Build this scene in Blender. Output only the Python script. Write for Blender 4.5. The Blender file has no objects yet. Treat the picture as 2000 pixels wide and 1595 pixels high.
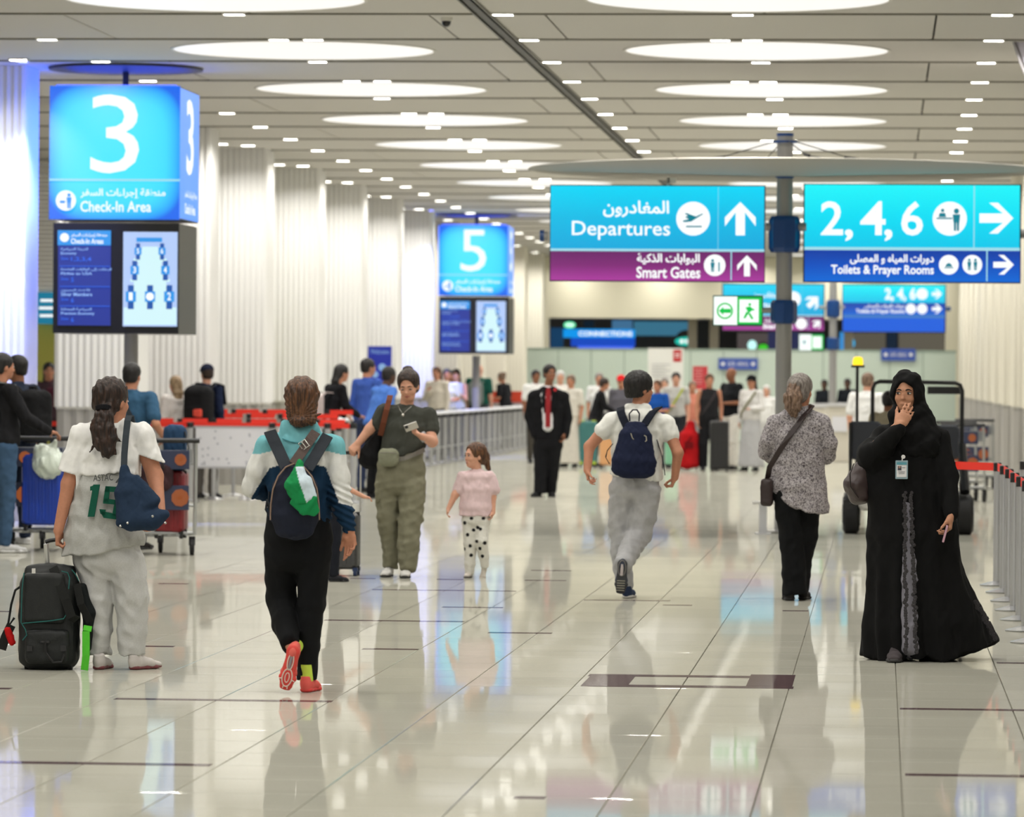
import bpy, math, random, unicodedata
import numpy as np
from mathutils import Vector, Matrix
random.seed(7); rng = np.random.default_rng(7)
scene = bpy.context.scene
COL = bpy.context.scene.collection
# ------------------------------------------------------------------ camera
CAMH, FPX, CX, CY = 1.6, 9000.0, 1000.0, 797.5
YAW, PITCH, ROLL = math.atan(720/9000), math.atan(57.5/9000), math.radians(.4)
CM = Matrix.Rotation(YAW, 3, 'Z') @ Matrix.Rotation(math.pi/2-PITCH, 3, 'X') @ Matrix.Rotation(ROLL, 3, 'Z')
cam = bpy.data.cameras.new('camera'); camo = bpy.data.objects.new('camera', cam); COL.objects.link(camo)
camo.matrix_world = Matrix.Translation((0, 0, CAMH)) @ CM.to_4x4()
cam.sensor_fit = 'HORIZONTAL'; cam.sensor_width = 36; cam.lens = 162
cam.clip_start = 1; cam.clip_end = 400
cam.dof.use_dof = True; cam.dof.focus_distance = 26.5; cam.dof.aperture_fstop = 4.9
scene.camera = camo
# ------------------------------------------------------------------ world light and exposure
W = bpy.data.worlds.new('hall_light'); scene.world = W; W.use_nodes = True
W.node_tree.nodes['Background'].inputs[0].default_value = (1.0, .97, .92, 1)
W.node_tree.nodes['Background'].inputs[1].default_value = 1.6
scene.view_settings.view_transform = 'Standard'; scene.view_settings.look = 'None'
scene.view_settings.gamma = 1; scene.view_settings.use_curve_mapping = False
scene.view_settings.exposure = 0.0
scene.cycles.max_bounces = 6; scene.cycles.diffuse_bounces = 3; scene.cycles.glossy_bounces = 3
scene.cycles.caustics_reflective = False; scene.cycles.caustics_refractive = False
scene.cycles.sample_clamp_indirect = 3; scene.cycles.use_adaptive_sampling = True; scene.cycles.adaptive_threshold = .06
DISC_W, DOWN_W, DOWN_P = .95, 20.0, 27.0       # radiance of the luminous discs and of the downlights

def P(px, py, Y):
    d = CM @ Vector((px-CX, -(py-CY), -FPX)); t = Y/d.y
    return Vector((d.x*t, Y, CAMH+d.z*t))
def G(px, py, z=0.0):
    d = CM @ Vector((px-CX, -(py-CY), -FPX)); t = (z-CAMH)/d.z
    return Vector((d.x*t, d.y*t, z))
def lin(c):
    return tuple(((v/255)/12.92 if v/255 <= .04045 else ((v/255+.055)/1.055)**2.4) for v in c)
# ------------------------------------------------------------------ materials
MATS = {}
def mat(name, rgb=(200, 200, 200), rough=.6, metal=0, emit=0, ergb=None, noise=0, nscale=40, bump=0, bscale=60, attr=False, spec=.5, alpha=1, streak=None, coat=0):
    if name in MATS: return MATS[name]
    m = bpy.data.materials.new(name); m.use_nodes = True; MATS[name] = m
    nt = m.node_tree; b = nt.nodes['Principled BSDF']; c = lin(rgb)
    b.inputs['Base Color'].default_value = (*c, 1); b.inputs['Roughness'].default_value = rough
    b.inputs['Metallic'].default_value = metal; b.inputs['Specular IOR Level'].default_value = spec
    b.inputs['Coat Weight'].default_value = coat
    if alpha < 1: b.inputs['Alpha'].default_value = alpha
    tc = nt.nodes.new('ShaderNodeTexCoord'); src = tc.outputs['Object']
    colsock = None
    if attr:
        a = nt.nodes.new('ShaderNodeAttribute'); a.attribute_name = 'Col'; colsock = a.outputs['Color']
    if streak:   # hair: strands of two tones
        mp = nt.nodes.new('ShaderNodeMapping'); mp.inputs['Scale'].default_value = (1, 1, .12); nt.links.new(src, mp.inputs[0])
        n = nt.nodes.new('ShaderNodeTexNoise'); n.inputs['Scale'].default_value = 95; n.inputs['Detail'].default_value = 3
        nt.links.new(mp.outputs[0], n.inputs['Vector'])
        r = nt.nodes.new('ShaderNodeMapRange'); r.inputs[1].default_value = .38; r.inputs[2].default_value = .66; nt.links.new(n.outputs[0], r.inputs[0])
        mx = nt.nodes.new('ShaderNodeMix'); mx.data_type = 'RGBA'; nt.links.new(r.outputs[0], mx.inputs[0])
        mx.inputs[6].default_value = (*c, 1); mx.inputs[7].default_value = (*lin(streak), 1); colsock = mx.outputs[2]
        bp = nt.nodes.new('ShaderNodeBump'); bp.inputs['Strength'].default_value = .6; bp.inputs['Distance'].default_value = .004
        nt.links.new(n.outputs[0], bp.inputs['Height']); nt.links.new(bp.outputs[0], b.inputs['Normal'])
    if noise:
        n = nt.nodes.new('ShaderNodeTexNoise'); n.inputs['Scale'].default_value = nscale; n.inputs['Detail'].default_value = 4
        nt.links.new(src, n.inputs['Vector'])
        r = nt.nodes.new('ShaderNodeMapRange'); r.inputs[1].default_value = .3; r.inputs[2].default_value = .7
        r.inputs[3].default_value = 1-noise; r.inputs[4].default_value = 1+noise; nt.links.new(n.outputs[0], r.inputs[0])
        mx = nt.nodes.new('ShaderNodeMix'); mx.data_type = 'RGBA'; mx.blend_type = 'MULTIPLY'; mx.inputs[0].default_value = 1
        if colsock: nt.links.new(colsock, mx.inputs[6])
        else: mx.inputs[6].default_value = (*c, 1)
        nt.links.new(r.outputs[0], mx.inputs[7]); colsock = mx.outputs[2]
    if colsock: nt.links.new(colsock, b.inputs['Base Color'])
    if bump:
        n = nt.nodes.new('ShaderNodeTexNoise'); n.inputs['Scale'].default_value = bscale; n.inputs['Detail'].default_value = 3
        nt.links.new(src, n.inputs['Vector'])
        bp = nt.nodes.new('ShaderNodeBump'); bp.inputs['Strength'].default_value = bump; bp.inputs['Distance'].default_value = .01
        nt.links.new(n.outputs[0], bp.inputs['Height']); nt.links.new(bp.outputs[0], b.inputs['Normal'])
    if emit:
        b.inputs['Emission Color'].default_value = (*lin(ergb or rgb), 1); b.inputs['Emission Strength'].default_value = emit
    return m
def cloth(name, rgb=(128, 128, 128), **k):
    k.setdefault('rough', .9); k.setdefault('noise', .06); k.setdefault('nscale', 25); k.setdefault('bump', .12); k.setdefault('bscale', 260); k.setdefault('spec', .2)
    return mat(name, rgb, **k)
def glow(name, rgb, s=1.0):
    """lit surface: shows the colour by its own light"""
    if name in MATS: return MATS[name]
    m = bpy.data.materials.new(name); m.use_nodes = True; MATS[name] = m
    b = m.node_tree.nodes['Principled BSDF']; c = lin(rgb)
    b.inputs['Base Color'].default_value = (.02, .02, .02, 1); b.inputs['Roughness'].default_value = .4; b.inputs['Specular IOR Level'].default_value = .2
    b.inputs['Emission Color'].default_value = (*c, 1); b.inputs['Emission Strength'].default_value = s
    return m
def glow_grad(name, stops, s=1.0, radial=False, scale=(1, 1, 1)):
    """backlit panel, tubes of light behind it make it uneven; object coordinates"""
    if name in MATS: return MATS[name]
    m = bpy.data.materials.new(name); m.use_nodes = True; MATS[name] = m; nt = m.node_tree
    b = nt.nodes['Principled BSDF']; b.inputs['Base Color'].default_value = (.02, .02, .02, 1); b.inputs['Roughness'].default_value = .4
    b.inputs['Specular IOR Level'].default_value = .2
    tc = nt.nodes.new('ShaderNodeTexCoord'); r = nt.nodes.new('ShaderNodeValToRGB')
    if radial:
        mp = nt.nodes.new('ShaderNodeMapping'); mp.inputs['Scale'].default_value = scale; nt.links.new(tc.outputs['Object'], mp.inputs[0])
        # superellipse distance: max-like falloff to the box edges
        sx = nt.nodes.new('ShaderNodeSeparateXYZ'); nt.links.new(mp.outputs[0], sx.inputs[0]); acc = None
        for i in (0, 2):
            p = nt.nodes.new('ShaderNodeMath'); p.operation = 'POWER'; a = nt.nodes.new('ShaderNodeMath'); a.operation = 'ABSOLUTE'
            nt.links.new(sx.outputs[i], a.inputs[0]); nt.links.new(a.outputs[0], p.inputs[0]); p.inputs[1].default_value = 4
            if acc is None: acc = p.outputs[0]
            else:
                ad = nt.nodes.new('ShaderNodeMath'); nt.links.new(acc, ad.inputs[0]); nt.links.new(p.outputs[0], ad.inputs[1]); acc = ad.outputs[0]
        nt.links.new(acc, r.inputs[0])
    else:
        sx = nt.nodes.new('ShaderNodeSeparateXYZ'); nt.links.new(tc.outputs['Generated'], sx.inputs[0]); nt.links.new(sx.outputs[2], r.inputs[0])
    el = r.color_ramp.elements
    for i, (p, c) in enumerate(stops):
        e = el[i] if i < 2 else el.new(p)
        e.position = p; e.color = (*lin(c), 1)
    nt.links.new(r.outputs[0], b.inputs['Emission Color']); b.inputs['Emission Strength'].default_value = s
    return m
# ------------------------------------------------------------------ objects
def tag(o, label=None, cat=None, group=None, kind=None):
    if label: o['label'] = label
    if cat: o['category'] = cat
    if group: o['group'] = group
    if kind: o['kind'] = kind
    return o
def link(o, parent=None):
    COL.objects.link(o)
    if parent: o.parent = parent
    return o
def empty(name, loc, label=None, cat=None, group=None, rz=0, kind=None):
    o = bpy.data.objects.new(name, None); o.empty_display_size = .1; o.location = loc; o.rotation_euler.z = rz
    link(o); return tag(o, label, cat, group, kind)
def mkmesh(name, v, f, mats, parent=None, smooth=False, mi=None, col=None, loc=None):
    me = bpy.data.meshes.new(name)
    if isinstance(f, np.ndarray):
        v = np.asarray(v, np.float32); n = f.shape[1]
        me.vertices.add(len(v)); me.vertices.foreach_set('co', v.ravel())
        me.loops.add(f.size); me.loops.foreach_set('vertex_index', f.astype(np.int32).ravel())
        me.polygons.add(len(f)); me.polygons.foreach_set('loop_start', np.arange(0, f.size, n, dtype=np.int32))
        me.polygons.foreach_set('loop_total', np.full(len(f), n, np.int32)); me.update(calc_edges=True)
    else:
        me.from_pydata([tuple(p) for p in v], [], f); me.update()
    for m in (mats if isinstance(mats, (list, tuple)) else [mats]): me.materials.append(m)
    if smooth: me.polygons.foreach_set('use_smooth', [True]*len(me.polygons))
    if mi is not None: me.polygons.foreach_set('material_index', mi)
    if col is not None:
        a = me.attributes.new('Col', 'FLOAT_COLOR', 'POINT'); a.data.foreach_set('color', np.asarray(col, np.float32).ravel())
    o = bpy.data.objects.new(name, me)
    if loc is not None: o.location = loc
    return link(o, parent)
class MB:
    """collects simple solids, then builds ONE mesh object"""
    def __init__(s): s.v = []; s.f = []; s.m = []; s.sm = False
    def add(s, v, f, mi=0):
        n = len(s.v); s.v += [tuple(p) for p in v]; s.f += [[i+n for i in q] for q in f]; s.m += [mi]*len(f); return s
    def box(s, c, d, mi=0, R=None, bev=0):
        hx, hy, hz = d[0]/2, d[1]/2, d[2]/2; c = Vector(c)
        if bev:
            b = min(bev, hx*.9, hz*.9, hy*.9); pts = []; 
            prof = [(-hx+b, -hz), (hx-b, -hz), (hx, -hz+b), (hx, hz-b), (hx-b, hz), (-hx+b, hz), (-hx, hz-b), (-hx, -hz+b)]
            rings = [(-hy, .0, 1), (-hy+b, 0, 0), (hy-b, 0, 0), (hy, 0, 1)]
            for (y, _, ins) in rings:
                for (x, z) in prof:
                    xx = x-(math.copysign(b*.6, x) if ins else 0); zz = z-(math.copysign(b*.6, z) if ins else 0); pts.append(Vector((xx, y, zz)))
            F = [list(range(7, -1, -1))[::-1], [24+i for i in range(7, -1, -1)]]
            for r in range(3):
                for i in range(8): F.append([r*8+i, (r+1)*8+i, (r+1)*8+(i+1) % 8, r*8+(i+1) % 8])
            return s.add([(c+(R@p if R else p)) for p in pts], F, mi)
        pts = [Vector((x, y, z)) for x in (-hx, hx) for y in (-hy, hy) for z in (-hz, hz)]
        return s.add([(c+(R@p if R else p)) for p in pts], [[0, 1, 3, 2], [4, 6, 7, 5], [0, 4, 5, 1], [2, 3, 7, 6], [0, 2, 6, 4], [1, 5, 7, 3]], mi)
    def lathe(s, c, prof, n=16, axis='Z', mi=0, R=None):
        c = Vector(c); v = []; f = []
        for (r, h) in prof:
            for i in range(n):
                a = 2*math.pi*i/n; p = Vector((r*math.cos(a), r*math.sin(a), h))
                if axis == 'X': p = Vector((h, p.x, p.y))
                elif axis == 'Y': p = Vector((p.x, h, p.y))
                v.append(c+(R@p if R else p))
        for k in range(len(prof)-1):
            for i in range(n): f.append([k*n+i, k*n+(i+1) % n, (k+1)*n+(i+1) % n, (k+1)*n+i])
        f.append(list(range(n))[::-1]); f.append([(len(prof)-1)*n+i for i in range(n)])
        return s.add(v, f, mi)
    def cyl(s, a, b, r, n=10, r2=None, mi=0):
        a = Vector(a); b = Vector(b); d = (b-a); L = d.length
        if L < 1e-6: return s
        q = d.to_track_quat('Z', 'Y').to_matrix()
        return s.lathe(a, [(r, 0), (r2 if r2 is not None else r, L)], n, 'Z', mi, q)
    def tube(s, pts, r, n=8, mi=0, closed=False):
        pts = [Vector(p) for p in pts]; N = len(pts); v = []; f = []; up = None
        for i, p in enumerate(pts):
            t = (pts[(i+1) % N]-pts[i-1]) if (closed or 0 < i < N-1) else (pts[1]-pts[0] if i == 0 else pts[-1]-pts[-2]); t.normalize()
            if up is None: up = t.orthogonal().normalized()
            up = (up-t*up.dot(t)).normalized(); w = t.cross(up); rr = r[i] if isinstance(r, (list, tuple)) else r
            for k in range(n):
                a = 2*math.pi*k/n; v.append(p+up*(rr*math.cos(a))+w*(rr*math.sin(a)))
        for i in range(N if closed else N-1):
            for k in range(n): f.append([i*n+k, ((i+1) % N)*n+k, ((i+1) % N)*n+(k+1) % n, i*n+(k+1) % n])
        if not closed: f.append(list(range(n))); f.append([(N-1)*n+k for k in range(n)][::-1])
        return s.add(v, f, mi)
    def strap(s, pts, w, t, side=None, mi=0):
        """flat band through points, width w across 'side', thickness t"""
        pts = [Vector(p) for p in pts]; N = len(pts); v = []; f = []
        for i, p in enumerate(pts):
            d = (pts[min(i+1, N-1)]-pts[max(i-1, 0)]).normalized(); sd = Vector(side[i] if isinstance(side, list) else (side or (1, 0, 0)))
            sd = (sd-d*sd.dot(d)).normalized(); n = d.cross(sd)
            for (a, b) in ((-1, -1), (1, -1), (1, 1), (-1, 1)): v.append(p+sd*(a*w/2)+n*(b*t/2))
        for i in range(N-1):
            for k in range(4): f.append([i*4+k, (i+1)*4+k, (i+1)*4+(k+1) % 4, i*4+(k+1) % 4])
        f.append([0, 1, 2, 3]); f.append([(N-1)*4+k for k in (3, 2, 1, 0)])
        return s.add(v, f, mi)
    def prism(s, poly, y0, y1, mi=0):
        """polygon in x,z, extruded along y"""
        n = len(poly); v = [(x, y0, z) for x, z in poly]+[(x, y1, z) for x, z in poly]
        f = [list(range(n)), [n+i for i in range(n)][::-1]]+[[i, n+i, n+(i+1) % n, (i+1) % n] for i in range(n)]
        return s.add(v, f, mi)
    def build(s, name, mats, parent=None, smooth=False, loc=None):
        o = mkmesh(name, s.v, s.f, mats, parent, False, s.m if s.m else None, None, loc)
        if smooth:
            for p in o.data.polygons: p.use_smooth = len(p.vertices) <= 4
            try: o.data.set_sharp_from_angle(angle=.8)
            except Exception: pass
        return o
def dup(o, loc=None, parent=None):
    c = o.copy(); link(c)
    if parent: c.parent = parent
    if loc is not None: c.location = loc
    for ch in list(o.children): dup(ch, None, c)
    return c
ORD = 'first second third fourth fifth sixth seventh eighth ninth tenth eleventh twelfth thirteenth fourteenth fifteenth sixteenth seventeenth eighteenth nineteenth twentieth'.split()
def ordi(i):
    if i < 20: return ORD[i]
    return ('twenty-', 'thirty-', 'forty-')[(i+1)//10-2]+ORD[(i+1) % 10-1] if (i+1) % 10 else {30: 'thirtieth', 40: 'fortieth', 50: 'fiftieth'}[i+1]
# ------------------------------------------------------------------ lettering
def shape_ar(t):
    """join Arabic letters into their presentation forms and put them in drawing order"""
    NOJOIN = set('ادذرزوأإآةىء'); out = []
    names = {c: unicodedata.name(c) for c in set(t) if c != ' '}
    for i, c in enumerate(t):
        if c == ' ': out.append(c); continue
        p = i > 0 and t[i-1] != ' ' and t[i-1] not in NOJOIN and c != 'ء'
        n = i < len(t)-1 and t[i+1] != ' ' and c not in NOJOIN and t[i+1] != 'ء'
        form = 'MEDIAL' if p and n else 'FINAL' if p else 'INITIAL' if n else 'ISOLATED'
        try: out.append(unicodedata.lookup(names[c]+' '+form+' FORM'))
        except KeyError: out.append(c)
    return ''.join(out[::-1])
def text(s, box, y, m, parent=None, name='lettering', bold=.0, ar=False, frame=None, th=.004, flipx=False, R=None, org=None):
    """lettering fitted in box (x0,z0,x1,z1) on the plane y (faces the camera), built as a mesh"""
    c = bpy.data.curves.new('t', 'FONT'); c.body = shape_ar(s) if ar else s; c.resolution_u = 3; c.offset = bold; c.fill_mode = 'BOTH'
    c.extrude = 0
    o = bpy.data.objects.new('t', c); COL.objects.link(o); bpy.context.view_layer.update()
    me = bpy.data.meshes.new_from_object(o.evaluated_get(bpy.context.evaluated_depsgraph_get())); bpy.data.objects.remove(o)
    n = len(me.vertices); a = np.zeros(n*3, np.float32); me.vertices.foreach_get('co', a); a = a.reshape(-1, 3)
    lo, hi = a.min(0), a.max(0); x0, z0, x1, z1 = box
    u = (a[:, 0]-lo[0])/(hi[0]-lo[0]); w = (a[:, 1]-lo[1])/(hi[1]-lo[1])
    q = np.stack([x0+u*(x1-x0), np.full(n, y-th), z0+w*(z1-z0)], 1)
    if R is not None: q = np.array([(R@Vector(p))+(Vector(org) if org is not None else Vector()) for p in q], np.float32)
    me.vertices.foreach_set('co', q.astype(np.float32).ravel()); me.materials.clear(); me.materials.append(m); me.update(); me.name = name
    return link(bpy.data.objects.new(name, me), parent)
# ------------------------------------------------------------------ signed distance modelling (bodies, clothes, bags)
def A3(p): return np.array([p[0], p[1], p[2]], float)
def nrm(v): v = A3(v); return v/(np.linalg.norm(v)+1e-12)
def seg(a, b, ra, rb, u=(1, 0, 0), k=.02, sub=False, flat=False):
    """tapered limb; ra/rb = radius or (width, depth) radii, width measured along u"""
    return dict(t='seg', a=A3(a), b=A3(b), ra=ra if isinstance(ra, tuple) else (ra, ra), rb=rb if isinstance(rb, tuple) else (rb, rb), u=A3(u), k=k, sub=sub)
def chain(pts, rs, u=(1, 0, 0), k=.02, sub=False):
    return [seg(pts[i], pts[i+1], rs[i], rs[i+1], u, k if i == 0 else min(k, .02), sub) for i in range(len(pts)-1)]
def ell(c, r, R=None, k=.02, sub=False): return dict(t='ell', c=A3(c), r=A3(r), R=R, k=k, sub=sub)
def rbox(c, half, rad, R=None, k=.01, sub=False): return dict(t='box', c=A3(c), h=A3(half), rad=rad, R=R, k=k, sub=sub)
def frame(F, U):
    F = nrm(F); U = nrm(U); Rr = nrm(np.cross(F, U)); U = np.cross(Rr, F); return np.stack([Rr, F, U])   # rows: right, forward, up
def opbounds(o):
    if o['t'] == 'seg':
        ra, rb = max(o['ra']), max(o['rb']); return np.minimum(o['a']-ra, o['b']-rb), np.maximum(o['a']+ra, o['b']+rb)
    if o['t'] == 'ell': r = o['r'] if o['R'] is None else np.full(3, o['r'].max()); return o['c']-r, o['c']+r
    r = o['h'] if o['R'] is None else np.full(3, np.linalg.norm(o['h'])); return o['c']-r, o['c']+r
def opdist(o, X, Y, Z):
    if o['t'] == 'seg':
        a, b = o['a'], o['b']; ba = b-a; L2 = ba@ba+1e-12; px, py, pz = X-a[0], Y-a[1], Z-a[2]
        t = np.clip((px*ba[0]+py*ba[1]+pz*ba[2])/L2, 0, 1); vx, vy, vz = px-t*ba[0], py-t*ba[1], pz-t*ba[2]
        if o['ra'][0] == o['ra'][1] and o['rb'][0] == o['rb'][1]:
            return np.sqrt(vx*vx+vy*vy+vz*vz)-(o['ra'][0]+t*(o['rb'][0]-o['ra'][0]))
        T = ba/math.sqrt(L2); u = o['u']-T*(o['u']@T); u = u/(np.linalg.norm(u)+1e-9); n = np.cross(T, u)
        cu = vx*u[0]+vy*u[1]+vz*u[2]; cn = vx*n[0]+vy*n[1]+vz*n[2]; ct = vx*T[0]+vy*T[1]+vz*T[2]
        rw = o['ra'][0]+t*(o['rb'][0]-o['ra'][0]); rd = o['ra'][1]+t*(o['rb'][1]-o['ra'][1]); rt = np.minimum(rw, rd)*.7
        k0 = np.sqrt((cu/rw)**2+(cn/rd)**2+(ct/rt)**2); k1 = np.sqrt((cu/rw**2)**2+(cn/rd**2)**2+(ct/rt**2)**2)+1e-9
        return k0*(k0-1)/k1
    px, py, pz = X-o['c'][0], Y-o['c'][1], Z-o['c'][2]
    if o['R'] is not None:
        R = o['R']; px, py, pz = px*R[0, 0]+py*R[0, 1]+pz*R[0, 2], px*R[1, 0]+py*R[1, 1]+pz*R[1, 2], px*R[2, 0]+py*R[2, 1]+pz*R[2, 2]
    if o['t'] == 'ell':
        r = o['r']; k0 = np.sqrt((px/r[0])**2+(py/r[1])**2+(pz/r[2])**2); k1 = np.sqrt((px/r[0]**2)**2+(py/r[1]**2)**2+(pz/r[2]**2)**2)+1e-9
        return k0*(k0-1)/k1
    h, rad = o['h'], o['rad']; qx, qy, qz = np.abs(px)-h[0]+rad, np.abs(py)-h[1]+rad, np.abs(pz)-h[2]+rad
    return np.sqrt(np.maximum(qx, 0)**2+np.maximum(qy, 0)**2+np.maximum(qz, 0)**2)+np.minimum(np.maximum(qx, np.maximum(qy, qz)), 0)-rad
def folds(amp, sc, seed=0, zs=.5, n=7):
    """soft cloth folds as a sum of warped sines"""
    if sc > .08: sc *= 1.25
    amp *= .85; r = np.random.default_rng(seed); D = r.normal(size=(n, 3)); D[:, 2] *= zs; D /= np.linalg.norm(D, axis=1)[:, None]; ph = r.uniform(0, 6.28, n); s = r.uniform(.7, 1.6, n)/sc*6.28
    def f(X, Y, Z):
        o = 0; w = .35*np.sin(Z*6.28/sc*.5+ph[0])+.3*np.sin(X*6.28/sc*.6+ph[1])
        for i in range(n):
            q = np.sin((X*D[i, 0]+Y*D[i, 1]+Z*D[i, 2])*s[i]+ph[i]+w*2); o = o+.45*q+.75*(2*np.abs(q)-1.27)
        return o*(amp/math.sqrt(n)*1.1)
    return f
def axis_grid(lo, hi, h, fine=None):
    """coordinates with spacing h; finer inside the 'fine' bands [(a,b,h)]"""
    if not fine: return np.arange(lo, hi+h, h)
    x = [lo]
    while x[-1] < hi:
        hh = h
        for a, b, f in fine:
            if a-.01 <= x[-1] <= b+.01: hh = min(hh, f)
        x.append(x[-1]+hh)
    return np.array(x)
def sdf_mesh(ops, h=.01, disp=None, cuts=None, fz=None, fx=None, mod=None):
    ops = [q for o in ops for q in (o if isinstance(o, list) else [o])]
    pos = [o for o in ops if not o['sub']]; B = [opbounds(o) for o in pos]
    lo = np.min([b[0] for b in B], 0)-3*h; hi = np.max([b[1] for b in B], 0)+3*h
    xs, ys, zs = axis_grid(lo[0], hi[0], h, fx), axis_grid(lo[1], hi[1], h), axis_grid(lo[2], hi[2], h, fz)
    F = np.full((len(xs), len(ys), len(zs)), 1.0, np.float32)
    for o in ops:
        a, b = opbounds(o); pad = o['k']+3*h; i0, i1 = np.searchsorted(xs, [a[0]-pad, b[0]+pad]); j0, j1 = np.searchsorted(ys, [a[1]-pad, b[1]+pad]); k0, k1 = np.searchsorted(zs, [a[2]-pad, b[2]+pad])
        if i1 <= i0 or j1 <= j0 or k1 <= k0: continue
        d = opdist(o, xs[i0:i1, None, None].astype(np.float32), ys[None, j0:j1, None].astype(np.float32), zs[None, None, k0:k1].astype(np.float32)); w = F[i0:i1, j0:j1, k0:k1]; k = o['k']
        if o['sub']:
            d = -d; m = np.maximum(w, d)+np.maximum(k-np.abs(w-d), 0)**2/(4*k)
        else: m = np.minimum(w, d)-np.maximum(k-np.abs(w-d), 0)**2/(4*k)
        F[i0:i1, j0:j1, k0:k1] = m
    X, Y, Z = xs[:, None, None].astype(np.float32), ys[None, :, None].astype(np.float32), zs[None, None, :].astype(np.float32)
    if disp is not None: F = F+disp(X, Y, Z).astype(np.float32)
    for c in (cuts or []):           # keep the side where n.(p-c) < 0
        c0, n = A3(c[0]), nrm(c[1]); F = np.maximum(F, (X-c0[0])*n[0]+(Y-c0[1])*n[1]+(Z-c0[2])*n[2]+(c[2](X, Y, Z) if len(c) > 2 else 0))
    if mod is not None: F = mod(F, X, Y, Z)
    F[0] = F[-1] = 1; F[:, 0] = F[:, -1] = 1; F[:, :, 0] = F[:, :, -1] = 1
    S = F < 0; nx, ny, nz = F.shape
    c = np.zeros((nx-1, ny-1, nz-1), np.uint8)
    for i in (0, 1):
        for j in (0, 1):
            for k in (0, 1): c += S[i:nx-1+i, j:ny-1+j, k:nz-1+k]
    act = (c > 0) & (c < 8); I = np.argwhere(act); idx = np.full(act.shape, -1, np.int32); idx[act] = np.arange(len(I))
    acc = np.zeros((len(I), 3)); cnt = np.zeros(len(I)); G_ = (xs, ys, zs); co = [(i, j, k) for i in (0, 1) for j in (0, 1) for k in (0, 1)]
    val = {q: F[I[:, 0]+q[0], I[:, 1]+q[1], I[:, 2]+q[2]] for q in co}
    P0 = [np.stack([G_[d][I[:, d]], G_[d][I[:, d]+1]], 1) for d in range(3)]
    for q in co:
        for d in range(3):
            if q[d]: continue
            q2 = list(q); q2[d] = 1; q2 = tuple(q2); a, b = val[q], val[q2]; m = (a < 0) != (b < 0)
            if not m.any(): continue
            t = a[m]/(a[m]-b[m])
            for e in range(3):
                if e == d: acc[m, e] += P0[e][m, 0]*(1-t)+P0[e][m, 1]*t
                else: acc[m, e] += P0[e][m, q[e]]
            cnt[m] += 1
    V = acc/cnt[:, None]; Q = []
    for d in range(3):
        sl = [slice(1, n-1) for n in F.shape]; sl0 = list(sl); sl0[d] = slice(0, F.shape[d]-1); sl1 = list(sl); sl1[d] = slice(1, F.shape[d])
        A, Bv = S[tuple(sl0)], S[tuple(sl1)]; E = np.argwhere(A != Bv)
        if not len(E): continue
        fl = A[tuple(E.T)]; off = np.ones(3, int); off[d] = 0; E = E+off
        e1, e2 = [x for x in range(3) if x != d]
        def at(o1, o2):
            g = E.copy(); g[:, e1] -= o1; g[:, e2] -= o2; return idx[g[:, 0], g[:, 1], g[:, 2]]
        q = np.stack([at(1, 1), at(0, 1), at(0, 0), at(1, 0)], 1)
        if d == 1: fl = ~fl
        q[~fl] = q[~fl][:, ::-1]; Q.append(q)
    return V, np.concatenate(Q)
def sdf_obj(name, ops, m, parent, h=.01, disp=None, cuts=None, fz=None, fx=None, colfn=None, mod=None, loc=None):
    V, Q = sdf_mesh(ops, h, disp, cuts, fz, fx, mod); col = None
    if colfn is not None:
        c = np.asarray(colfn(V), float); col = np.concatenate([c, np.ones((len(c), 1))], 1)
    return mkmesh(name, V, Q, m, parent, True, None, col, loc)
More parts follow.
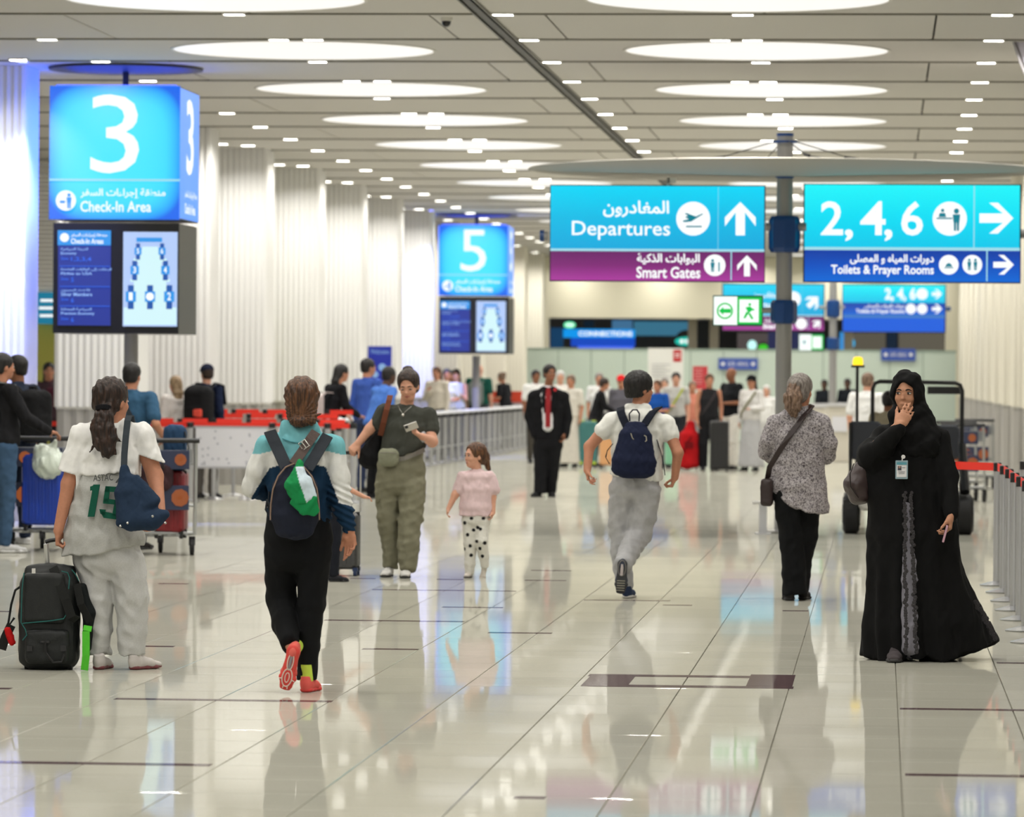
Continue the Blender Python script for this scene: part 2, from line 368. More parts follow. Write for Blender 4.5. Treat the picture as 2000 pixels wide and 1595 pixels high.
# ================================================================== THE HALL
HC = 5.0
def floor_mat(name, rgb, refl, rough=.035):
    m = bpy.data.materials.new(name); m.use_nodes = True; nt = m.node_tree; N = nt.nodes; L = nt.links
    N.remove(N['Principled BSDF']); out = N['Material Output']
    d = N.new('ShaderNodeBsdfDiffuse'); g = N.new('ShaderNodeBsdfGlossy'); g.inputs['Roughness'].default_value = rough
    g.inputs['Color'].default_value = (.97, .97, .95, 1)
    fr = N.new('ShaderNodeFresnel'); fr.inputs['IOR'].default_value = 1.45
    mul = N.new('ShaderNodeMath'); mul.operation = 'MULTIPLY'; mul.inputs[1].default_value = refl; L.new(fr.outputs[0], mul.inputs[0])
    mx = N.new('ShaderNodeMixShader'); L.new(mul.outputs[0], mx.inputs[0]); L.new(d.outputs[0], mx.inputs[1]); L.new(g.outputs[0], mx.inputs[2]); L.new(mx.outputs[0], out.inputs[0])
    geo = N.new('ShaderNodeNewGeometry'); n = N.new('ShaderNodeTexNoise'); n.inputs['Scale'].default_value = 120; n.inputs['Detail'].default_value = 2
    L.new(geo.outputs['Position'], n.inputs['Vector'])
    n2 = N.new('ShaderNodeTexWhiteNoise'); n2.noise_dimensions = '2D'
    sn = N.new('ShaderNodeVectorMath'); sn.operation = 'SNAP'; sn.inputs[1].default_value = (.56, .6333, 1)
    ad = N.new('ShaderNodeVectorMath'); ad.operation = 'ADD'; ad.inputs[1].default_value = (-.094+.56*40, 0, 0)
    L.new(geo.outputs['Position'], ad.inputs[0]); L.new(ad.outputs[0], sn.inputs[0]); L.new(sn.outputs[0], n2.inputs['Vector'])
    r = N.new('ShaderNodeMapRange'); r.inputs[1].default_value = .3; r.inputs[2].default_value = .7; r.inputs[3].default_value = .93; r.inputs[4].default_value = 1.05; L.new(n.outputs[0], r.inputs[0])
    r2 = N.new('ShaderNodeMapRange'); r2.inputs[3].default_value = .95; r2.inputs[4].default_value = 1.03; L.new(n2.outputs['Value'], r2.inputs[0])
    m1 = N.new('ShaderNodeMath'); m1.operation = 'MULTIPLY'; L.new(r.outputs[0], m1.inputs[0]); L.new(r2.outputs[0], m1.inputs[1])
    mc = N.new('ShaderNodeMix'); mc.data_type = 'RGBA'; mc.blend_type = 'MULTIPLY'; mc.inputs[0].default_value = 1; mc.inputs[6].default_value = (*lin(rgb), 1)
    L.new(m1.outputs[0], mc.inputs[7]); L.new(mc.outputs[2], d.inputs[0])
    return m
M_TILE = floor_mat('polished_stone', (186, 184, 171), .62)
M_INLAY = floor_mat('dark_inlay_stone', (88, 72, 74), .42)
M_GROUT = mat('grout', (120, 116, 104), .8)
TW, TD, X0 = .56, .6333, .094
Y_NEAR, Y_TILE, Y_END = 16.3, 16.3+.6333*20, 137.0
# floor slab below the tiles, then the tiles one by one near the camera
fl = MB().box((-4, 60, -.06), (34, 160, .1)).build('floor', M_GROUT); tag(fl, kind='structure', label='polished beige stone tile floor of the hall')
def tile_mesh():
    g = .0022; a, b = TW/2-g, TD/2-g; c = .002
    v = [(-a, -b, -.012), (a, -b, -.012), (a, b, -.012), (-a, b, -.012), (-a, -b, -c), (a, -b, -c), (a, b, -c), (-a, b, -c), (-a+c, -b+c, 0), (a-c, -b+c, 0), (a-c, b-c, 0), (-a+c, b-c, 0)]
    f = [[0, 1, 5, 4], [1, 2, 6, 5], [2, 3, 7, 6], [3, 0, 4, 7], [4, 5, 9, 8], [5, 6, 10, 9], [6, 7, 11, 10], [7, 4, 8, 11], [8, 9, 10, 11]]
    return v, f
tv, tf = tile_mesh(); proto = None
for j in range(20):
    yc = Y_NEAR+(j+.5)*TD
    xl, xr = P(-60, 900, yc+TD).x, P(2060, 900, yc+TD).x
    for i in range(math.floor((xl-X0)/TW), math.ceil((xr-X0)/TW)):
        if proto is None: o = proto = mkmesh('tile', tv, tf, M_TILE, fl)
        else: o = link(proto.copy(), fl)
        o.location = (X0+(i+.5)*TW, yc, 0); o.rotation_euler = (rng.normal()*.00035, rng.normal()*.0003, 0)
V = []; F = []
def tiles_mass(x_lo, x_hi, y_lo, y_hi, keep):
    for j in range(round((y_lo-Y_NEAR)/TD), int((y_hi-Y_NEAR)/TD)):
        yc = Y_NEAR+(j+.5)*TD
        for i in range(math.floor((x_lo-X0)/TW), math.ceil((x_hi-X0)/TW)):
            xc = X0+(i+.5)*TW
            if not keep(xc, yc): continue
            a, b = TW/2-.002, TD/2-.002; tx, ty = rng.normal()*.0004, rng.normal()*.0003; n = len(V)
            for (u, w) in ((-a, -b), (a, -b), (a, b), (-a, b)): V.append((xc+u, yc+w, u*ty+w*tx))
            F.append([n, n+1, n+2, n+3])
tiles_mass(-15, 6, Y_TILE, Y_END, lambda x, y: True)
def nearside(x, y):
    if y > Y_TILE: return False
    if y < Y_NEAR: return True
    xl, xr = P(-60, 900, y+TD/2).x, P(2060, 900, y+TD/2).x
    i = math.floor((x-X0)/TW); return not (math.floor((xl-X0)/TW) <= i < math.ceil((xr-X0)/TW))
tiles_mass(-12, 6, 4, Y_TILE, nearside)
tag(mkmesh('tile_field', V, F, M_TILE, fl), kind='stuff')
def inlay(x0, x1, y, th=.11, n=0):
    a, b = G(x0, y), G(x1, y); yj = Y_NEAR+round((a.y-Y_NEAR)/TD)*TD
    tag(MB().box(((a.x+b.x)/2, yj, -.0035), (b.x-a.x, th, .009)).build('inlay_strip', M_INLAY, fl))
for q in [(-30, 440, 1478), (230, 662, 1362), (700, 812, 1271), (645, 920, 1206), (730, 880, 1150), (872, 1010, 1153), (1758, 2030, 1388), (1768, 2030, 1510), (-30, 40, 1338),
          (690, 740, 1127), (858, 910, 1129), (1028, 1110, 1131), (1140, 1310, 1172), (1530, 1580, 1189), (1292, 1350, 1184), (300, 360, 1142), (280, 352, 1258), (960, 1085, 1231), (1945, 2030, 1290),
          (-30, 22, 1194), (1040, 1120, 1112), (864, 985, 1185), (1000, 1062, 1562)]: inlay(*q)
for (x0, x1) in ((1145, 1235), (1462, 1551)):   # the wide inlay with its light bar
    a, b = G(x0, 1328), G(x1, 1328); MB().box(((a.x+b.x)/2, a.y, -.0035), (b.x-a.x, .95, .0095)).build('inlay_strip', M_INLAY, fl)
for y in (1318, 1338):
    a, b = G(1150, y), G(1551, y); MB().box(((a.x+b.x)/2, a.y, -.0035), (b.x-a.x, .17, .0092)).build('inlay_strip', M_INLAY, fl)
# ---- ceiling
M_CEIL = mat('ceiling_paint', (212, 209, 203), .75, spec=.2); M_GAP = mat('ceiling_void', (70, 68, 62), .9)
ce = MB().box((-4, 56, HC+.09), (34, 150, .1)).build('ceiling', M_GAP); tag(ce, kind='structure', label='pale panelled ceiling of the hall with narrow dark joints')
ROW = 3.2; YR0 = P(1000, 26, 1).y; YR0 = (HC-CAMH)/((P(1000, 26, 1).z-CAMH))   # depth of the first visible joint line
YR0 -= 0
def cpanel(x0, x1, y0, y1): return MB().box(((x0+x1)/2, (y0+y1)/2, HC+.02), (x1-x0-.02, y1-y0-.035, .04), 0, None, 0)
pc = {}
for k in range(-18, 29):
    y0 = YR0+k*ROW
    even = k % 2 == 0
    xs = [-14.5, -11.3, -7.7, -4.24, -3.78, None, -3.66, -3.15, .49, 4.2] if even else [-14.5, -9.6, -5.9, -3.78, None, -3.66, -1.1, 2.4, 4.2]
    seg_ = []
    for a, b in zip(xs[:-1], xs[1:]):
        if a is None or b is None: continue
        key = (round(b-a, 3)); w = b-a
        if key not in pc:
            pc[key] = MB().box((0, 0, .02), (w-.022, ROW-.04, .04)).build('ceiling_panel', M_CEIL, ce); o = pc[key]
        else: o = link(pc[key].copy(), ce)
        o.location = ((a+b)/2, y0+ROW/2, HC)
M_JOINT_SHADE = mat('joint_shade_grey', (122, 118, 106), .8)
for k in range(-2, 28): MB().box((-4, YR0+k*ROW, HC-.006), (21, .03, .018)).build('joint_shade_strip', M_JOINT_SHADE, ce)  # added strips, painted grey to stand in for shade in the panel joints
MB().box((-3.72, 56, HC+.005), (.07, 150, .05)).box((-3.79, 56, HC-.008), (.015, 150, .03), 1).box((-3.65, 56, HC-.008), (.015, 150, .03), 1).build('trim_1', [mat('black_track', (38, 36, 34), .5), mat('track_edge', (105, 103, 96), .5)], ce)
# luminous discs
M_DISC = glow('light_membrane', (255, 251, 243), DISC_W); M_RIM = mat('white_metal', (222, 220, 212), .5)
M_DISC2 = glow('light_membrane_bright', (255, 253, 248), DISC_W*1.25)
def disc_proto(X, Y):
    r = empty('ceiling_disc', (X, Y, HC)); R = 1.35
    MB().lathe((0, 0, 0), [(R+.03, .02), (R+.03, -.008), (R+.01, -.012), (R, -.010), (R, .02)], 48).build('rim', M_RIM, r, True)
    MB().lathe((0, 0, 0), [(R, -.004), (R*.9, -.012), (R*.5, -.018), (.02, -.02)], 48).build('diffuser', M_DISC, r, True)
    return r
ords = ['first', 'second', 'third', 'fourth', 'fifth', 'sixth', 'seventh', 'eighth', 'ninth', 'tenth', 'eleventh', 'twelfth', 'thirteenth', 'fourteenth', 'fifteenth', 'sixteenth']
dp = None
for side, X in (('left', -6.0), ('right', -1.3)):
    n = 0
    for k in range(-8, 14):
        Y = YR0+1.5*ROW+k*2*ROW
        if dp is None: o = dp = disc_proto(X, Y)
        else: o = dup(dp, (X, Y, HC))
        lab = f'round glowing white ceiling disc, {ords[n]} from the front in the {side} row' if k >= -1 else f'unseen near ceiling disc in the {side} row, {ordi(-k-2)} behind the picture edge'
        tag(o, lab, 'ceiling light', f'glowing ceiling discs in the {side} row')
        if k >= -1: n += 1
# downlights
M_LAMP = glow('downlight_lens', (255, 252, 244), DOWN_W)
def dl():
    r = empty('downlight', (0, 0, HC))
    MB().box((0, -.075, -.008), (.20, .012, .02)).box((0, .075, -.008), (.20, .012, .02)).box((-.1, 0, -.008), (.012, .162, .02)).box((.1, 0, -.008), (.012, .162, .02)).build('frame', M_RIM, r)
    MB().box((0, 0, -.012), (.185, .14, .008), 0).build('lens', M_LAMP, r)
    la = bpy.data.lights.new('beam', 'AREA'); la.shape = 'RECTANGLE'; la.size = .185; la.size_y = .14; la.energy = DOWN_P; la.spread = math.radians(150); la.color = (1, .97, .91)
    lo = link(bpy.data.objects.new('beam', la), r); lo.location = (0, 0, -.02); return r
d0 = None
def down(X, Y, lab, grp):
    global d0
    if d0 is None: d0 = dl(); o = d0; o.location = (X, Y, HC)
    else: o = dup(d0, (X, Y, HC))
    tag(o, lab, 'downlight', grp)
rows = {-8.4: ('left of the left disc row', 1), -6.05: ('in the left disc row', 1), -3.53: ('beside the dark ceiling track', 1), -1.3: ('in the right disc row', 1), 1.09: ('right of the right disc row', 1)}
for X, (w, _) in rows.items():
    n = 0
    for k in range(-11, 27):
        down(X, YR0+k*ROW, f'small bright downlight {w}, {ordi(n)} from the front' if k >= 0 else f'unseen near downlight {w}, {ordi(-k-1)} behind the picture edge', f'downlights {w}'); n += k >= 0
for k in range(-1, 24, 2):
    Y = YR0+k*ROW
    w = f'{ordi((k+1)//2)} from the front'; down(-5.7, Y, f'second small downlight beside a left ceiling disc, {w}', 'downlights paired above the left discs'); down(-1.62, Y, f'second small downlight beside a right ceiling disc, {w}', 'downlights paired above the right discs')
YCOL = [50, 56.2, 62.2, 68, 74.4, 80.6, 86.8, 93, 99.2, 105.4, 111.6, 117.8, 124]
for k, yc in enumerate(YCOL):
    for dx, dy in ((-.34, -1.5), (0, -1.1)):
        down(-9.25+dx, yc+dy, f'small downlight before a left pleated column, {ordi(k)} pair, {"left" if dx else "right"} one', 'downlights before the left columns')
        down(2.3-dx, yc+dy, f'small downlight before a right pleated column, {ordi(k)} pair, {"right" if dx else "left"} one', 'downlights before the right columns')
for x, y, e, lab in ((-9.2, 48.9, 55, 'small added blue accent spot in the ceiling before the first left column'), (-9.0, 91.9, 45, 'small added blue accent spot in the ceiling left of the far cube sign')):
    o = empty('added_blue_spot', (x, y, HC), lab, 'downlight'); MB().lathe((0, 0, 0), [(.07, 0), (.07, -.03), (.055, -.035)], 16).build('housing', M_RIM, o, True); MB().lathe((0, 0, -.036), [(.05, 0), (.045, -.006)], 16).build('lens', glow('blue_lens', (120, 130, 255), 6), o)
    la = bpy.data.lights.new('blue_beam', 'SPOT'); la.energy = e*34; la.color = (.25, .32, 1); la.spot_size = math.radians(75); la.spot_blend = .8; la.shadow_soft_size = .05; lo = link(bpy.data.objects.new('blue_beam', la), o); lo.location = (0, 0, -.06); lo.rotation_euler = (math.radians(24), 0, 0)  # added ceiling spots, standing in for blue LED uplights on the columns
# camera dome
p = P(872, 34, (HC-CAMH)/((P(872, 34, 1).z-CAMH)))
t = empty('ceiling_camera', (p.x, p.y, HC), 'small black dome camera on the ceiling near the dark track', 'camera')
MB().lathe((0, 0, -.03), [(.055, .03), (.055, 0), (.05, -.005)], 20).build('base', M_RIM, t, True)
MB().lathe((0, 0, -.035), [(.045, 0), (.04, -.03), (.022, -.05), (.004, -.055)], 20).build('dome', mat('dark_glass', (15, 15, 18), .1), t, True)
# ---- pleated columns both sides
M_PLEAT = mat('white_pleats', (240, 239, 237), .55, spec=.3); M_PBASE = mat('grey_pleats', (168, 165, 160), .4)
M_PLEATW = mat('cream_pleats', (230, 225, 210), .55, spec=.3)
def pleats(x0, x1, y0, y1, z0, z1, per, dep):
    """pleated skin on the faces of a box: front (towards -y) and both sides"""
    b = MB(); path = []
    def run(ax, a, b_, c, s):
        n = max(2, round(abs(b_-a)/per)); out = []
        for i in range(n*2+1):
            t = a+(b_-a)*i/(n*2); off = dep if i % 2 else 0
            out.append((t, c+s*off) if ax == 'x' else (c+s*off, t))
        return out
    path = run('y', y1, y0, x0, -1)+run('x', x0, x1, y0, -1)[1:]+run('y', y0, y1, x1, 1)[1:]
    n = len(path); v = [(x, y, z0) for x, y in path]+[(x, y, z1) for x, y in path]
    f = [[i, i+1, n+i+1, n+i] for i in range(n-1)]+[[n-1, 0, n, 2*n-1]]+[list(range(n))[::-1], [n+i for i in range(n)]]
    return v, f
def column(parent, x0, x1, y, dep, m, zb=1.22, n=''):
    v, f = pleats(0, x1-x0, 0, dep, zb, HC, .0835, .02); o = mkmesh('pleated_column', v, f, m, parent, False, None, None, (x0, y, 0))
    v, f = pleats(.03, x1-x0-.03, .03, dep, .0, zb-.03, .16, .03); mkmesh('base_panel', v, f, M_PBASE, o)
    MB().box(((x1-x0)/2, dep/2, zb-.015), (x1-x0-.02, dep, .03)).build('ledge', M_RIM, o); return o
wl = MB().box((-14.2, 60, HC/2), (.2, 140, HC)).build('wall_left', M_PLEAT); tag(wl, 'white pleated columns lining the left side of the hall', kind='structure')
for i, y in enumerate([50, 56.2, 62.2, 68, 74.4, 80.6, 86.8, 93, 99.2, 105.4, 111.6, 117.8, 124]):
    column(wl, -10.35 if i == 0 else -10.15, -9.38 if i == 0 else -9.12, y, .75, M_PLEAT if i < 8 else M_PLEATW)
wr = MB().box((6.2, 60, HC/2), (.2, 140, HC)).build('wall_right', M_PLEAT); tag(wr, 'cream pleated columns lining the right side of the hall', kind='structure')
for y in [50, 56.2, 62.2, 68, 74.4, 80.6, 86.8, 93, 99.2, 105.4, 111.6, 117.8, 124]:
    column(wr, 2.1, 3.15, y, .75, M_PLEATW)
# the recess seen beside the first left column: louvres above, yellow wall below
M_YEL = mat('yellow_wall', (196, 194, 96), .7)
lw = MB().box((-12.2, 72, 1.45), (4, .1, 2.9)).build('wall_recess', M_YEL); tag(lw, 'yellow wall below white louvres in the left recess', kind='structure')
for i in range(30): MB().box((-12.2, 71.9, 2.95+i*.068), (4, .12, .04)).build('louvre', M_PLEAT, lw)
s_ = P(83, 600, 71); MB().box((s_.x, 71.8, s_.z), (.55, .06, .5)).build('teal_board', glow('teal_board_light', (20, 130, 165), .8), lw)
for dz, w in ((.12, .4), (0, .45), (-.12, .42)): MB().box((s_.x+.03, 71.75, s_.z+dz), (w, .02, .04)).build('board_line', glow('white_letters', (250, 253, 253), 1.08), lw)
# ---- end wall
M_FAS = mat('cream_fascia', (228, 222, 198), .6)
wb = MB().box((-3.9, 127, 4.15), (14, .5, 1.7)).build('wall_back', M_FAS); tag(wb, 'cream bulkhead closing the far end of the hall above a dark opening', kind='structure')
for x in (-9.6, 2.2): MB().box((x, 127, 1.65), (.9, .5, 3.3)).build('pier', M_FAS, wb)
for x in (-5.2, -4.6, -.9): MB().box((x, 127.4, 1.65), (.25, .3, 3.3)).build('pier', mat('taupe_post', (140, 132, 118), .6), wb)
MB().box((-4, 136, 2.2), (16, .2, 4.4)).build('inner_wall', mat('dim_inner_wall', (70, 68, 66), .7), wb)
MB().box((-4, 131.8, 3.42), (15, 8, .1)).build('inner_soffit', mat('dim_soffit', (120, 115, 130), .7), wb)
def pbox(px0, py0, px1, py1, Y):
    a, b = P(px0, py1, Y), P(px1, py0, Y); return (a.x, a.z, b.x, b.z)
def slab(name, px0, py0, px1, py1, Y, th, m, parent):
    x0, z0, x1, z1 = pbox(px0, py0, px1, py1, Y); return MB().box(((x0+x1)/2, Y+th/2, (z0+z1)/2), (x1-x0, th, z1-z0)).build(name, m, parent)
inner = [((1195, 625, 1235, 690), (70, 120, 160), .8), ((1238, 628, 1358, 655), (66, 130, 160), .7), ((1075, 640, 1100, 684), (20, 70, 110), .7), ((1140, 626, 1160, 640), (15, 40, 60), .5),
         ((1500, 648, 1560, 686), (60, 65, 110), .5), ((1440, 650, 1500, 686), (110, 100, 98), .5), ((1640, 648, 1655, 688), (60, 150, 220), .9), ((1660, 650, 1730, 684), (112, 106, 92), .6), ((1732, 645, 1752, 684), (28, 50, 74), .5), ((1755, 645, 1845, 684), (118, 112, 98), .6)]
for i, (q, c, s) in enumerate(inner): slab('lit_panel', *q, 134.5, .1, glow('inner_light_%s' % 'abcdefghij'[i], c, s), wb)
# far signs inside the opening
g = empty('hanging_sign', P(1178, 688, 129), 'long blue sign with white lettering in the dark far opening', 'sign')
def at_root(o, root): o.location = -root.location; return o
at_root(slab('sign_board', 1115, 652, 1240, 676, 129, .12, glow('blue_sign_light', (12, 70, 190), 1), g), g)
at_root(slab('upper_band', 1100, 643, 1240, 659, 128.9, .1, glow('azure_sign_light', (0, 150, 235), 1), g), g)
at_root(slab('lower_band', 1128, 676, 1237, 686, 128.95, .1, glow('violet_sign_light', (70, 110, 250), 1), g), g)
at_root(text('CONNECTIONS', pbox(1130, 647, 1235, 656, 128.85), 128.85, glow('white_letters', (250, 253, 253), 1.08), g, bold=.03), g)
for k, (q, c, lab) in enumerate([((1101, 628, 1124, 641), (120, 255, 190), 'small glowing green lamp sign at the left of the far opening'), ((1318, 658, 1362, 675), (30, 190, 170), 'small teal exit sign in the far opening right of the blue sign'),
                      ((1460, 664, 1478, 684), (200, 255, 250), 'pale round glowing sign in the opening right of the exit light'), ((1481, 672, 1500, 684), (60, 190, 40), 'small green and yellow glowing sign in the far opening'), ((1660, 662, 1670, 678), (40, 170, 220), 'small round azure lamp in the far right opening')]):
    x0, z0, x1, z1 = pbox(*q, 130); o = empty('exit_sign' if k < 2 else 'lamp_sign', ((x0+x1)/2, 130, (z0+z1)/2), lab, 'sign')
    MB().lathe((0, 0, 0), [((x1-x0)/2, 0), ((x1-x0)/2, .06)], 16, 'Y').build('glow_face', glow('lamp_face_%s' % 'abcde'[k], c, 1.1), o); o.children[0].scale = (1, 1, (z1-z0)/(x1-x0))
    MB().lathe((0, .03, 0), [((x1-x0)/2+.01, 0), ((x1-x0)/2+.01, .08)], 16, 'Y').build('housing', mat('dark_metal', (35, 36, 40), .4), o)
    if k < 2:
        for dx in (-.12, .02, .14): MB().box((dx*(x1-x0)*1.6, -.01, 0), ((x1-x0)*.16, .01, (z1-z0)*.4)).build('symbol', glow('white_letters', (250, 253, 253), 1.08), o)
# frosted green glass partition
gp = empty('glass_partition', (-3.5, 121, 0), 'long pale green frosted glass screen across the far end of the hall', 'partition')
M_FROST = mat('frosted_green_glass', (196, 210, 198), .5, spec=.4, emit=.18, ergb=(190, 215, 196)); M_FROST.node_tree.nodes['Principled BSDF'].inputs['Emission Strength'].default_value = .0
nb = 13; x0, x1 = P(1026, 700, 121).x, P(1868, 700, 121).x; w = (x1-x0)/nb
for i in range(nb):
    MB().box((x0+(i+.5)*w+3.5, 0, 1.2), (w-.03, .03, 2.35)).build('glass_pane', M_FROST, gp); MB().box((x0+i*w+3.5, .02, 1.2), (.045, .05, 2.38)).build('mullion', mat('mullion_grey', (150, 168, 156), .5), gp)
MB().box(((x0+x1)/2+3.5, 0, 2.4), (x1-x0, .06, .05)).build('top_rail', mat('mullion_grey'), gp)

fa = P(1975, 80, 46.3); o = empty('hanging_fin', (fa.x, 46.3, HC), 'pale lilac slanted panel hanging at the top right corner', 'panel')
pf_ = [P(a, b, 46.3)-Vector((fa.x, 46.3, HC)) for a, b in ((1962, 40), (1980, 80), (1993, 118), (2006, 150), (2060, 290), (2260, 290), (2260, 40))]
MB().prism([(v.x, v.z) for v in pf_], 0, .12).build('panel', mat('lilac_white', (226, 221, 236), .5), o)
MB().tube([(v.x, -.01, v.z) for v in pf_[:5]], .02, 6).build('edge', mat('ledge_dark', (150, 146, 150), .5), o)
# ================================================================== SIGNS
M_WL = glow('white_letters', (250, 253, 253), 1.08); M_BLK = mat('black_housing', (14, 14, 16), .35); M_POST = mat('grey_post', (156, 155, 152), .35, metal=.15)
M_BLUE = mat('blue_plastic', (18, 66, 128), .35, spec=.5)
class Sg:
    """a sign facing the camera: px boxes are turned to metres about an origin"""
    def __init__(s, name, px, py, Y, label, cat='sign', group=None, z=None):
        p = P(px, py, Y); s.o = empty(name, p, label, cat, group); s.p = p; s.Y = Y
    def L(s, px, py): q = P(px, py, s.Y)-s.p; return q.x, q.z
    def bx(s, x0, y0, x1, y1): a = s.L(x0, y1); b = s.L(x1, y0); return a[0], a[1], b[0], b[1]
    def slab(s, name, q, m, y=0, th=.05, parent=None):
        x0, z0, x1, z1 = s.bx(*q); dx = (x0+x1)/2; dz = (z0+z1)/2
        return MB().box((0, th/2, 0), (x1-x0, th, z1-z0)).build(name, m, parent or s.o, False, (dx, y, dz))
    def text(s, t, q, m=None, y=0, ar=False, bold=.02, name='lettering', parent=None): return text(t, s.bx(*q), y, m or M_WL, parent or s.o, name, bold, ar)
    def disc(s, px, py, r, m=None, y=0, name='pictogram'):
        x, z = s.L(px, py); rr = r*s.Y/FPX; return MB().lathe((0, -.012, 0), [(rr, 0), (rr, .01)], 36, 'Y').build(name, m or M_WL, s.o, False, (x, y, z))
    def poly(s, name, lst, m, y=0, th=.01, parent=None):
        b = MB()
        for pl in lst: b.prism([s.L(*p) for p in pl], y-th, y)
        return b.build(name, m, parent or s.o)
def arrow(cx, cy, w, h, ang=0, t=.3):
    """outline of a bold arrow pointing up, turned by ang (degrees, clockwise), in px"""
    hw, hh = w/2, h/2; a = w*t*.5
    pl = [(0, -hh), (hw, -hh+hw), (hw, -hh+hw+a*1.9), (a, -hh+a*2.2), (a, hh), (-a, hh), (-a, -hh+a*2.2), (-hw, -hh+hw+a*1.9), (-hw, -hh+hw)]
    c, s = math.cos(math.radians(ang)), math.sin(math.radians(ang)); pl = [(cx+x*c-y*s, cy+x*s+y*c) for x, y in pl]
    # split in three convex pieces
    return [[pl[0], pl[1], pl[2], pl[3]], [pl[0], pl[7], pl[8]][:0] or [pl[0], pl[3], pl[4], pl[5], pl[6]], [pl[0], pl[6], pl[7], pl[8]]]
M_CY1 = glow_grad('cyan_lightbox', [(0, (12, 168, 222)), (.5, (8, 188, 232)), (1, (0, 216, 250))])
M_CY2 = glow_grad('bright_cyan_lightbox', [(0, (0, 198, 236)), (.5, (0, 222, 246)), (1, (30, 246, 252))])
M_PUR = glow_grad('purple_lightbox', [(0, (172, 58, 158)), (.5, (128, 38, 118)), (1, (104, 32, 100))])
M_BL1 = glow_grad('royal_blue_lightbox', [(0, (0, 104, 214)), (.5, (0, 80, 192)), (1, (8, 58, 160))])
M_LINE = glow('pale_divider', (170, 232, 245), .9); M_GRN = glow('green_light', (0, 196, 76), 1); M_ICON_T = glow('teal_print', (20, 140, 160), .8); M_WLIT = glow('white_lightbox', (246, 255, 250), 1.1)
YP = 48.8
# pole with its canopy
pb = G(1530, 1040); XP = P(1531, 600, YP).x
po = empty('sign_pole', (XP, YP, 0), 'tall grey post with blue collars carrying the near Departures and toilets signs', 'pole')
def zp(py, Y=YP): return P(1531, py, Y).z
MB().lathe((0, 0, 0), [(.085, 0), (.085, zp(262))], 24).build('post', M_POST, po, True)
MB().lathe((0, 0, 0), [(.2, 0), (.2, .015), (.09, .03)], 24).build('foot_plate', M_POST, po, True)
def collar(z0, z1, r, o, name='collar'): 
    h = z1-z0; return MB().lathe((0, 0, z0), [(r*.86, 0), (r, h*.12), (r*1.02, h*.5), (r, h*.88), (r*.86, h)], 8).build(name, M_BLUE, o)
collar(zp(493), zp(422), .165, po); collar(zp(632), zp(586), .14, po)
MB().lathe((0, 0, zp(349)), [(.085, 0), (.105, .02), (.105, .07), (.09, .08)], 20).build('collar', M_BLUE, po, True)
MB().lathe((0, 0, zp(279)), [(.13, 0), (.13, .02)], 20).lathe((0, 0, zp(266)), [(.09, 0), (.09, .03)], 20).build('cap_ring', M_BLUE, po, True)
MB().lathe((0, 0, 0), [(.09, zp(345)), (1.2, zp(340)), (2.5, zp(336)), (2.72, zp(333)), (2.7, zp(331)), (1.0, zp(326)), (.09, zp(323))], 64).build('canopy_disc', mat('canopy_grey', (176, 173, 164), .7, spec=.15), po, True)
for a in range(4):
    an = math.radians(20+a*90 if a % 2 else 0+a*90); r = .68; zz = zp(308); zt = zp(277)
    MB().cyl((math.cos(an)*.12, math.sin(an)*.12, zt), (math.cos(an)*r, math.sin(an)*r, zz), .006, 6).cyl((math.cos(an)*r*.92, math.sin(an)*r*.92, zz+.01), (math.cos(an)*r*1.15, math.sin(an)*r*1.15, zz-.012), .016, 6).cyl((math.cos(an)*r*1.1, math.sin(an)*r*1.1, zz-.01), (math.cos(an)*2.2, math.sin(an)*2.2, zp(335)), .005, 6).build('stay_cable', mat('dark_metal', (35, 36, 40), .4), po)
# arms hold the signs
for py, x0, x1, r in ((443, 1496, 1575, .045), (606, 1486, 1530, .03)):
    a = P(x0, py, YP); b = P(x1, py, YP); MB().cyl((a.x-XP, 0, a.z), (b.x-XP, 0, b.z), r, 12).build('arm', M_POST, po, True)
def sign_left(S, x0, y0, x1, y1, detail=True, ang=0):
    q = lambda a, b, c, d: (x0+a*(x1-x0), y0+b*(y1-y0), x0+c*(x1-x0), y0+d*(y1-y0))
    S.slab('housing', (x0-2, y0-2, x1+2, y1+2), M_BLK, .0, .14)
    S.slab('cyan_panel', q(0, 0, 1, .675), M_CY1, -.012, .012); S.slab('purple_panel', q(0, .69, 1, 1), M_PUR, -.012, .012)
    S.slab('divider', q(0, .672, 1, .688), M_LINE, -.016, .012); S.slab('divider', q(.782, 0, .786, .672), M_LINE, -.016, .006); S.slab('divider', q(.842, .69, .848, 1), M_LINE, -.016, .006)
def ppl(cx, cy, h, w=.36):
    """standing figure pictogram: head octagon, body, legs"""
    r = h*.13; hd = [(cx+r*math.cos(i*.785), cy-h*.42+r*math.sin(i*.785)) for i in range(8)]
    return [hd, [(cx-h*w*.5, cy-h*.27), (cx+h*w*.5, cy-h*.27), (cx+h*w*.38, cy+h*.12), (cx-h*w*.38, cy+h*.12)], [(cx-h*.13, cy+h*.1), (cx-.01*h, cy+h*.1), (cx-.02*h, cy+h*.5), (cx-h*.12, cy+h*.5)], [(cx+.01*h, cy+h*.1), (cx+h*.13, cy+h*.1), (cx+h*.12, cy+h*.5), (cx+.02*h, cy+h*.5)]]
S = Sg('hanging_sign', 1283, 455, YP, 'cyan and purple lit sign reading Departures and Smart Gates, left of the near post')
sign_left(S, 1075, 364, 1493, 547)
S.text('المغادرون', (1178, 392, 1307, 424), ar=True, bold=.022, y=-.012); S.text('Departures', (1117, 432, 1309, 468), y=-.012, bold=.008)
S.disc(1354, 427, 33, y=-.012)
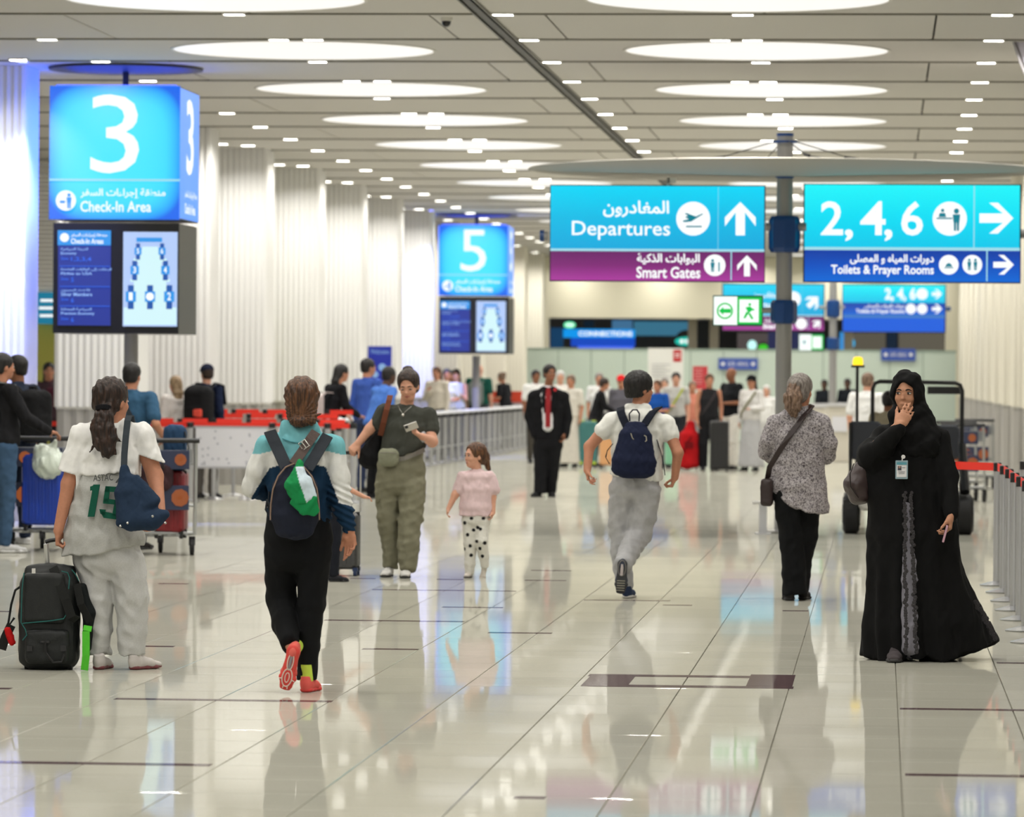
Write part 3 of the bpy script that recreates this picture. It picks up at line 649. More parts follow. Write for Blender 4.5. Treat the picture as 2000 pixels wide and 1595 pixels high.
S.poly('plane_symbol', [[(1338, 424), (1344, 421), (1356, 424), (1372, 417), (1374, 418), (1350, 433), (1336, 434), (1333, 431), (1345, 428)], [(1337, 417), (1341, 416), (1360, 423), (1352, 427)], [(1340, 441), (1371, 441), (1371, 444), (1340, 444)]], M_ICON_T, -.025, .006)
S.poly('arrow', arrow(1446, 427, 60, 65), M_WL, -.012); S.poly('arrow', arrow(1459, 519, 38, 41), M_WL, -.012)
S.text('البوابات الذكية', (1244, 495, 1367, 517), ar=True, bold=.03, y=-.012); S.text('Smart Gates', (1243, 521, 1368, 543), y=-.012, bold=.022)
S.disc(1396, 518, 21, y=-.012); S.poly('walker_symbol', ppl(1392, 519, 24), M_ICON_T, -.025, .006); S.poly('gate_symbol', [[(1403, 512), (1406, 512), (1406, 530), (1403, 530)]], M_ICON_T, -.025, .006)
S.poly('hanger', [[(1302, 345), (1308, 345), (1308, 364), (1302, 364)], [(1304, 347), (1320, 347), (1320, 357), (1304, 357)]], M_RIM, .05, .05)
S2 = Sg('hanging_sign', 1780, 455, YP, 'cyan and blue lit sign reading 2, 4, 6 and Toilets, right of the near post')
S2.slab('housing', (1568, 360, 1995, 551), M_BLK, 0, .14); S2.slab('cyan_panel', (1571, 362, 1992, 485), M_CY2, -.012, .012); S2.slab('blue_panel', (1571, 489, 1992, 549), M_BL1, -.012, .012)
S2.slab('divider', (1571, 484, 1992, 488), M_LINE, -.016, .012); S2.slab('divider', (1901, 362, 1904, 484), M_LINE, -.018, .006); S2.slab('divider', (1926, 489, 1929, 549), M_LINE, -.018, .006)
S2.text('2', (1603, 393, 1647, 459), y=-.012, bold=.015); S2.text(',', (1650, 448, 1666, 471), y=-.012, bold=.02); S2.text('4', (1680, 393, 1730, 459), y=-.012, bold=.015); S2.text(',', (1727, 448, 1743, 471), y=-.012, bold=.02); S2.text('6', (1760, 393, 1803, 460), y=-.012, bold=.015)
S2.disc(1855, 427, 33, y=-.012)
S2.poly('desk_symbol', ppl(1868, 430, 42)+[[(1829, 425), (1860, 425), (1860, 428), (1829, 428)]]+[[(1835, 416), (1846, 416), (1848, 424), (1833, 424)], [(1838, 408), (1844, 408), (1844, 414), (1838, 414)]], M_ICON_T, -.025, .006)
S2.poly('arrow', arrow(1946, 426, 60, 66, 90), M_WL, -.012); S2.poly('arrow', arrow(1960, 517, 38, 40, 90), M_WL, -.012)
S2.text('دورات المياه و المصلى', (1660, 497, 1824, 516), ar=True, bold=.03, y=-.012); S2.text('Toilets & Prayer Rooms', (1623, 518, 1824, 540), y=-.012, bold=.022)
S2.disc(1853, 517, 19, y=-.012); S2.disc(1899, 517, 19, y=-.012)
S2.poly('dome_symbol', [[(1846, 521), (1848, 516), (1853, 513), (1858, 516), (1860, 521)], [(1844, 522), (1862, 522), (1862, 524), (1844, 524)]], M_ICON_T, -.025, .006); S2.poly('people_symbol', ppl(1893, 517, 22)+ppl(1905, 517, 22), M_ICON_T, -.025, .006)
e = P(1997, 456, YP); MB().cyl((e.x-S2.p.x-.03, .07, e.z-S2.p.z), (e.x-S2.p.x+.1, .07, e.z-S2.p.z), .05, 12).build('end_cap', M_POST, S2.o)
e = P(1062, 460, YP); MB().cyl((e.x-S.p.x+.04, .07, e.z-S.p.z), (e.x-S.p.x-.03, .07, e.z-S.p.z), .05, 12).cyl((e.x-S.p.x-.0, .07, e.z-S.p.z), (e.x-S.p.x-.045, .07, e.z-S.p.z), .062, 12, None, 1).build('end_cap', [M_POST, M_BLUE], S.o)
# exit sign box on the same post
E1 = Sg('exit_sign', 1441, 606, YP-.02, 'white and green lit exit sign with a round arrow beside the near post')
E1.slab('housing', (1392, 577, 1490, 636), mat('dark_green_edge', (10, 90, 70), .4), 0, .12); E1.slab('arrow_panel', (1394, 579, 1440, 634), M_WLIT, -.012, .012); E1.slab('green_panel', (1440, 580, 1488, 633), M_GRN, -.012, .012); E1.slab('runner_panel', (1444, 585, 1482, 629), M_WLIT, -.02, .01)
x, z = E1.L(1416, 607); MB().tube([(x+.078*math.cos(t*.2618), -.02, z+.078*math.sin(t*.2618)) for t in range(24)], .009, 6, 0, True).build('ring', M_GRN, E1.o)
E1.poly('arrow', [[(1404, 607), (1413, 599), (1413, 615)], [(1412, 603), (1428, 603), (1428, 611), (1412, 611)]], M_GRN, -.016)
E1.poly('runner_symbol', [[(1462, 592), (1467, 592), (1467, 597), (1462, 597)], [(1456, 600), (1466, 598), (1470, 606), (1462, 612)], [(1460, 610), (1466, 612), (1472, 622), (1468, 624)], [(1458, 608), (1462, 612), (1456, 622), (1452, 621)], [(1466, 600), (1474, 604), (1473, 607), (1465, 604)]], M_GRN, -.03)
# ---- far post with the second pair of signs
YF = 101.0; XF = P(1627, 640, YF).x
pf = empty('sign_pole', (XF, YF, 0), 'thinner grey post far down the hall carrying the second pair of lit signs', 'pole')
MB().lathe((0, 0, 0), [(.085, 0), (.085, P(1627, 500, YF).z)], 16).build('post', M_POST, pf, True); collar(P(1627, 620, YF).z, P(1627, 586, YF).z, .15, pf); collar(P(1627, 683, YF).z, P(1627, 659, YF).z, .14, pf)
a = P(1600, 600, YF); b = P(1650, 600, YF); MB().cyl((a.x-XF, 0, a.z), (b.x-XF, 0, b.z), .04, 10).build('arm', M_POST, pf)
S3 = Sg('hanging_sign', 1510, 600, YF, 'far cyan and purple lit sign with diagonal arrows left of the far post')
sign_left(S3, 1412, 556, 1609, 644)
S3.poly('arrow', arrow(1588, 589, 28, 28, 45, .36), M_WL, -.012); S3.poly('arrow', arrow(1596, 632, 18, 18, 45, .36), M_WL, -.012)
S3.disc(1549, 584, 15, y=-.012); S3.disc(1565, 632, 11, y=-.012); S3.text('المغادرون', (1470, 570, 1528, 584), ar=True, bold=.02, y=-.012); S3.text('Departures', (1450, 590, 1528, 604), y=-.012); S3.text('Smart Gates', (1490, 632, 1548, 642), y=-.012, bold=.04); S3.text('البوابات الذكية', (1494, 622, 1548, 631), y=-.012, bold=.04, ar=True)
S4 = Sg('hanging_sign', 1745, 600, YF, 'far blue lit sign repeating 2, 4, 6 with small arrows right of the far post')
S4.slab('housing', (1644, 555, 1848, 649), M_BLK, 0, .14); S4.slab('cyan_panel', (1646, 557, 1846, 588), M_CY2, -.012, .012); S4.slab('blue_panel', (1646, 591, 1846, 616), M_BL1, -.012, .012); S4.slab('lower_panel', (1646, 620, 1845, 647), glow('vivid_blue_light', (0, 92, 220), 1), -.012, .012)
S4.slab('divider', (1646, 588, 1846, 591), M_CY1, -.016, .01); S4.slab('divider', (1646, 616, 1846, 620), glow('steel_blue_light', (70, 130, 200), .9), -.016, .01)
S4.text('2, 4, 6', (1728, 562, 1789, 589), y=-.012, bold=.04); S4.disc(1801, 574, 11, y=-.012); S4.poly('arrow', arrow(1830, 574, 18, 20, 90, .36), M_WL, -.012); S4.poly('arrow', arrow(1830, 603, 18, 20, 90, .36), M_WL, -.012)
S4.disc(1779, 603, 10, y=-.012); S4.disc(1801, 603, 10, y=-.012); S4.text('Toilets & Prayer Rooms', (1672, 604, 1767, 613), y=-.012, bold=.03); S4.text('دورات المياه و المصلى', (1689, 594, 1767, 602), y=-.012, bold=.03, ar=True)
e = P(1850, 603, YF); MB().cyl((e.x-S4.p.x-.02, .07, e.z-S4.p.z), (e.x-S4.p.x+.08, .07, e.z-S4.p.z), .05, 10).build('end_cap', M_BLUE, S4.o)
E2 = Sg('exit_sign', 1585, 668, YF-.02, 'small glowing white and green exit sign far away beside the far post')
E2.slab('housing', (1560, 652, 1609, 685), mat('dark_green_edge', (10, 90, 70), .4), 0, .12); E2.slab('arrow_panel', (1561, 653, 1585, 684), M_WLIT, -.012, .012); E2.slab('green_panel', (1585, 654, 1608, 683), M_GRN, -.012, .012); E2.slab('runner_panel', (1587, 657, 1605, 680), M_WLIT, -.02, .01)
E2.poly('arrow', [[(1567, 668), (1573, 663), (1573, 673)]], M_ICON_T, -.016)
# ---- check-in cubes
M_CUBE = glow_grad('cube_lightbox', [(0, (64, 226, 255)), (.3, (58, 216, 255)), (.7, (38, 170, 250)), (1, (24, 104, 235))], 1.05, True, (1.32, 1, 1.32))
M_CUBES = glow_grad('cube_side_light', [(0, (80, 150, 255)), (1, (110, 160, 255))], 1.1)
M_SCRB = glow('screen_dark_blue', (22, 46, 146), 1); M_SCRT = glow('screen_azure', (40, 150, 232), 1); M_SCRL = glow('screen_pale_blue', (180, 205, 250), 1); M_SCRW = glow('screen_white_cyan', (212, 246, 250), 1); M_SCRN = glow('screen_navy_box', (24, 84, 168), 1); M_SCRX = glow('screen_text_blue', (40, 100, 230), 1); M_SCRI = glow('screen_text', (150, 190, 250), 1)
def cube(num, px0, py0, px1, py1, sx1, b, scr0, scr1, Y, label, polepx):
    """px0..px1 front face, py0..py1, b: black box (x0,y0,x1,y1), two screens"""
    S = Sg('checkin_sign', (px0+px1)/2, (py0+py1)/2, Y, label); w = (px1-px0)*Y/FPX; h = (py1-py0)*Y/FPX
    u = lambda a, b_, c, d: (px0+a*(px1-px0), py0+b_*(py1-py0), px0+c*(px1-px0), py0+d*(py1-py0))
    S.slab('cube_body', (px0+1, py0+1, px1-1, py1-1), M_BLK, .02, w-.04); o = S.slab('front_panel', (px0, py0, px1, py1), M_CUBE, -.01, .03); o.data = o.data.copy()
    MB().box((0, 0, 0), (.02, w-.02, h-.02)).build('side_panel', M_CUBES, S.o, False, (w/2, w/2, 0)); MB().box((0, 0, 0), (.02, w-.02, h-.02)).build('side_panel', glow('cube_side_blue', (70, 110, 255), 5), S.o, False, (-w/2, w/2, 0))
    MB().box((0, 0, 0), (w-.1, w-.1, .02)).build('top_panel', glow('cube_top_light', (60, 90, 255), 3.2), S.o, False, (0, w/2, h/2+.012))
    S.text(num, u(.315, .065, .69, .655), y=-.012, bold=0); S.slab('divider', u(0, .70, 1, .712), M_LINE, -.018, .008)
    x, z = S.L(*u(.13, .86, 0, 0)[:2]); S.disc(*u(.13, .86, 0, 0)[:2], w*.078*FPX/Y, y=-.012); S.poly('desk_symbol', ppl(*u(.155, .865, 0, 0)[:2], (py1-py0)*.11)+[[u(.085, .86, 0, 0)[:2], u(.125, .86, 0, 0)[:2], u(.125, .88, 0, 0)[:2], u(.085, .88, 0, 0)[:2]]], M_SCRT, -.025, .006)
    S.text('منطقة إجراءات السفر', u(.24, .77, .89, .845), ar=True, bold=.02, y=-.012); S.text('Check-In Area', u(.24, .865, .78, .945), y=-.012, bold=.015)
    Rz = Matrix.Rotation(math.pi/2, 3, 'Z')
    for t, bx, ar in ((num, (-.3*w*.6, -.15*h, .3*w*.6, .43*h), False), ('Check-In Area', (-.26*w, -.45*h, .28*w, -.37*h), False), ('منطقة إجراءات السفر', (-.26*w, -.34*h, .38*w, -.27*h), True)):
        text(t, bx, 0, M_WL, S.o, 'side_lettering', .02, ar, R=Rz, org=(w/2+.012, w/2, 0))
    # screens
    bw = (b[2]-b[0])*Y/FPX; S.slab('screen_housing', b, M_BLK, 0, bw*.95)
    for k, s in enumerate((scr0, scr1)):
        sc = S.slab('screen', s, M_SCRB if k == 0 else M_SCRL, -.01, .012); v = lambda a, c, d, e: (s[0]+a*(s[2]-s[0]), s[1]+c*(s[3]-s[1]), s[0]+d*(s[2]-s[0]), s[1]+e*(s[3]-s[1]))
        if k == 0:
            S.slab('screen_header', v(0, 0, 1, .155), M_SCRT, -.014, .006); S.disc(*v(.13, .075, 0, 0)[:2], w*.034*FPX/Y, y=-.01, name='header_symbol')
            S.text('منطقة إجراءات السفر', v(.25, .03, .93, .075), ar=True, y=-.014, name='screen_text'); S.text('Check-In Areas', v(.25, .085, .86, .14), y=-.014, name='screen_text')
            for r, (a1, a2, nn, y0) in enumerate((('الدرجة السياحية', 'Economy', '1,2,3,4', .18), ('الرحلات إلى الولايات المتحدة', 'Flights to USA', '5', .395), ('الأعضاء المميزون', 'Silver Members', '6', .61), ('السياحية الممتازة', 'Premium Economy', '6', .815))):
                S.text(a1, v(.06, y0, .06+.034*len(a1), y0+.035), M_SCRI, ar=True, y=-.01, name='screen_text'); S.text(a2, v(.06, y0+.045, .06+.042*len(a2), y0+.082), M_SCRI, y=-.01, name='screen_text')
                S.text('Zone', v(.06, y0+.10, .2, y0+.13), M_SCRX, y=-.01, name='screen_text'); S.text(nn, v(.25, y0+.1, .25+.055*len(nn), y0+.15), M_SCRX, y=-.01, name='screen_text')
                if r: S.slab('screen_rule', v(.04, y0-.02, .98, y0-.015), M_SCRX, -.014, .005)
        else:
            pt = lambda a, c: v(a, c, 0, 0)[:2]
            S.poly('floor_plan', [[pt(.36, .155), pt(.64, .155), pt(.9, .8), pt(.1, .8)], [pt(.02, .8), pt(.98, .8), pt(.98, .985), pt(.02, .985)], [pt(.2, .28), pt(.8, .28), pt(.8, .32), pt(.2, .32)], [pt(.14, .5), pt(.86, .5), pt(.86, .53), pt(.14, .53)]], M_SCRW, -.011, .004)
            S.slab('map_title', v(.25, .06, .72, .105), M_SCRT, -.015, .005)
            for n, (cx_, cy_) in {'5': (.28, .2), '6': (.72, .2), '3': (.22, .4), '4': (.78, .4), '1': (.15, .68), '2': (.85, .68), '': (.5, .68)}.items():
                sz = .075 if cy_ < .3 else .09 if cy_ < .5 else .11
                S.slab('map_block', v(cx_-sz*.5, cy_-sz*1.05, cx_+sz*.5, cy_+sz*1.25), M_SCRN, -.017, .005); S.slab('map_tile', v(cx_-sz*.85, cy_-sz*.45, cx_+sz*.85, cy_+sz*.55), M_SCRT, -.02, .005)
                if n: S.text(n, v(cx_-sz*.32, cy_-sz*.35, cx_+sz*.32, cy_+sz*.4), y=-.02, name='map_number', bold=.02)
                else: S.disc(*pt(cx_, cy_+.005), w*.03*FPX/Y, y=-.018, name='map_number')
    zc = S.p.z; xp_ = P(polepx, 600, Y).x-S.p.x
    MB().lathe((xp_, w/2, -zc), [(.3, 0), (.3, .02), (.08, .03), (.08, zc-(S.p.z-P(0, b[3], Y).z)+.02)], 16).build('pole', M_POST, S.o, True)
    MB().cyl((0, w/2, h/2), (0, w/2, HC-zc-.02), .035, 10).build('hanger', mat('dark_metal', (35, 36, 40), .4), S.o)
    MB().lathe((0, w/2, HC-zc), [(.85, 0), (.85, -.03), (.2, -.05)], 32).build('ceiling_plate', mat('dark_plate', (60, 58, 56), .5), S.o, True)
    return S
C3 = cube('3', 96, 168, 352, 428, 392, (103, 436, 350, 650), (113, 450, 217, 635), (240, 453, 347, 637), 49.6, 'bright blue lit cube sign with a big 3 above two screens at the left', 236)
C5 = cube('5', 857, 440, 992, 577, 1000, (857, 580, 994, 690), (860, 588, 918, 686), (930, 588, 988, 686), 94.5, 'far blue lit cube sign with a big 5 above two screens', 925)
# ---- banners and boards
def board(name, q, Y, m, label, cat='sign', foot=True, th=.05):
    a = P(q[0], q[3], Y); b = P(q[2], q[1], Y); cx = (a.x+b.x)/2
    o = empty(name, (cx, Y, 0 if foot else (a.z+b.z)/2), label, cat); z0 = 0 if foot else (a.z+b.z)/2
    MB().box((0, 0, (a.z+b.z)/2-z0), (b.x-a.x, th, b.z-a.z)).build('board', m, o)
    if foot: MB().box((-(b.x-a.x)*.35, 0, a.z/2), (.04, .03, a.z)).box(((b.x-a.x)*.35, 0, a.z/2), (.04, .03, a.z)).box((0, 0, .015), ((b.x-a.x)*.9, .4, .03)).build('stand', M_RIM, o)
    return o, (lambda x0, y0, x1, y1: (P(x0, y1, Y).x-cx, P(x0, y1, Y).z-z0, P(x1, y0, Y).x-cx, P(x1, y0, Y).z-z0))
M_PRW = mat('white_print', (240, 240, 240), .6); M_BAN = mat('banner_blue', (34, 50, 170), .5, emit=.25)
o, f = board('banner_stand', (718, 676, 765, 790), 84, M_BAN, 'upright blue banner with pale lettering behind the men in blue shirts'); text('Welcome', f(724, 682, 760, 691), -.025, glow('banner_letters', (150, 190, 235), .8), o)
MB().lathe((.05, -.04, f(0, 712, 1, 712)[1]), [(.07, 0), (.07, .01)], 16, 'Y').lathe((-.08, -.04, f(0, 726, 1, 726)[1]), [(.06, 0), (.06, .01)], 16, 'Y').build('banner_print', glow('banner_letters', (150, 190, 235), .8), o)
o, f = board('notice_board', (1265, 680, 1335, 790), 112, mat('board_white', (226, 226, 220), .6), 'tall white notice board with a red emblem before the glass screen')
x0, z0, x1, z1 = f(1315, 683, 1331, 706); MB().box(((x0+x1)/2, -.03, (z0+z1)/2), (x1-x0, .01, z1-z0)).build('emblem', mat('emblem_red', (190, 40, 44), .6), o)
for i in range(5): x0, z0, x1, z1 = f(1273, 711+i*6, 1310-(i % 2)*9, 712+i*6); MB().box(((x0+x1)/2, -.03, (z0+z1)/2), (x1-x0, .01, .012)).build('text_line', mat('print_grey', (150, 150, 155), .7), o)
x0, z0, x1, z1 = f(1318, 690, 1328, 693); MB().box(((x0+x1)/2, -.037, (z0+z1)/2), (x1-x0, .006, .03)).box(((x0+x1)/2, -.037, (z0+z1)/2-.07), (x1-x0, .006, .02)).build('emblem_mark', M_PRW, o)
o, f = board('poster_stand', (1353, 715, 1382, 760), 100, mat('poster_red', (196, 60, 66), .6), 'small red poster stand behind the waiting passengers'); x0, z0, x1, z1 = f(1355, 718, 1374, 752)
for i in range(6): MB().box(((x0+x1)/2, -.03, z1-.04-i*.06), ((x1-x0)*(.9-.2*(i % 2)), .01, .02)).build('text_line', mat('print_pink', (226, 150, 150), .7), o)
for q, lab in (((1403, 700, 1480, 721), 'blue hanging direction board with white arrows left of the near post'), ((1721, 681, 1788, 704), 'blue direction board with white lettering at the far right')):
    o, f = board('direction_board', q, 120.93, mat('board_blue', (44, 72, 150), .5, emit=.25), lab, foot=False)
    h = (q[1]+q[3])/2; text('GATES   ARRIVALS', f(q[0]+18, h-4, q[2]-18, h+4), -.025, M_PRW, o)
    for xx in (q[0]+9, q[2]-9): x0, z0, x1, z1 = f(xx-4, h-4, xx+4, h+4); MB().lathe(((x0+x1)/2, -.04, (z0+z1)/2), [(.05, 0), (.05, .01)], 12, 'Y').build('symbol', M_PRW, o)
# ================================================================== PEOPLE: shared builders
SK = {'fair': (214, 160, 134), 'tan': (190, 132, 104), 'olive': (196, 142, 112), 'brown': (140, 92, 66), 'dark': (84, 56, 42)}
def skin(n): return mat('skin_'+n, SK[n], .55, noise=.05, nscale=60, spec=.35)
HR = {'black': ((14, 12, 12), (36, 32, 32)), 'darkbrown': ((26, 17, 14), (62, 42, 32)), 'brown': ((52, 32, 20), (112, 74, 46)), 'blond': ((120, 96, 70), (180, 156, 124)), 'grey': ((96, 88, 82), (158, 150, 144)), 'greybrown': ((86, 66, 54), (150, 124, 104)), 'white': ((178, 176, 172), (222, 220, 216))}
def hairm(n): return mat('hair_'+n, HR[n][0], .5, streak=HR[n][1], spec=.4)
class Fig:
    def __init__(s, px, py, label, Y=None, group=None, cat='person', name='person'):
        s.root = G(px, py) if Y is None else Vector((P(px, 800, Y).x, Y, 0)); s.Y = s.root.y; s.s = s.Y/FPX
        s.o = empty(name, s.root, label, cat, group)
    def p(s, px, py, dy=0): return A3(P(px, py, s.Y+dy)-s.root)
    def rows(s, L, u=(1, 0, 0), k=.02, sub=False):
        """chain through (px, py, dy, halfwidth px, halfdepth m)"""
        return chain([s.p(a, b, c) for a, b, c, _, _ in L], [(w*s.s, d) for *_, w, d in L], u, k, sub)
    def limb(s, L, k=.02, sub=False):
        """round limb through (px, py, dy, radius px)"""
        return chain([s.p(a, b, c) for a, b, c, _ in L], [r*s.s for *_, r in L], (1, 0, 0), k, sub)
    def obj(s, name, ops, m, h=.008, parent=None, **k):
        if name == 'body':   # what lies under the clothes is a little slimmer than the cut of the cloth
            zt = max(o['a'][2] for o in ops if o['t'] == 'seg'); done = 0
            for o in ops:
                if o['t'] != 'seg': continue
                if o['ra'][0] != o['ra'][1]:
                    if max(o['ra']) > .055: o['ra'] = tuple(v*.86 for v in o['ra']); o['rb'] = tuple(v*.86 for v in o['rb'])
                elif max(o['a'][2], o['b'][2]) < zt*.66 and max(o['ra'][0], o['rb'][0]) > .03 and o['a'][2]-o['b'][2] > .2*zt*.5: o['ra'] = tuple(v*.7 for v in o['ra']); o['rb'] = tuple(v*.72 for v in o['rb'])
        return sdf_obj(name, ops, m, parent or s.o, h, **k)
def cut(c, n, fn=None): return dict(t='cut', c=A3(c), n=nrm(n), sub=True, fn=fn)
_ob, _od = opbounds, opdist
def opbounds(o): return (np.full(3, -9.), np.full(3, 9.)) if o['t'] == 'cut' else _ob(o)
def opdist(o, X, Y, Z):
    if o['t'] == 'cut':
        d = (X-o['c'][0])*o['n'][0]+(Y-o['c'][1])*o['n'][1]+(Z-o['c'][2])*o['n'][2]
        if o['fn']: d = d+o['fn'](X, Y, Z)
        return -d
    return _od(o, X, Y, Z)
def cutop(c, n, fn=None):
    o = cut(c, n, fn); o['k'] = .006; return o
def head_ops(C, M, s, nose=1.0, ears=True, jaw=1.0):
    p = lambda x, y, z: A3(C)+s*(x*M[0]+y*M[1]+z*M[2]); e = lambda c, r, **k: ell(p(*c), np.array(r)*s, M, **k)
    o = [e((0, -.012, .03), (.074, .092, .084), k=.01), e((0, .028, -.028), (.058, .062, .082), k=.03), e((0, .045, -.078), (.040*jaw, .042, .032), k=.02),
         seg(p(-.032, .078, .020), p(.032, .078, .020), .010*s, .010*s, k=.015), seg(p(0, .086, .004), p(0, .103*nose, -.026), .007*s, .0105*s, k=.008), e((-.009, .092, -.030), (.007, .008, .006), k=.004), e((.009, .092, -.030), (.007, .008, .006), k=.004),
         e((-.036, .066, -.028), (.018, .018, .018), k=.02), e((.036, .066, -.028), (.018, .018, .018), k=.02)]
    for sx in (-1, 1): o.append(e((sx*.031, .096, .003), (.015, .012, .010), k=.010, sub=True))
    o.append(e((0, .083, -.058), (.022, .014, .010), k=.008))
    if ears:
        for sx in (-1, 1): o += [e((sx*.073, -.004, -.012), (.010, .019, .030), k=.006)]
    return o
def face_parts(fig, C, M, s, brow=(30, 20, 16), iris=(40, 26, 18), lips=(168, 92, 84), look=-.0, closed=False, smile=0, hid_mouth=False):
    p = lambda x, y, z: Vector(A3(C)+s*(x*M[0]+y*M[1]+z*M[2])); R3 = Matrix([list(M[0]), list(M[1]), list(M[2])]).transposed()
    me = mat('eye_white', (206, 198, 192), .3); mi = mat('iris_%d' % iris[0], iris, .15); mb = mat('brow_%d' % brow[0], brow, .8); ml = mat('lips_%d' % lips[0], lips, .45); mk = mat('lash_line', (28, 20, 18), .6)
    for sx in (-1, 1):
        prof = [(0.0005, -1)]+[(math.sin(a), -math.cos(a)) for a in np.linspace(.3, 2.84, 9)]+[(.0005, 1)]
        def ball(name, c, r, m, parent): 
            b = MB().lathe((0, 0, 0), [(q*1, z) for q, z in prof], 14, 'Y'); b.v = [tuple(R3@Vector((v[0]*r[0]*s, v[1]*r[1]*s, v[2]*r[2]*s))+c) for v in b.v]; return b.build(name, m, parent, True)
        e = ball('eye', p(sx*.031, .0815 if not closed else .078, .003), (.0135, .008, .0068 if not closed else .002), me, fig.o)
        ball('iris', p(sx*.031+look, .0865, .0025 if not closed else .001), (.0072, .0045, .0068 if not closed else .0024), mi, e)
        MB().tube([p(sx*.031+a*.0155, .089-abs(a)*.006 if not closed else .0905-abs(a)*.006, (.010-abs(a)**2*.004) if not closed else (-.003+abs(a)**2*.003)) for a in (-1, -.5, 0, .5, 1)], [.0008*s, .0018*s, .002*s, .0018*s, .0008*s], 6).build('eyelash', mk, fig.o)
        MB().tube([p(sx*(.012+.014*t), .0915-.0025*t*t, .020+.006*math.sin(t*1.35)-.001*t) for t in (0, .6, 1.2, 1.8, 2.4)], [.0028*s, .0044*s, .0042*s, .0034*s, .0012*s], 6).build('eyebrow', mb, fig.o)
    if not hid_mouth:
        MB().tube([p(a*.023, .0955-abs(a)*.009, -.0555+.002*(1-abs(a))+smile*abs(a)*.004) for a in (-1, -.6, -.2, .2, .6, 1)], [.001*s, .003*s, .0042*s, .0042*s, .003*s, .001*s], 6).tube([p(a*.020, .0945-abs(a)*.008, -.0635+abs(a)*.004) for a in (-1, -.5, 0, .5, 1)], [.001*s, .0042*s, .005*s, .0042*s, .001*s], 6).build('lips', ml, fig.o)
def hair_ops(C, M, s, style='short', nape=-.06, fringe=.0):
    p = lambda x, y, z: A3(C)+s*(x*M[0]+y*M[1]+z*M[2]); e = lambda c, r, **k: ell(p(*c), np.array(r)*s, M, **k)
    o = [e((0, -.016, .036), (.086, .102, .091), k=.01), e((0, -.045, -.02), (.076, .062, .07), k=.02)]
    o += [e((0, .088, -.032+fringe), (.064, .062, .092), k=.006, sub=True), e((-.05, .07, -.06), (.05, .05, .06), k=.006, sub=True), e((.05, .07, -.06), (.05, .05, .06), k=.006, sub=True)]
    if style in ('short', 'cap'):
        o += [e((-.086, .0, -.045), (.028, .04, .045), k=.006, sub=True), e((.086, .0, -.045), (.028, .04, .045), k=.006, sub=True)]
    c_ = cutop(p(0, 0, nape), -M[2]+M[1]*.15); o.append(c_)
    return o
def hand_ops(W, D, N, T, s=1.0, curl=(25, 25, 25, 25), spread=.06, thumb=(.6, .75, .25), thumb_curl=.3):
    """wrist W, fingers along D, palm faces N, thumb on side T"""
    W, D = A3(W), nrm(D); N = nrm(A3(N)-D*(A3(N)@D)); T = nrm(A3(T)-D*(A3(T)@D)-N*(A3(T)@N)); p = lambda d, t, n: W+s*(d*D+t*T+n*N)
    o = [seg(p(-.01, 0, 0), p(.03, .002, 0), (.024*s, .017*s), (.036*s, .015*s), T, .012), seg(p(.03, .002, 0), p(.076, 0, .0), (.036*s, .015*s), (.040*s, .0125*s), T, .008), ell(p(.035, .022, .008), (.018*s, .018*s, .018*s), k=.012)]
    for i, (t, b, L) in enumerate(((.029, .082, .070), (.010, .088, .078), (-.010, .085, .072), (-.028, .076, .056))):
        a = math.radians(curl[i]); pos = p(b-.012, t, 0); r = (.0088, .0092, .0088, .0078)[i]*s; ang = 0; ts = spread*(t/.02)
        for f, rr in ((.42, 1.0), (.32, .92), (.26, .8)):
            ang += a*(1 if f == .42 else 1.15); d = nrm(math.cos(ang)*(D+T*ts)+math.sin(ang)*N); nx = pos+d*(L*s*f+(.012*s if f == .42 else 0)); o.append(seg(pos, nx, r*rr, r*rr*.93, k=.0035)); pos = nx
    tb = p(.018, .026, .006); d1 = nrm(thumb[0]*D+thumb[1]*T+thumb[2]*N); t1 = tb+d1*.040*s; d2 = nrm(d1+D*thumb_curl*.6+N*thumb_curl*.5); t2 = t1+d2*.028*s; t3 = t2+nrm(d2+N*thumb_curl*.3)*.020*s
    o += [seg(tb, t1, .0145*s, .0108*s, k=.010), seg(t1, t2, .0105*s, .0098*s, k=.004), seg(t2, t3, .0098*s, .0082*s, k=.004)]
    return o
SHOES = {}
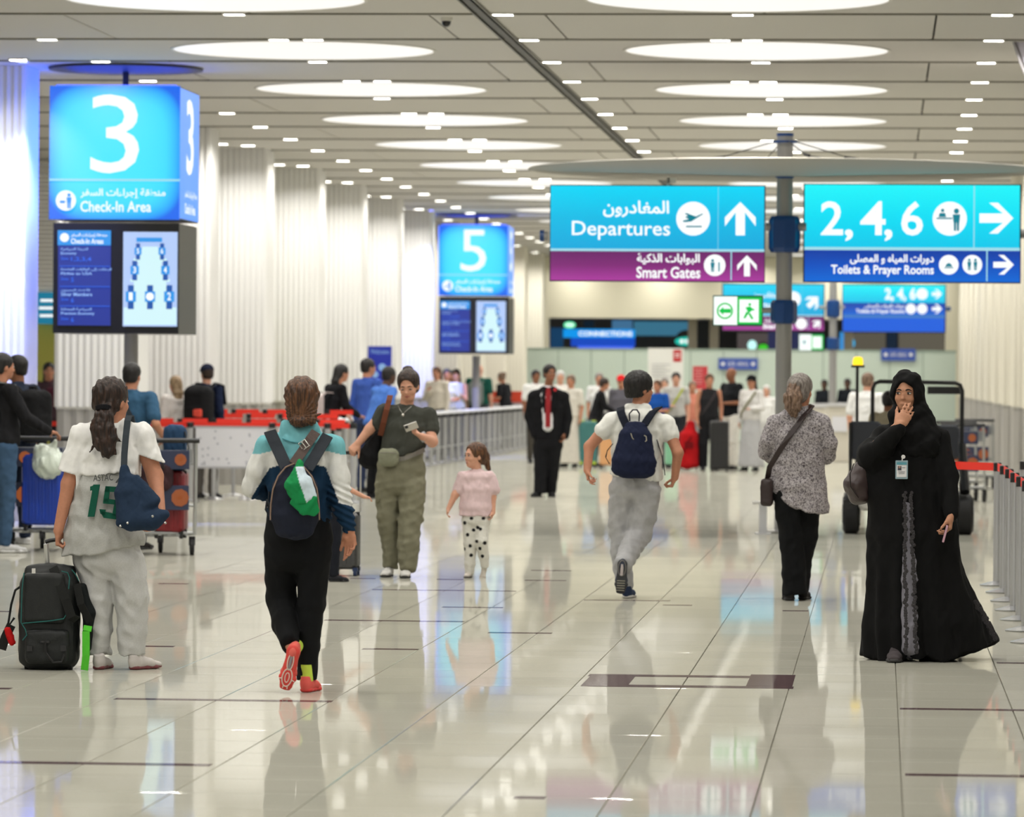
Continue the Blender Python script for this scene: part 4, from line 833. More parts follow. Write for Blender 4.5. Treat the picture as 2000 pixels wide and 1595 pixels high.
def shoe(fig, heel, D, U, L=.26, up=(235, 232, 226), sole=(240, 238, 232), tag_='', style='sneaker', socks=None, deco=None, name='shoe'):
    """heel: point on the ground below the heel; D toe direction; U up of the shoe"""
    key = (style,)
    if key not in SHOES:
        x = .035 if style != 'flat' else .033; hh = .075 if style == 'sneaker' else .052
        uo = [ell((0, .035, .038), (.032, .045, hh*.62), k=.02), seg((0, .04, .045), (0, .15, .034), (.031, .040), (.040, .028), (1, 0, 0), .02), seg((0, .15, .032), (.002, .225, .024), (.042, .026), (.034, .018), (1, 0, 0), .02)]
        if style == 'sneaker': uo += [seg((0, .03, .05), (0, .032, .085), (.03, .042), (.032, .045), (1, 0, 0), .015), seg((0, .075, .07), (0, .12, .058), (.02, .014), (.022, .012), (1, 0, 0), .01), cutop((0, .03, .092), (0, -.15, 1))]
        so = [seg((0, .03, .012), (0, .11, .012), (.034, .016), (.031, .014), (1, 0, 0), .02), seg((0, .11, .012), (.002, .175, .012), (.031, .014), (.044, .014), (1, 0, 0), .02), seg((.002, .175, .012), (.0, .235, .014), (.044, .014), (.030, .011), (1, 0, 0), .02), ell((0, .028, .014), (.034, .032, .017), k=.01)]
        SHOES[key] = (sdf_mesh(uo, .006), sdf_mesh(so, .006, cuts=[((0, 0, 0), (0, 0, -1)), ((0, 0, .026), (0, 0, 1))]))
    D = nrm(D); U = nrm(A3(U)-D*(A3(U)@D)); R = np.cross(D, U); k = L/.265; Mx = np.stack([R, D, U]); H = A3(heel)
    (uv, uq), (sv, sq) = SHOES[key]; f = lambda v: (v*k)@Mx+H
    um = cloth('shoe_%d_%d_%d' % up, up, noise=.05, bump=.1) if not isinstance(up, str) else MATS[up]
    o = mkmesh(name, f(uv), uq, um, fig.o, True); mkmesh('sole', f(sv), sq, mat('sole_%d_%d_%d' % sole, sole, .6), o, True)
    tr = lambda x, y, z: Vector(A3((x*k, y*k, z*k))@Mx+H)
    if deco:
        for nm, pts, w, c in deco:
            MB().tube([tr(*q) for q in pts], w*k, 6, 0, False).build(nm, mat('deco_%d_%d_%d' % c, c, .6), o)
    if style == 'sneaker':
        b = MB()
        for i in range(4): b.tube([tr(-.016, .085+i*.016, .077-i*.006), tr(0, .088+i*.016, .083-i*.006), tr(.016, .085+i*.016, .077-i*.006)], .0022*k, 5)
        b.build('laces', mat('laces_%d' % (min(sole[0]+10, 250)), tuple(min(c+8, 250) for c in sole), .8), o)
    if socks:
        a = tr(0, .032, .06); c = tr(0, .03, .15); MB().cyl(a, c, .036*k, 16).build('sock', cloth('sock_%d_%d_%d' % socks, socks), fig.o, True)
    return o
def knit(fig, ops, name, m, h, amp=.0035, sc=.11, seed=1, parent=None, **k): return fig.obj(name, ops, m, h, parent, disp=folds(amp, sc, seed), **k)
# ---------------------------------------------------------------- a person from a list of choices (for the crowd)
def crowd(px, top, Y, face, label, sk='tan', hair=('short', 'black'), top_c=(230, 230, 228), sleeve='s', bot=(40, 42, 60), bot_t='trousers', shoes=(40, 40, 44), arms=('down', 'down'), h=.016, build=1.0, turn=0, lean=0, hat=None, hemf=.50, seed=0, group=None, strap=None, pack=None, H=None, legs='stand', topm=None, extra=None, sit=False):
    """px, top: head top in the photo; Y depth; face: heading in degrees, 0 walks away, 180 towards the camera"""
    Hh = H or P(px, top, Y).z; f = Fig(px, 0, label, Y=Y, group=group); q = Hh/1.72; a = math.radians(face)
    Fw = np.array([math.sin(a), math.cos(a), 0]); R = np.array([math.cos(a), -math.sin(a), 0]); U = np.array([0, 0, 1.]); f.Fw, f.R, f.q = Fw, R, q; f.H = Hh
    b = build; ln = lean
    def j(r, fw, z): return R*r*q+Fw*(fw*q+ln*max(0, z-.9)*q)+U*z*q
    hd = math.radians(face+turn); HF = np.array([math.sin(hd), math.cos(hd), 0])-U*(.15 if lean > .2 else .04); M = frame(HF, U); C = j(0, .02, 1.605)
    f.C, f.M, f.j = C, M, j
    sk_ = skin(sk); body = head_ops(C, M, q*.98)+[seg(C-U*.05*q-M[1]*.02*q, j(0, -.01, 1.40), .052*q, .06*q, k=.03)]
    J = {}
    for sx, pose in ((-1, arms[0]), (1, arms[1])):
        sh = j(sx*.175*b, 0, 1.40)
        if pose == 'down': el = j(sx*.215*b, -.02, 1.12); wr = j(sx*.215*b, .05, .87); D = (Fw*.15-U)
        elif pose == 'front': el = j(sx*.22*b, .03, 1.13); wr = j(sx*.10, .24, 1.12); D = Fw*.4-R*sx*.9
        elif pose == 'phone': el = j(sx*.21*b, .05, 1.13); wr = j(sx*.07, .22, 1.27); D = Fw*.3-R*sx*.5+U*.8
        elif pose == 'reach': el = j(sx*.22*b, .12, 1.17); wr = j(sx*.20, .36, 1.05); D = Fw-U*.2
        elif pose == 'hip': el = j(sx*.32*b, -.03, 1.17); wr = j(sx*.19, .06, 1.02); D = -R*sx*.8+Fw*.3-U*.3
        elif pose == 'back': el = j(sx*.26*b, -.1, 1.16); wr = j(sx*.3, .1, 1.02); D = Fw*.8-U*.4
        else: el = j(sx*.22*b, .1, 1.2); wr = j(sx*.05, .2, 1.5); D = U-R*sx*.3
        J[sx] = (sh, el, wr, nrm(D)); bare = sleeve in ('s', 'n')
        body += [seg(sh, el, .047*q, .038*q), seg(el, wr, .039*q, .026*q, k=.015)]
        side = nrm(np.cross(D, U) if abs(D[2]) < .9*np.linalg.norm(D) else Fw); body += hand_ops(wr, D, -R*sx if pose == 'down' else -U, Fw if pose == 'down' else U*.6-R*sx*.2+Fw*.3, q*.98, (30,)*4, .02)
    if sit: kneez, kf, az, af = .50, .42, .09, .44
    else: kneez, kf, az, af = .48, .03, .09, 0
    lj = {}
    for sx in (-1, 1):
        st = (sx*.06 if legs == 'walk' else 0); hp = j(sx*.09, 0, .92 if not sit else .55); kn = j(sx*.10, kf+st*1.5, kneez); an = j(sx*.10, af+(st*4 if sx > 0 else st*2.5), az); lj[sx] = (hp, kn, an)
        body += [seg(hp, kn, .075*q, .05*q), seg(kn, an, .052*q, .036*q)]
    body += chain([j(0, 0, 1.38), j(0, .01, 1.2), j(0, 0, .95 if not sit else .62)], [(.13*q*b, .085*q), (.12*q*b, .09*q), (.14*q*b, .1*q)], R, .03)
    f.J, f.lj = J, lj
    fine = [(C[2]-.13, C[2]+.13, min(h, .009))]
    f.obj('body', body, sk_, h, fz=fine)
    if Y < 70 or h < .014: face_parts(f, C, M, q*.98)
    else:
        mk = mat('eye_dark', (40, 28, 24), .4); g = MB()
        for sx in (-1, 1): g.lathe(C+q*(sx*.031*M[0]+.086*M[1]+.003*M[2]), [(.002, -.006), (.009*q, -.003), (.009*q, .003), (.002, .006)], 8)
        g.build('eyes', mk, f.o)
    # shirt
    hem = hemf*Hh; rows_ = [j(0, -.012, 1.455), j(0, -.01, 1.38), j(0, .012, 1.25), j(0, .015, 1.1), j(0, .005, .97)]
    rr = [(.065*q, .06*q), (.15*q*b, .095*q), (.172*q*b, .12*q*b), (.158*q*b, .125*q*b), (.185*q*b, .14*q*b)]
    if hemf < .45: rows_.append(j(0, 0, hem/q-.02)); rr.append((.21*q*b, .17*q*b))
    tp = chain(rows_, rr, R, .03)
    if sleeve != 'n': tp += [seg(J[-1][0], J[1][0], .058*q, .058*q, k=.03)]
    else: tp += [seg(j(-.1, -.01, 1.38), j(-.11, -.0, 1.43), .03*q, .022*q, k=.02), seg(j(.1, -.01, 1.38), j(.11, 0, 1.43), .03*q, .022*q, k=.02)]
    tp.append(cutop(U*hem, -U)); 
    for sx in (-1, 1):
        sh, el, wr, _ = J[sx]
        if sleeve == 's': m_ = sh+(el-sh)*.72; tp += [seg(sh, m_, .060*q, .064*q, k=.02), cutop(m_+(el-sh)*.0, (el-sh), None) if False else seg(sh, m_, .060*q, .064*q, k=.01)]
        elif sleeve == 'l': tp += [seg(sh, el, .062*q, .055*q, k=.02), seg(el, wr, .055*q, .038*q, k=.02)]
    tm = topm or cloth('cloth_%d_%d_%d' % top_c, top_c)
    f.obj('shirt' if sleeve != 'n' else 'tank_top', tp, tm, h, disp=folds(.005*q, .12, seed), fz=None)
    # lower clothes
    bm = cloth('cloth_%d_%d_%d' % bot, bot)
    if bot_t == 'skirt': bo = chain([j(0, 0, .98), j(0, 0, .7), j(0, 0, .1)], [(.16*q*b, .12*q), (.19*q*b, .16*q), (.25*q, .2*q)], R, .03)+[cutop(U*.07*q, -U)]
    else:
        w1, w2 = (.085, .08) if bot_t == 'wide' else (.066, .055); bo = chain([j(0, 0, 1.0 if not sit else .72), j(0, 0, .9 if not sit else .6)], [(.155*q*b, .12*q), (.175*q*b, .135*q)], R, .03)
        for sx in (-1, 1):
            hp, kn, an = lj[sx]; bo += [seg(hp, kn, .098*q*b, (w1 if bot_t != 'shorts' else .085)*q, k=.03)]
            if bot_t != 'shorts': bo += [seg(kn, an, w1*q, w2*q, k=.02)]
        if not sit and bot_t != 'shorts': bo.append(cutop(U*.055*q, -U))
    f.obj('skirt' if bot_t == 'skirt' else 'shorts' if bot_t == 'shorts' else 'trousers', bo, bm, h, disp=folds(.005*q, .14, seed+3))
    for sx in (-1, 1):
        an = lj[sx][2]; hl = an-Fw*.05*q; hl[2] = 0; shoe(f, hl, Fw+R*sx*.12, U, .27*q, shoes, (225, 225, 225) if shoes[0] > 90 else (30, 30, 32), style='flat')
    # hair and hats
    st, hc = hair
    if st != 'bald' and hat != 'hijab':
        ho = hair_ops(C, M, q*.98, 'short' if st in ('short',) else 'x', -.06 if st == 'short' else -.09); hp_ = lambda x, y, z: C+q*(x*M[0]+y*M[1]+z*M[2])
        if st == 'long': ho += chain([hp_(0, -.06, 0), hp_(0, -.085, -.12), hp_(0, -.09, -.27)], [(.075*q, .045*q), (.08*q, .04*q), (.06*q, .025*q)], M[0], .03)
        if st == 'bun': ho += [ell(hp_(0, -.09, .08), (.042*q, .042*q, .04*q), k=.012)]
        if st == 'pony': ho += chain([hp_(0, -.09, .02), hp_(0, -.13, -.05), hp_(0, -.11, -.2)], [.03*q, .036*q, .015*q], k=.012)
        f.obj('hair', ho, hairm(hc), min(h, .012), disp=folds(.003, .03, seed))
    if hat == 'cap' or hat == 'redcap' or hat == 'blackcap':
        hcol = {'cap': (24, 30, 52), 'redcap': (206, 30, 34), 'blackcap': (20, 20, 22)}[hat]; e = lambda c, r, **k: ell(C+q*(c[0]*M[0]+c[1]*M[1]+c[2]*M[2]), np.array(r)*q, M, **k)
        ho = [e((0, -.01, .045), (.09, .104, .086), k=.01), cutop(C+M[2]*.035*q, -M[2])]; hp_ = lambda x, y, z: C+q*(x*M[0]+y*M[1]+z*M[2])
        ho += [seg(hp_(0, .07, .042), hp_(0, .15, .032), (.07*q, .008*q), (.055*q, .006*q), M[0], .01)]
        f.obj('hat', ho, cloth('cloth_%d_%d_%d' % hcol, hcol), min(h, .01))
    if strap:
        MB().strap([Vector(j(-.13, .09, 1.43)), Vector(j(-.02, .155, 1.25)), Vector(j(.12, .17, 1.05)), Vector(j(.19, .06, .95))], .035*q, .006, side=tuple(R)).build('bag_strap', cloth('cloth_%d_%d_%d' % strap, strap), f.o)
    return f
def backpack(fig, C, F, U, w, hgt, d, rgb, label, front=None, strap_rgb=None, h=.012, name='backpack', part=None):
    """a pack worn on the back: F points from the wearer's back outwards"""
    M = frame(F, U); p = lambda x, y, z: A3(C)+x*M[0]+y*M[1]+z*M[2]
    r = empty(name, fig.root+Vector(C)*1.0, label, 'backpack'); off = Vector(C)
    class T: pass
    t = T(); t.o = r
    q = lambda v: A3(v)-A3(C)
    body = [rbox((0, 0, 0), (w/2, d/2, hgt/2), min(w, d)*.42, M, k=.02), seg(q(p(0, d*.28, -hgt*.28)), q(p(0, d*.3, -.02)), (w*.36, d*.3), (w*.34, d*.26), tuple(M[0]), .03)]
    m = cloth('cloth_%d_%d_%d' % rgb, rgb)
    sdf_obj('pack_body', body, m, r, h, disp=folds(.003, .1, 4))
    if front: sdf_obj('front_patch', [rbox(q(p(w*front[1], d*.52, hgt*front[2])), (w*.17, .02, w*.14), .02, M)], cloth('cloth_%d_%d_%d' % front[0], front[0]), r, h)
    MB().tube([Vector(q(p(-.04, -d*.2, hgt*.49))), Vector(q(p(-.03, -d*.2, hgt*.55))), Vector(q(p(.03, -d*.2, hgt*.55))), Vector(q(p(.04, -d*.2, hgt*.49)))], .008, 6).build('handle', cloth('cloth_30_30_34', (30, 30, 34)), r)
    sr = strap_rgb or rgb
    for sx in (-1, 1):
        MB().strap([Vector(q(p(sx*w*.28, -d*.35, hgt*.42))), Vector(q(p(sx*w*.34, -d*.7, hgt*.56))), Vector(q(p(sx*w*.38, -d*.5-.24, hgt*.5))), Vector(q(p(sx*w*.42, -d*.5-.27, hgt*.05)))], .05, .012, side=tuple(M[0])).build('shoulder_strap', cloth('cloth_%d_%d_%d' % sr, sr), r)
    return r
# ================================================================== PEOPLE NEAR THE CAMERA
BK = np.array([0, 1., 0]); FRT = np.array([0, -1., 0]); UP = np.array([0, 0, 1.]); RX = np.array([1., 0, 0])
def vt(c): return np.array(lin(c))
# ---------- 1. woman in the teal, white and navy jacket, walking away
f = Fig(598, 1350, 'woman walking away in teal, white and navy jacket and black trousers'); s = f.s
C = f.p(590, 785, -.0); M = frame((-.05, 1, -.05), UP); hs = 1.0
Wr = f.p(683, 1036, -.06)
ops = head_ops(C, M, hs)+[seg(f.p(590, 812), f.p(588, 848, -.01), .055, .062, k=.03)]
ops += f.limb([(526, 868, 0, 18), (496, 950, .02, 14)])+f.limb([(496, 950, .02, 14), (560, 975, .24, 9)])
ops += f.limb([(650, 872, 0, 18), (664, 955, -.03, 14), (683, 1036, -.06, 9.5)])
ops += hand_ops(Wr, f.p(687, 1100, -.06)-Wr, FRT+RX*-.5, -RX, .98, (8, 20, 26, 34), .045, (.85, .4, -.1), .15)
ops += f.rows([(588, 858, 0, 40, .07), (588, 960, 0, 44, .09), (585, 1050, 0, 52, .1)])
ops += f.limb([(555, 1060, 0, 28), (547, 1178, .06, 20), (566, 1262, -.16, 13)])+f.limb([(615, 1060, 0, 28), (613, 1180, .0, 20), (601, 1325, 0, 13)])
zt = Wr[2]
f.obj('body', ops, skin('tan'), .010, fz=[(zt-.2, zt+.04, .0042), (C[2]-.12, C[2]+.12, .007)], fx=[(Wr[0]-.07, Wr[0]+.07, .0042)])
# jacket, coloured in bands
jk = f.rows([(588, 846, -.01, 28, .075), (587, 866, 0, 60, .095), (586, 900, 0, 66, .115), (585, 950, 0, 62, .12), (584, 1000, 0, 62, .13), (583, 1030, 0, 66, .135)], k=.03)+[seg(f.p(524, 872), f.p(650, 872), .062, .062, k=.03), cutop(f.p(583, 1018), (0, 0, -1))]
jk += f.limb([(524, 874, 0, 24), (505, 920, .0, 24), (492, 952, .02, 20)])+f.limb([(492, 952, .02, 20), (530, 966, .13, 15), (558, 975, .22, 12)])
jk += f.limb([(650, 876, 0, 24), (658, 930, -.01, 25), (664, 970, -.03, 21), (673, 1000, -.045, 17.5), (681, 1023, -.057, 13.5), (683, 1030, -.058, 11.5)])
jk += [seg(f.p(556, 838, -.02), f.p(615, 842, -.02), (.040, .05), (.040, .05), (0, 1, 0), .02), seg(f.p(560, 830, .06), f.p(610, 832, .06), .03, .03, k=.02)]
T_, W_, N_ = vt((118, 184, 192)), vt((226, 226, 222)), vt((22, 50, 76)); sh_l, sh_r = f.p(530, 880), f.p(648, 880)
def jcol(V):
    X = V[:, 0]/s; Z = -(V[:, 2]-f.p(590, 885)[2])/s    # px-like coordinates about (590,885)
    X = X-f.p(590, 885)[0]/s; c = np.tile(N_, (len(V), 1)); a = np.abs(X)
    white = ((a > 28) & (Z < 12+a*.28+np.where(X < 0, np.clip((a-62)*1.3, 0, 60), np.clip((a-50)*2.2, 0, 62)))) | (Z < 12-(28-a)*.3)
    teal = (Z < -6+np.clip(a-50, 0, 30)*.25) | ((a < 36) & (Z < 36-a*1.15)); c[white] = W_; c[teal] = T_
    return c
def jdisp(X, Y, Z):
    d = folds(.0045, .10, 5)(X, Y, Z); w = np.clip((X-f.p(640, 0)[0])/.05, 0, 1)*np.clip((f.p(0, 930)[2]-Z)/.05, 0, 1)
    return d+w*.006*np.sin((Z*1.0+X*.5)*190)
f.obj('jacket', jk, cloth('jacket_panels', (200, 200, 200), attr=True), .0058, disp=jdisp, colfn=jcol)
MB().tube([Vector(f.p(x, y, dy)) for x, y, dy in ((552, 856, -.085), (568, 862, -.10), (590, 865, -.105), (608, 862, -.10), (620, 856, -.085))], .004, 6).build('collar_seam', cloth('collar_teal', (98, 168, 178)), f.o)
# trousers: right leg straight, left leg bent back
tr = f.rows([(583, 1008, 0, 63, .125), (583, 1050, 0, 66, .14), (582, 1085, 0, 63, .135)], k=.03)
tr += f.rows([(552, 1080, .01, 36, .115), (549, 1130, .05, 31, .10), (549, 1172, .07, 29, .095)])+f.rows([(549, 1170, .07, 28, .092), (556, 1215, -.03, 25, .085), (566, 1256, -.135, 19, .07)])
tr += f.rows([(612, 1080, 0, 36, .115), (608, 1180, 0, 27, .095), (603, 1260, 0, 22, .085), (599, 1345, 0, 19, .08)])
tr += [cutop(f.p(599, 1327, 0), (0, 0, -1), None)]
def tmod(F, X, Y, Z): return F
f.obj('trousers', tr, cloth('black_trousers', (17, 18, 20), bump=.1), .007, disp=folds(.0035, .16, 9))
# shoes
cor = (236, 92, 84)
shoe(f, f.p(596, 1347, -.08)*np.array([1, 1, 0]), (.12, 1, 0), UP, .25, (240, 108, 100), (232, 74, 70), socks=(206, 232, 90))
hl = f.p(574, 1262, -.235); tip = f.p(556, 1344, -.20); D = nrm(tip-hl); Us = nrm(np.array([0, 1., .1]))
ring = lambda cx, cy, rx, ry, a0=0, a1=2*math.pi, n=22: [(cx+rx*math.cos(a0+(a1-a0)*i/n), cy+ry*math.sin(a0+(a1-a0)*i/n), -.0015) for i in range(n+1)]
shoe(f, hl, D, Us, .255, (232, 110, 100), (222, 70, 62), deco=[('sole_groove', ring(0, .172, .026, .048), .0035, (226, 206, 194)), ('sole_groove', ring(0, .172, .011, .026), .0028, (226, 206, 194)), ('sole_groove', ring(0, .085, .015, .045), .0035, (226, 206, 194)),
      ('sole_inset', [(0, .055+i*.008, -.0005) for i in range(9)], .0085, (150, 140, 144)), ('sole_groove', [(-.042, .185, -.001), (-.026, .18, -.001)], .003, (226, 206, 194)), ('sole_groove', [(.042, .185, -.001), (.026, .18, -.001)], .003, (226, 206, 194)), ('sole_groove', [(-.012, .232, -.001), (-.01, .215, -.001)], .003, (226, 206, 194)), ('sole_groove', [(.012, .232, -.001), (.01, .215, -.001)], .003, (226, 206, 194))], socks=(206, 232, 90))
# hair with a low bun
hp = lambda x, y, z: C+x*M[0]+y*M[1]+z*M[2]
ho = hair_ops(C, M, 1.06, 'x', -.13)+[ell(f.p(590, 812, -.055), (.078, .05, .05), k=.025), ell(f.p(585, 822, -.085), (.052, .045, .034), k=.008), ell(f.p(606, 820, -.08), (.034, .034, .03), k=.008), seg(f.p(610, 815, -.08), f.p(626, 808, -.07), .012, .004, k=.008)]
def hd(X, Y, Z):
    x, z = X-C[0], Z-(C[2]-.07); r = np.sqrt(x*x+z*z); a = np.arctan2(x, z); return .0028*np.sin(a*26+r*40)+folds(.002, .03, 3)(X, Y, Z)
f.obj('hair', ho, hairm('brown'), .0055, disp=hd)
f1 = f
# her navy backpack
b0 = f.p(575, 985, -.20); r = empty('backpack', f.root+Vector(b0), 'navy teardrop backpack with grey straps on the back of the teal jacket', 'backpack')
class PK: pass
def LP(px, py, dy): return Vector(f.p(px, py, dy))-Vector(b0)
ops = [q for q in chain([A3(LP(576, 918, -.19)), A3(LP(576, 950, -.20)), A3(LP(576, 1005, -.20)), A3(LP(576, 1035, -.20))], [(30*s, .05), (44*s, .075), (49*s, .09), (38*s, .07)], (1, 0, 0), .03)]
sdf_obj('pack_body', ops, cloth('navy_canvas', (34, 38, 52), bump=.25, bscale=300), r, .007, disp=folds(.0035, .1, 12), cuts=[((0, .105, 0), (0, 1, 0))])
b = MB()
for sx in (-1, 1): b.tube([LP(576+sx*x, y, dy) for x, y, dy in ((2, 905, -.235), (18, 912, -.24), (33, 930, -.245), (43, 955, -.25), (47, 985, -.25), (48, 1015, -.24))], .004, 6)
b.build('piping', cloth('piping_brown', (150, 126, 110)), r)
for pts, wd in ((((527, 842, -.09), (536, 862, -.125), (548, 888, -.16), (560, 914, -.20)), .062), (((640, 850, -.09), (628, 870, -.12), (615, 892, -.16), (600, 916, -.20)), .058)):
    MB().strap([LP(*q) for q in pts], wd, .012, side=(1, 0, -.2)).build('shoulder_strap', cloth('grey_webbing', (52, 56, 62)), r)
MB().strap([LP(528, 1010, -.12), LP(524, 990, -.09), LP(526, 960, -.08)], .03, .006, side=(0, 1, 0)).tube([LP(522, 975, -.11), LP(519, 995, -.12), LP(523, 1005, -.12), LP(527, 990, -.12), LP(522, 975, -.11)], .006, 6).build('side_loop', cloth('grey_webbing', (52, 56, 62)), r)
# brown sling strap
r = empty('sling_strap', f.root+Vector(f.p(595, 875, -.15)), 'dark brown leather sling strap with a metal buckle across the teal jacket', 'strap'); o0 = Vector(f.p(595, 875, -.15))
q = lambda a, b_, c: Vector(f.p(a, b_, c))-o0
MB().strap([q(617, 843, -.10), q(606, 858, -.135), q(590, 882, -.17), q(573, 906, -.215)], .05, .008, side=(1, 0, -.5)).build('strap_band', mat('brown_leather', (62, 40, 30), .5, bump=.2, noise=.1), r)
bw = [(583, 866), (595, 858), (604, 870), (592, 879)]
MB().tube([q(x, y, -.165) for x, y in bw], .0035, 6, 0, True).tube([q(589, 862.5, -.166), q(598, 874.5, -.166)], .003, 6).build('buckle', mat('silver', (200, 198, 192), .25, metal=.9), r)
# green cap clipped to the pack
r = empty('baseball_cap', f.root+Vector(f.p(590, 950, -.31)), 'green baseball cap with a white front panel hanging from the navy backpack', 'cap'); o0 = Vector(f.p(590, 950, -.31)); qa = lambda a, b_, c: A3(q(a, b_, c))
ax = nrm(f.p(615, 1000, 0)-f.p(570, 930, 0)); 
cm = sdf_obj('crown', [seg(qa(584, 918, -.30), qa(583, 945, -.31), (12*s, .03), (27*s, .05), (1, 0, 0), .02), seg(qa(583, 945, -.31), qa(596, 975, -.31), (27*s, .05), (24*s, .045), (1, 0, -.4), .02), ell(qa(586, 907, -.29), (.02, .015, .03), k=.02)], cloth('cap_panels', (30, 140, 80), attr=True), r, .005, disp=folds(.003, .06, 8),
    colfn=lambda V: np.where((((V[:, 0]/s-(f.p(598, 950)[0]-o0.x)/s) > ((-V[:, 2]+(f.p(0, 950)[2]-o0.z))/s)*.34+10) & (V[:, 2] < .1))[:, None], vt((206, 222, 232)), vt((30, 138, 78))))
sdf_obj('brim', [seg(qa(578, 968, -.325), qa(604, 988, -.335), (20*s, .014), (22*s, .012), tuple(nrm(A3(f.p(590, 985, 0)-f.p(600, 968, 0)))), .02), seg(qa(604, 988, -.335), qa(618, 1002, -.325), (20*s, .012), (9*s, .010), tuple(nrm(A3(f.p(590, 985, 0)-f.p(600, 968, 0)))), .02)], cloth('cap_green', (26, 132, 74)), r, .005)
MB().tube([q(581, 900, -.24), q(578, 908, -.27), q(582, 918, -.30), q(585, 908, -.27), q(582, 900, -.24)], .003, 6).build('clip', cloth('piping_brown', (150, 126, 110)), r)
# ---------- 2. girl in the white tee and the grey 15 jersey
f = Fig(225, 1306, 'girl with dark ponytail in white tee and grey jersey numbered 15'); s = f.s
C = f.p(219, 783, 0); M = frame((.55, .84, -.05), UP)
WL = f.p(114, 1036, -.05); WR = f.p(313, 1000, -.12)
ops = head_ops(C, M, 1.02)+[seg(f.p(222, 808), f.p(220, 846, -.01), .055, .062, k=.03)]
ops += f.limb([(164, 850, 0, 20), (135, 945, -.02, 15.5), (114, 1036, -.05, 10)])+f.limb([(275, 850, 0, 20), (303, 930, -.0, 16), (313, 1000, -.12, 10.5)])
ops += hand_ops(WL, f.p(113, 1072, -.03)-WL, RX, BK, 1.0, (55, 58, 60, 60), .02, (.6, .45, .5), .5)
ops += hand_ops(WR, f.p(296, 1040, -.16)-WR, -RX, BK, 1.0, (30, 34, 38, 40), .03, (.7, .4, .3), .4)
ops += f.rows([(220, 870, 0, 46, .08), (216, 960, 0, 46, .09), (208, 1060, 0, 56, .11)])
ops += f.limb([(187, 1080, 0, 26), (192, 1180, 0, 19), (193, 1275, 0, 13)])+f.limb([(245, 1080, 0, 26), (256, 1180, 0, 19), (262, 1275, 0, 13)])
f.obj('body', ops, skin('tan'), .010, fz=[(WL[2]-.12, WL[2]+.03, .0042), (WR[2]-.14, WR[2]+.02, .005), (C[2]-.12, C[2]+.12, .0065)], fx=[(WL[0]-.06, WL[0]+.06, .0042)])
face_parts(f, C, M, 1.02)
tee = f.rows([(220, 838, -.01, 26, .06), (220, 860, 0, 58, .09), (219, 895, 0, 66, .11), (216, 925, 0, 63, .12), (213, 950, 0, 64, .12)], k=.03)+[seg(f.p(160, 850), f.p(277, 848), .064, .064, k=.03), seg(f.p(200, 838), f.p(240, 838), .058, .058, k=.03), cutop(f.p(214, 926), (0, 0, -1), lambda X, Y, Z: .012*np.sin(X*22+1))]
tee += [seg(f.p(160, 852), f.p(134, 945, -.01), .066, .078, k=.02), seg(f.p(277, 850), f.p(300, 915, 0), .064, .070, k=.02)]
f.obj('t_shirt', tee, cloth('white_cotton', (240, 239, 236)), .0065, disp=folds(.0055, .11, 21), mod=lambda F, X, Y, Z: np.maximum(F, np.where(X < f.p(158, 0)[0], (Z*-1+f.p(0, 921)[2]+(X-f.p(140, 0)[0])*-.25), np.where(X > f.p(280, 0)[0], (-Z+f.p(0, 890)[2]+(X-f.p(294, 0)[0])*-.35), -1))))
js = f.rows([(213, 934, 0, 60, .112), (209, 960, 0, 63, .125), (204, 1010, 0, 71, .14), (203, 1050, 0, 80, .155), (200, 1095, 0, 84, .165)], k=.02)+[cutop(f.p(190, 1078), (.14, 0, -1), lambda X, Y, Z: .008*np.sin(X*15))]
jo = f.obj('jersey', js, cloth('heather_grey', (178, 178, 174), noise=.08, nscale=160), .0065, disp=folds(.0065, .15, 22))
M_NUM = cloth('jersey_green', (22, 84, 66))
def onback(poly, name, m, dy0=-.155, curve=.55):
    """flat print that follows the back, polygon in px"""
    pts = [f.p(x, y, dy0+max(0, abs(x-208)-30)*.0013-(y-930)*.00018) for x, y in poly]; n = len(pts)
    return pts
def printq(quads, name, m):
    b = MB()
    for qd in quads:
        pts = [Vector(p) for p in onback(qd, '', None)]; b.add(pts+[p+Vector((0, .012, 0)) for p in pts], [[0, 1, 2, 3], [4, 7, 6, 5], [0, 4, 5, 1], [1, 5, 6, 2], [2, 6, 7, 3], [3, 7, 4, 0]])
    return b.build(name, m, f.o)
printq([((182, 946), (195, 946), (184, 1009), (171, 1009)), ((176, 950), (186, 946), (184, 957), (176, 958))], 'number_one', M_NUM)
printq([((206, 949), (238, 951), (237, 961), (204, 960)), ((206, 949), (215, 950), (211, 982), (201, 981)), ((203, 973), (234, 977), (233, 986), (201, 983)), ((224, 978), (237, 984), (232, 1009), (219, 1006)), ((196, 997), (228, 1004), (226, 1014), (202, 1011)), ((194, 994), (206, 995), (205, 1008), (196, 1003))], 'number_five', M_NUM)
me = text('ASTAC', (0, 0, 1, 1), 0, cloth('print_dark', (84, 86, 86)), f.o, 'back_lettering', .012).data
for v in me.vertices: v.co = Vector(f.p(182+v.co.x*39, 940-v.co.z*13-v.co.x*2, -.159))
printq([((225, 942), (228, 943), (238, 930), (235, 929)), ((232, 940), (241, 941), (240, 944), (231, 943))], 'back_mark', cloth('print_dark', (84, 86, 86)))
tr = f.rows([(208, 1060, 0, 68, .13), (208, 1095, 0, 68, .135)], k=.03)+f.rows([(186, 1095, 0, 37, .11), (192, 1170, 0, 30, .10), (194, 1230, 0, 25, .085), (193, 1290, 0, 24, .08)])+f.rows([(246, 1095, 0, 38, .115), (257, 1170, 0, 33, .105), (258, 1230, 0, 30, .095), (258, 1290, 0, 26, .085)])+[cutop(f.p(225, 1278), (0, 0, -1), lambda X, Y, Z: -.00*X)]
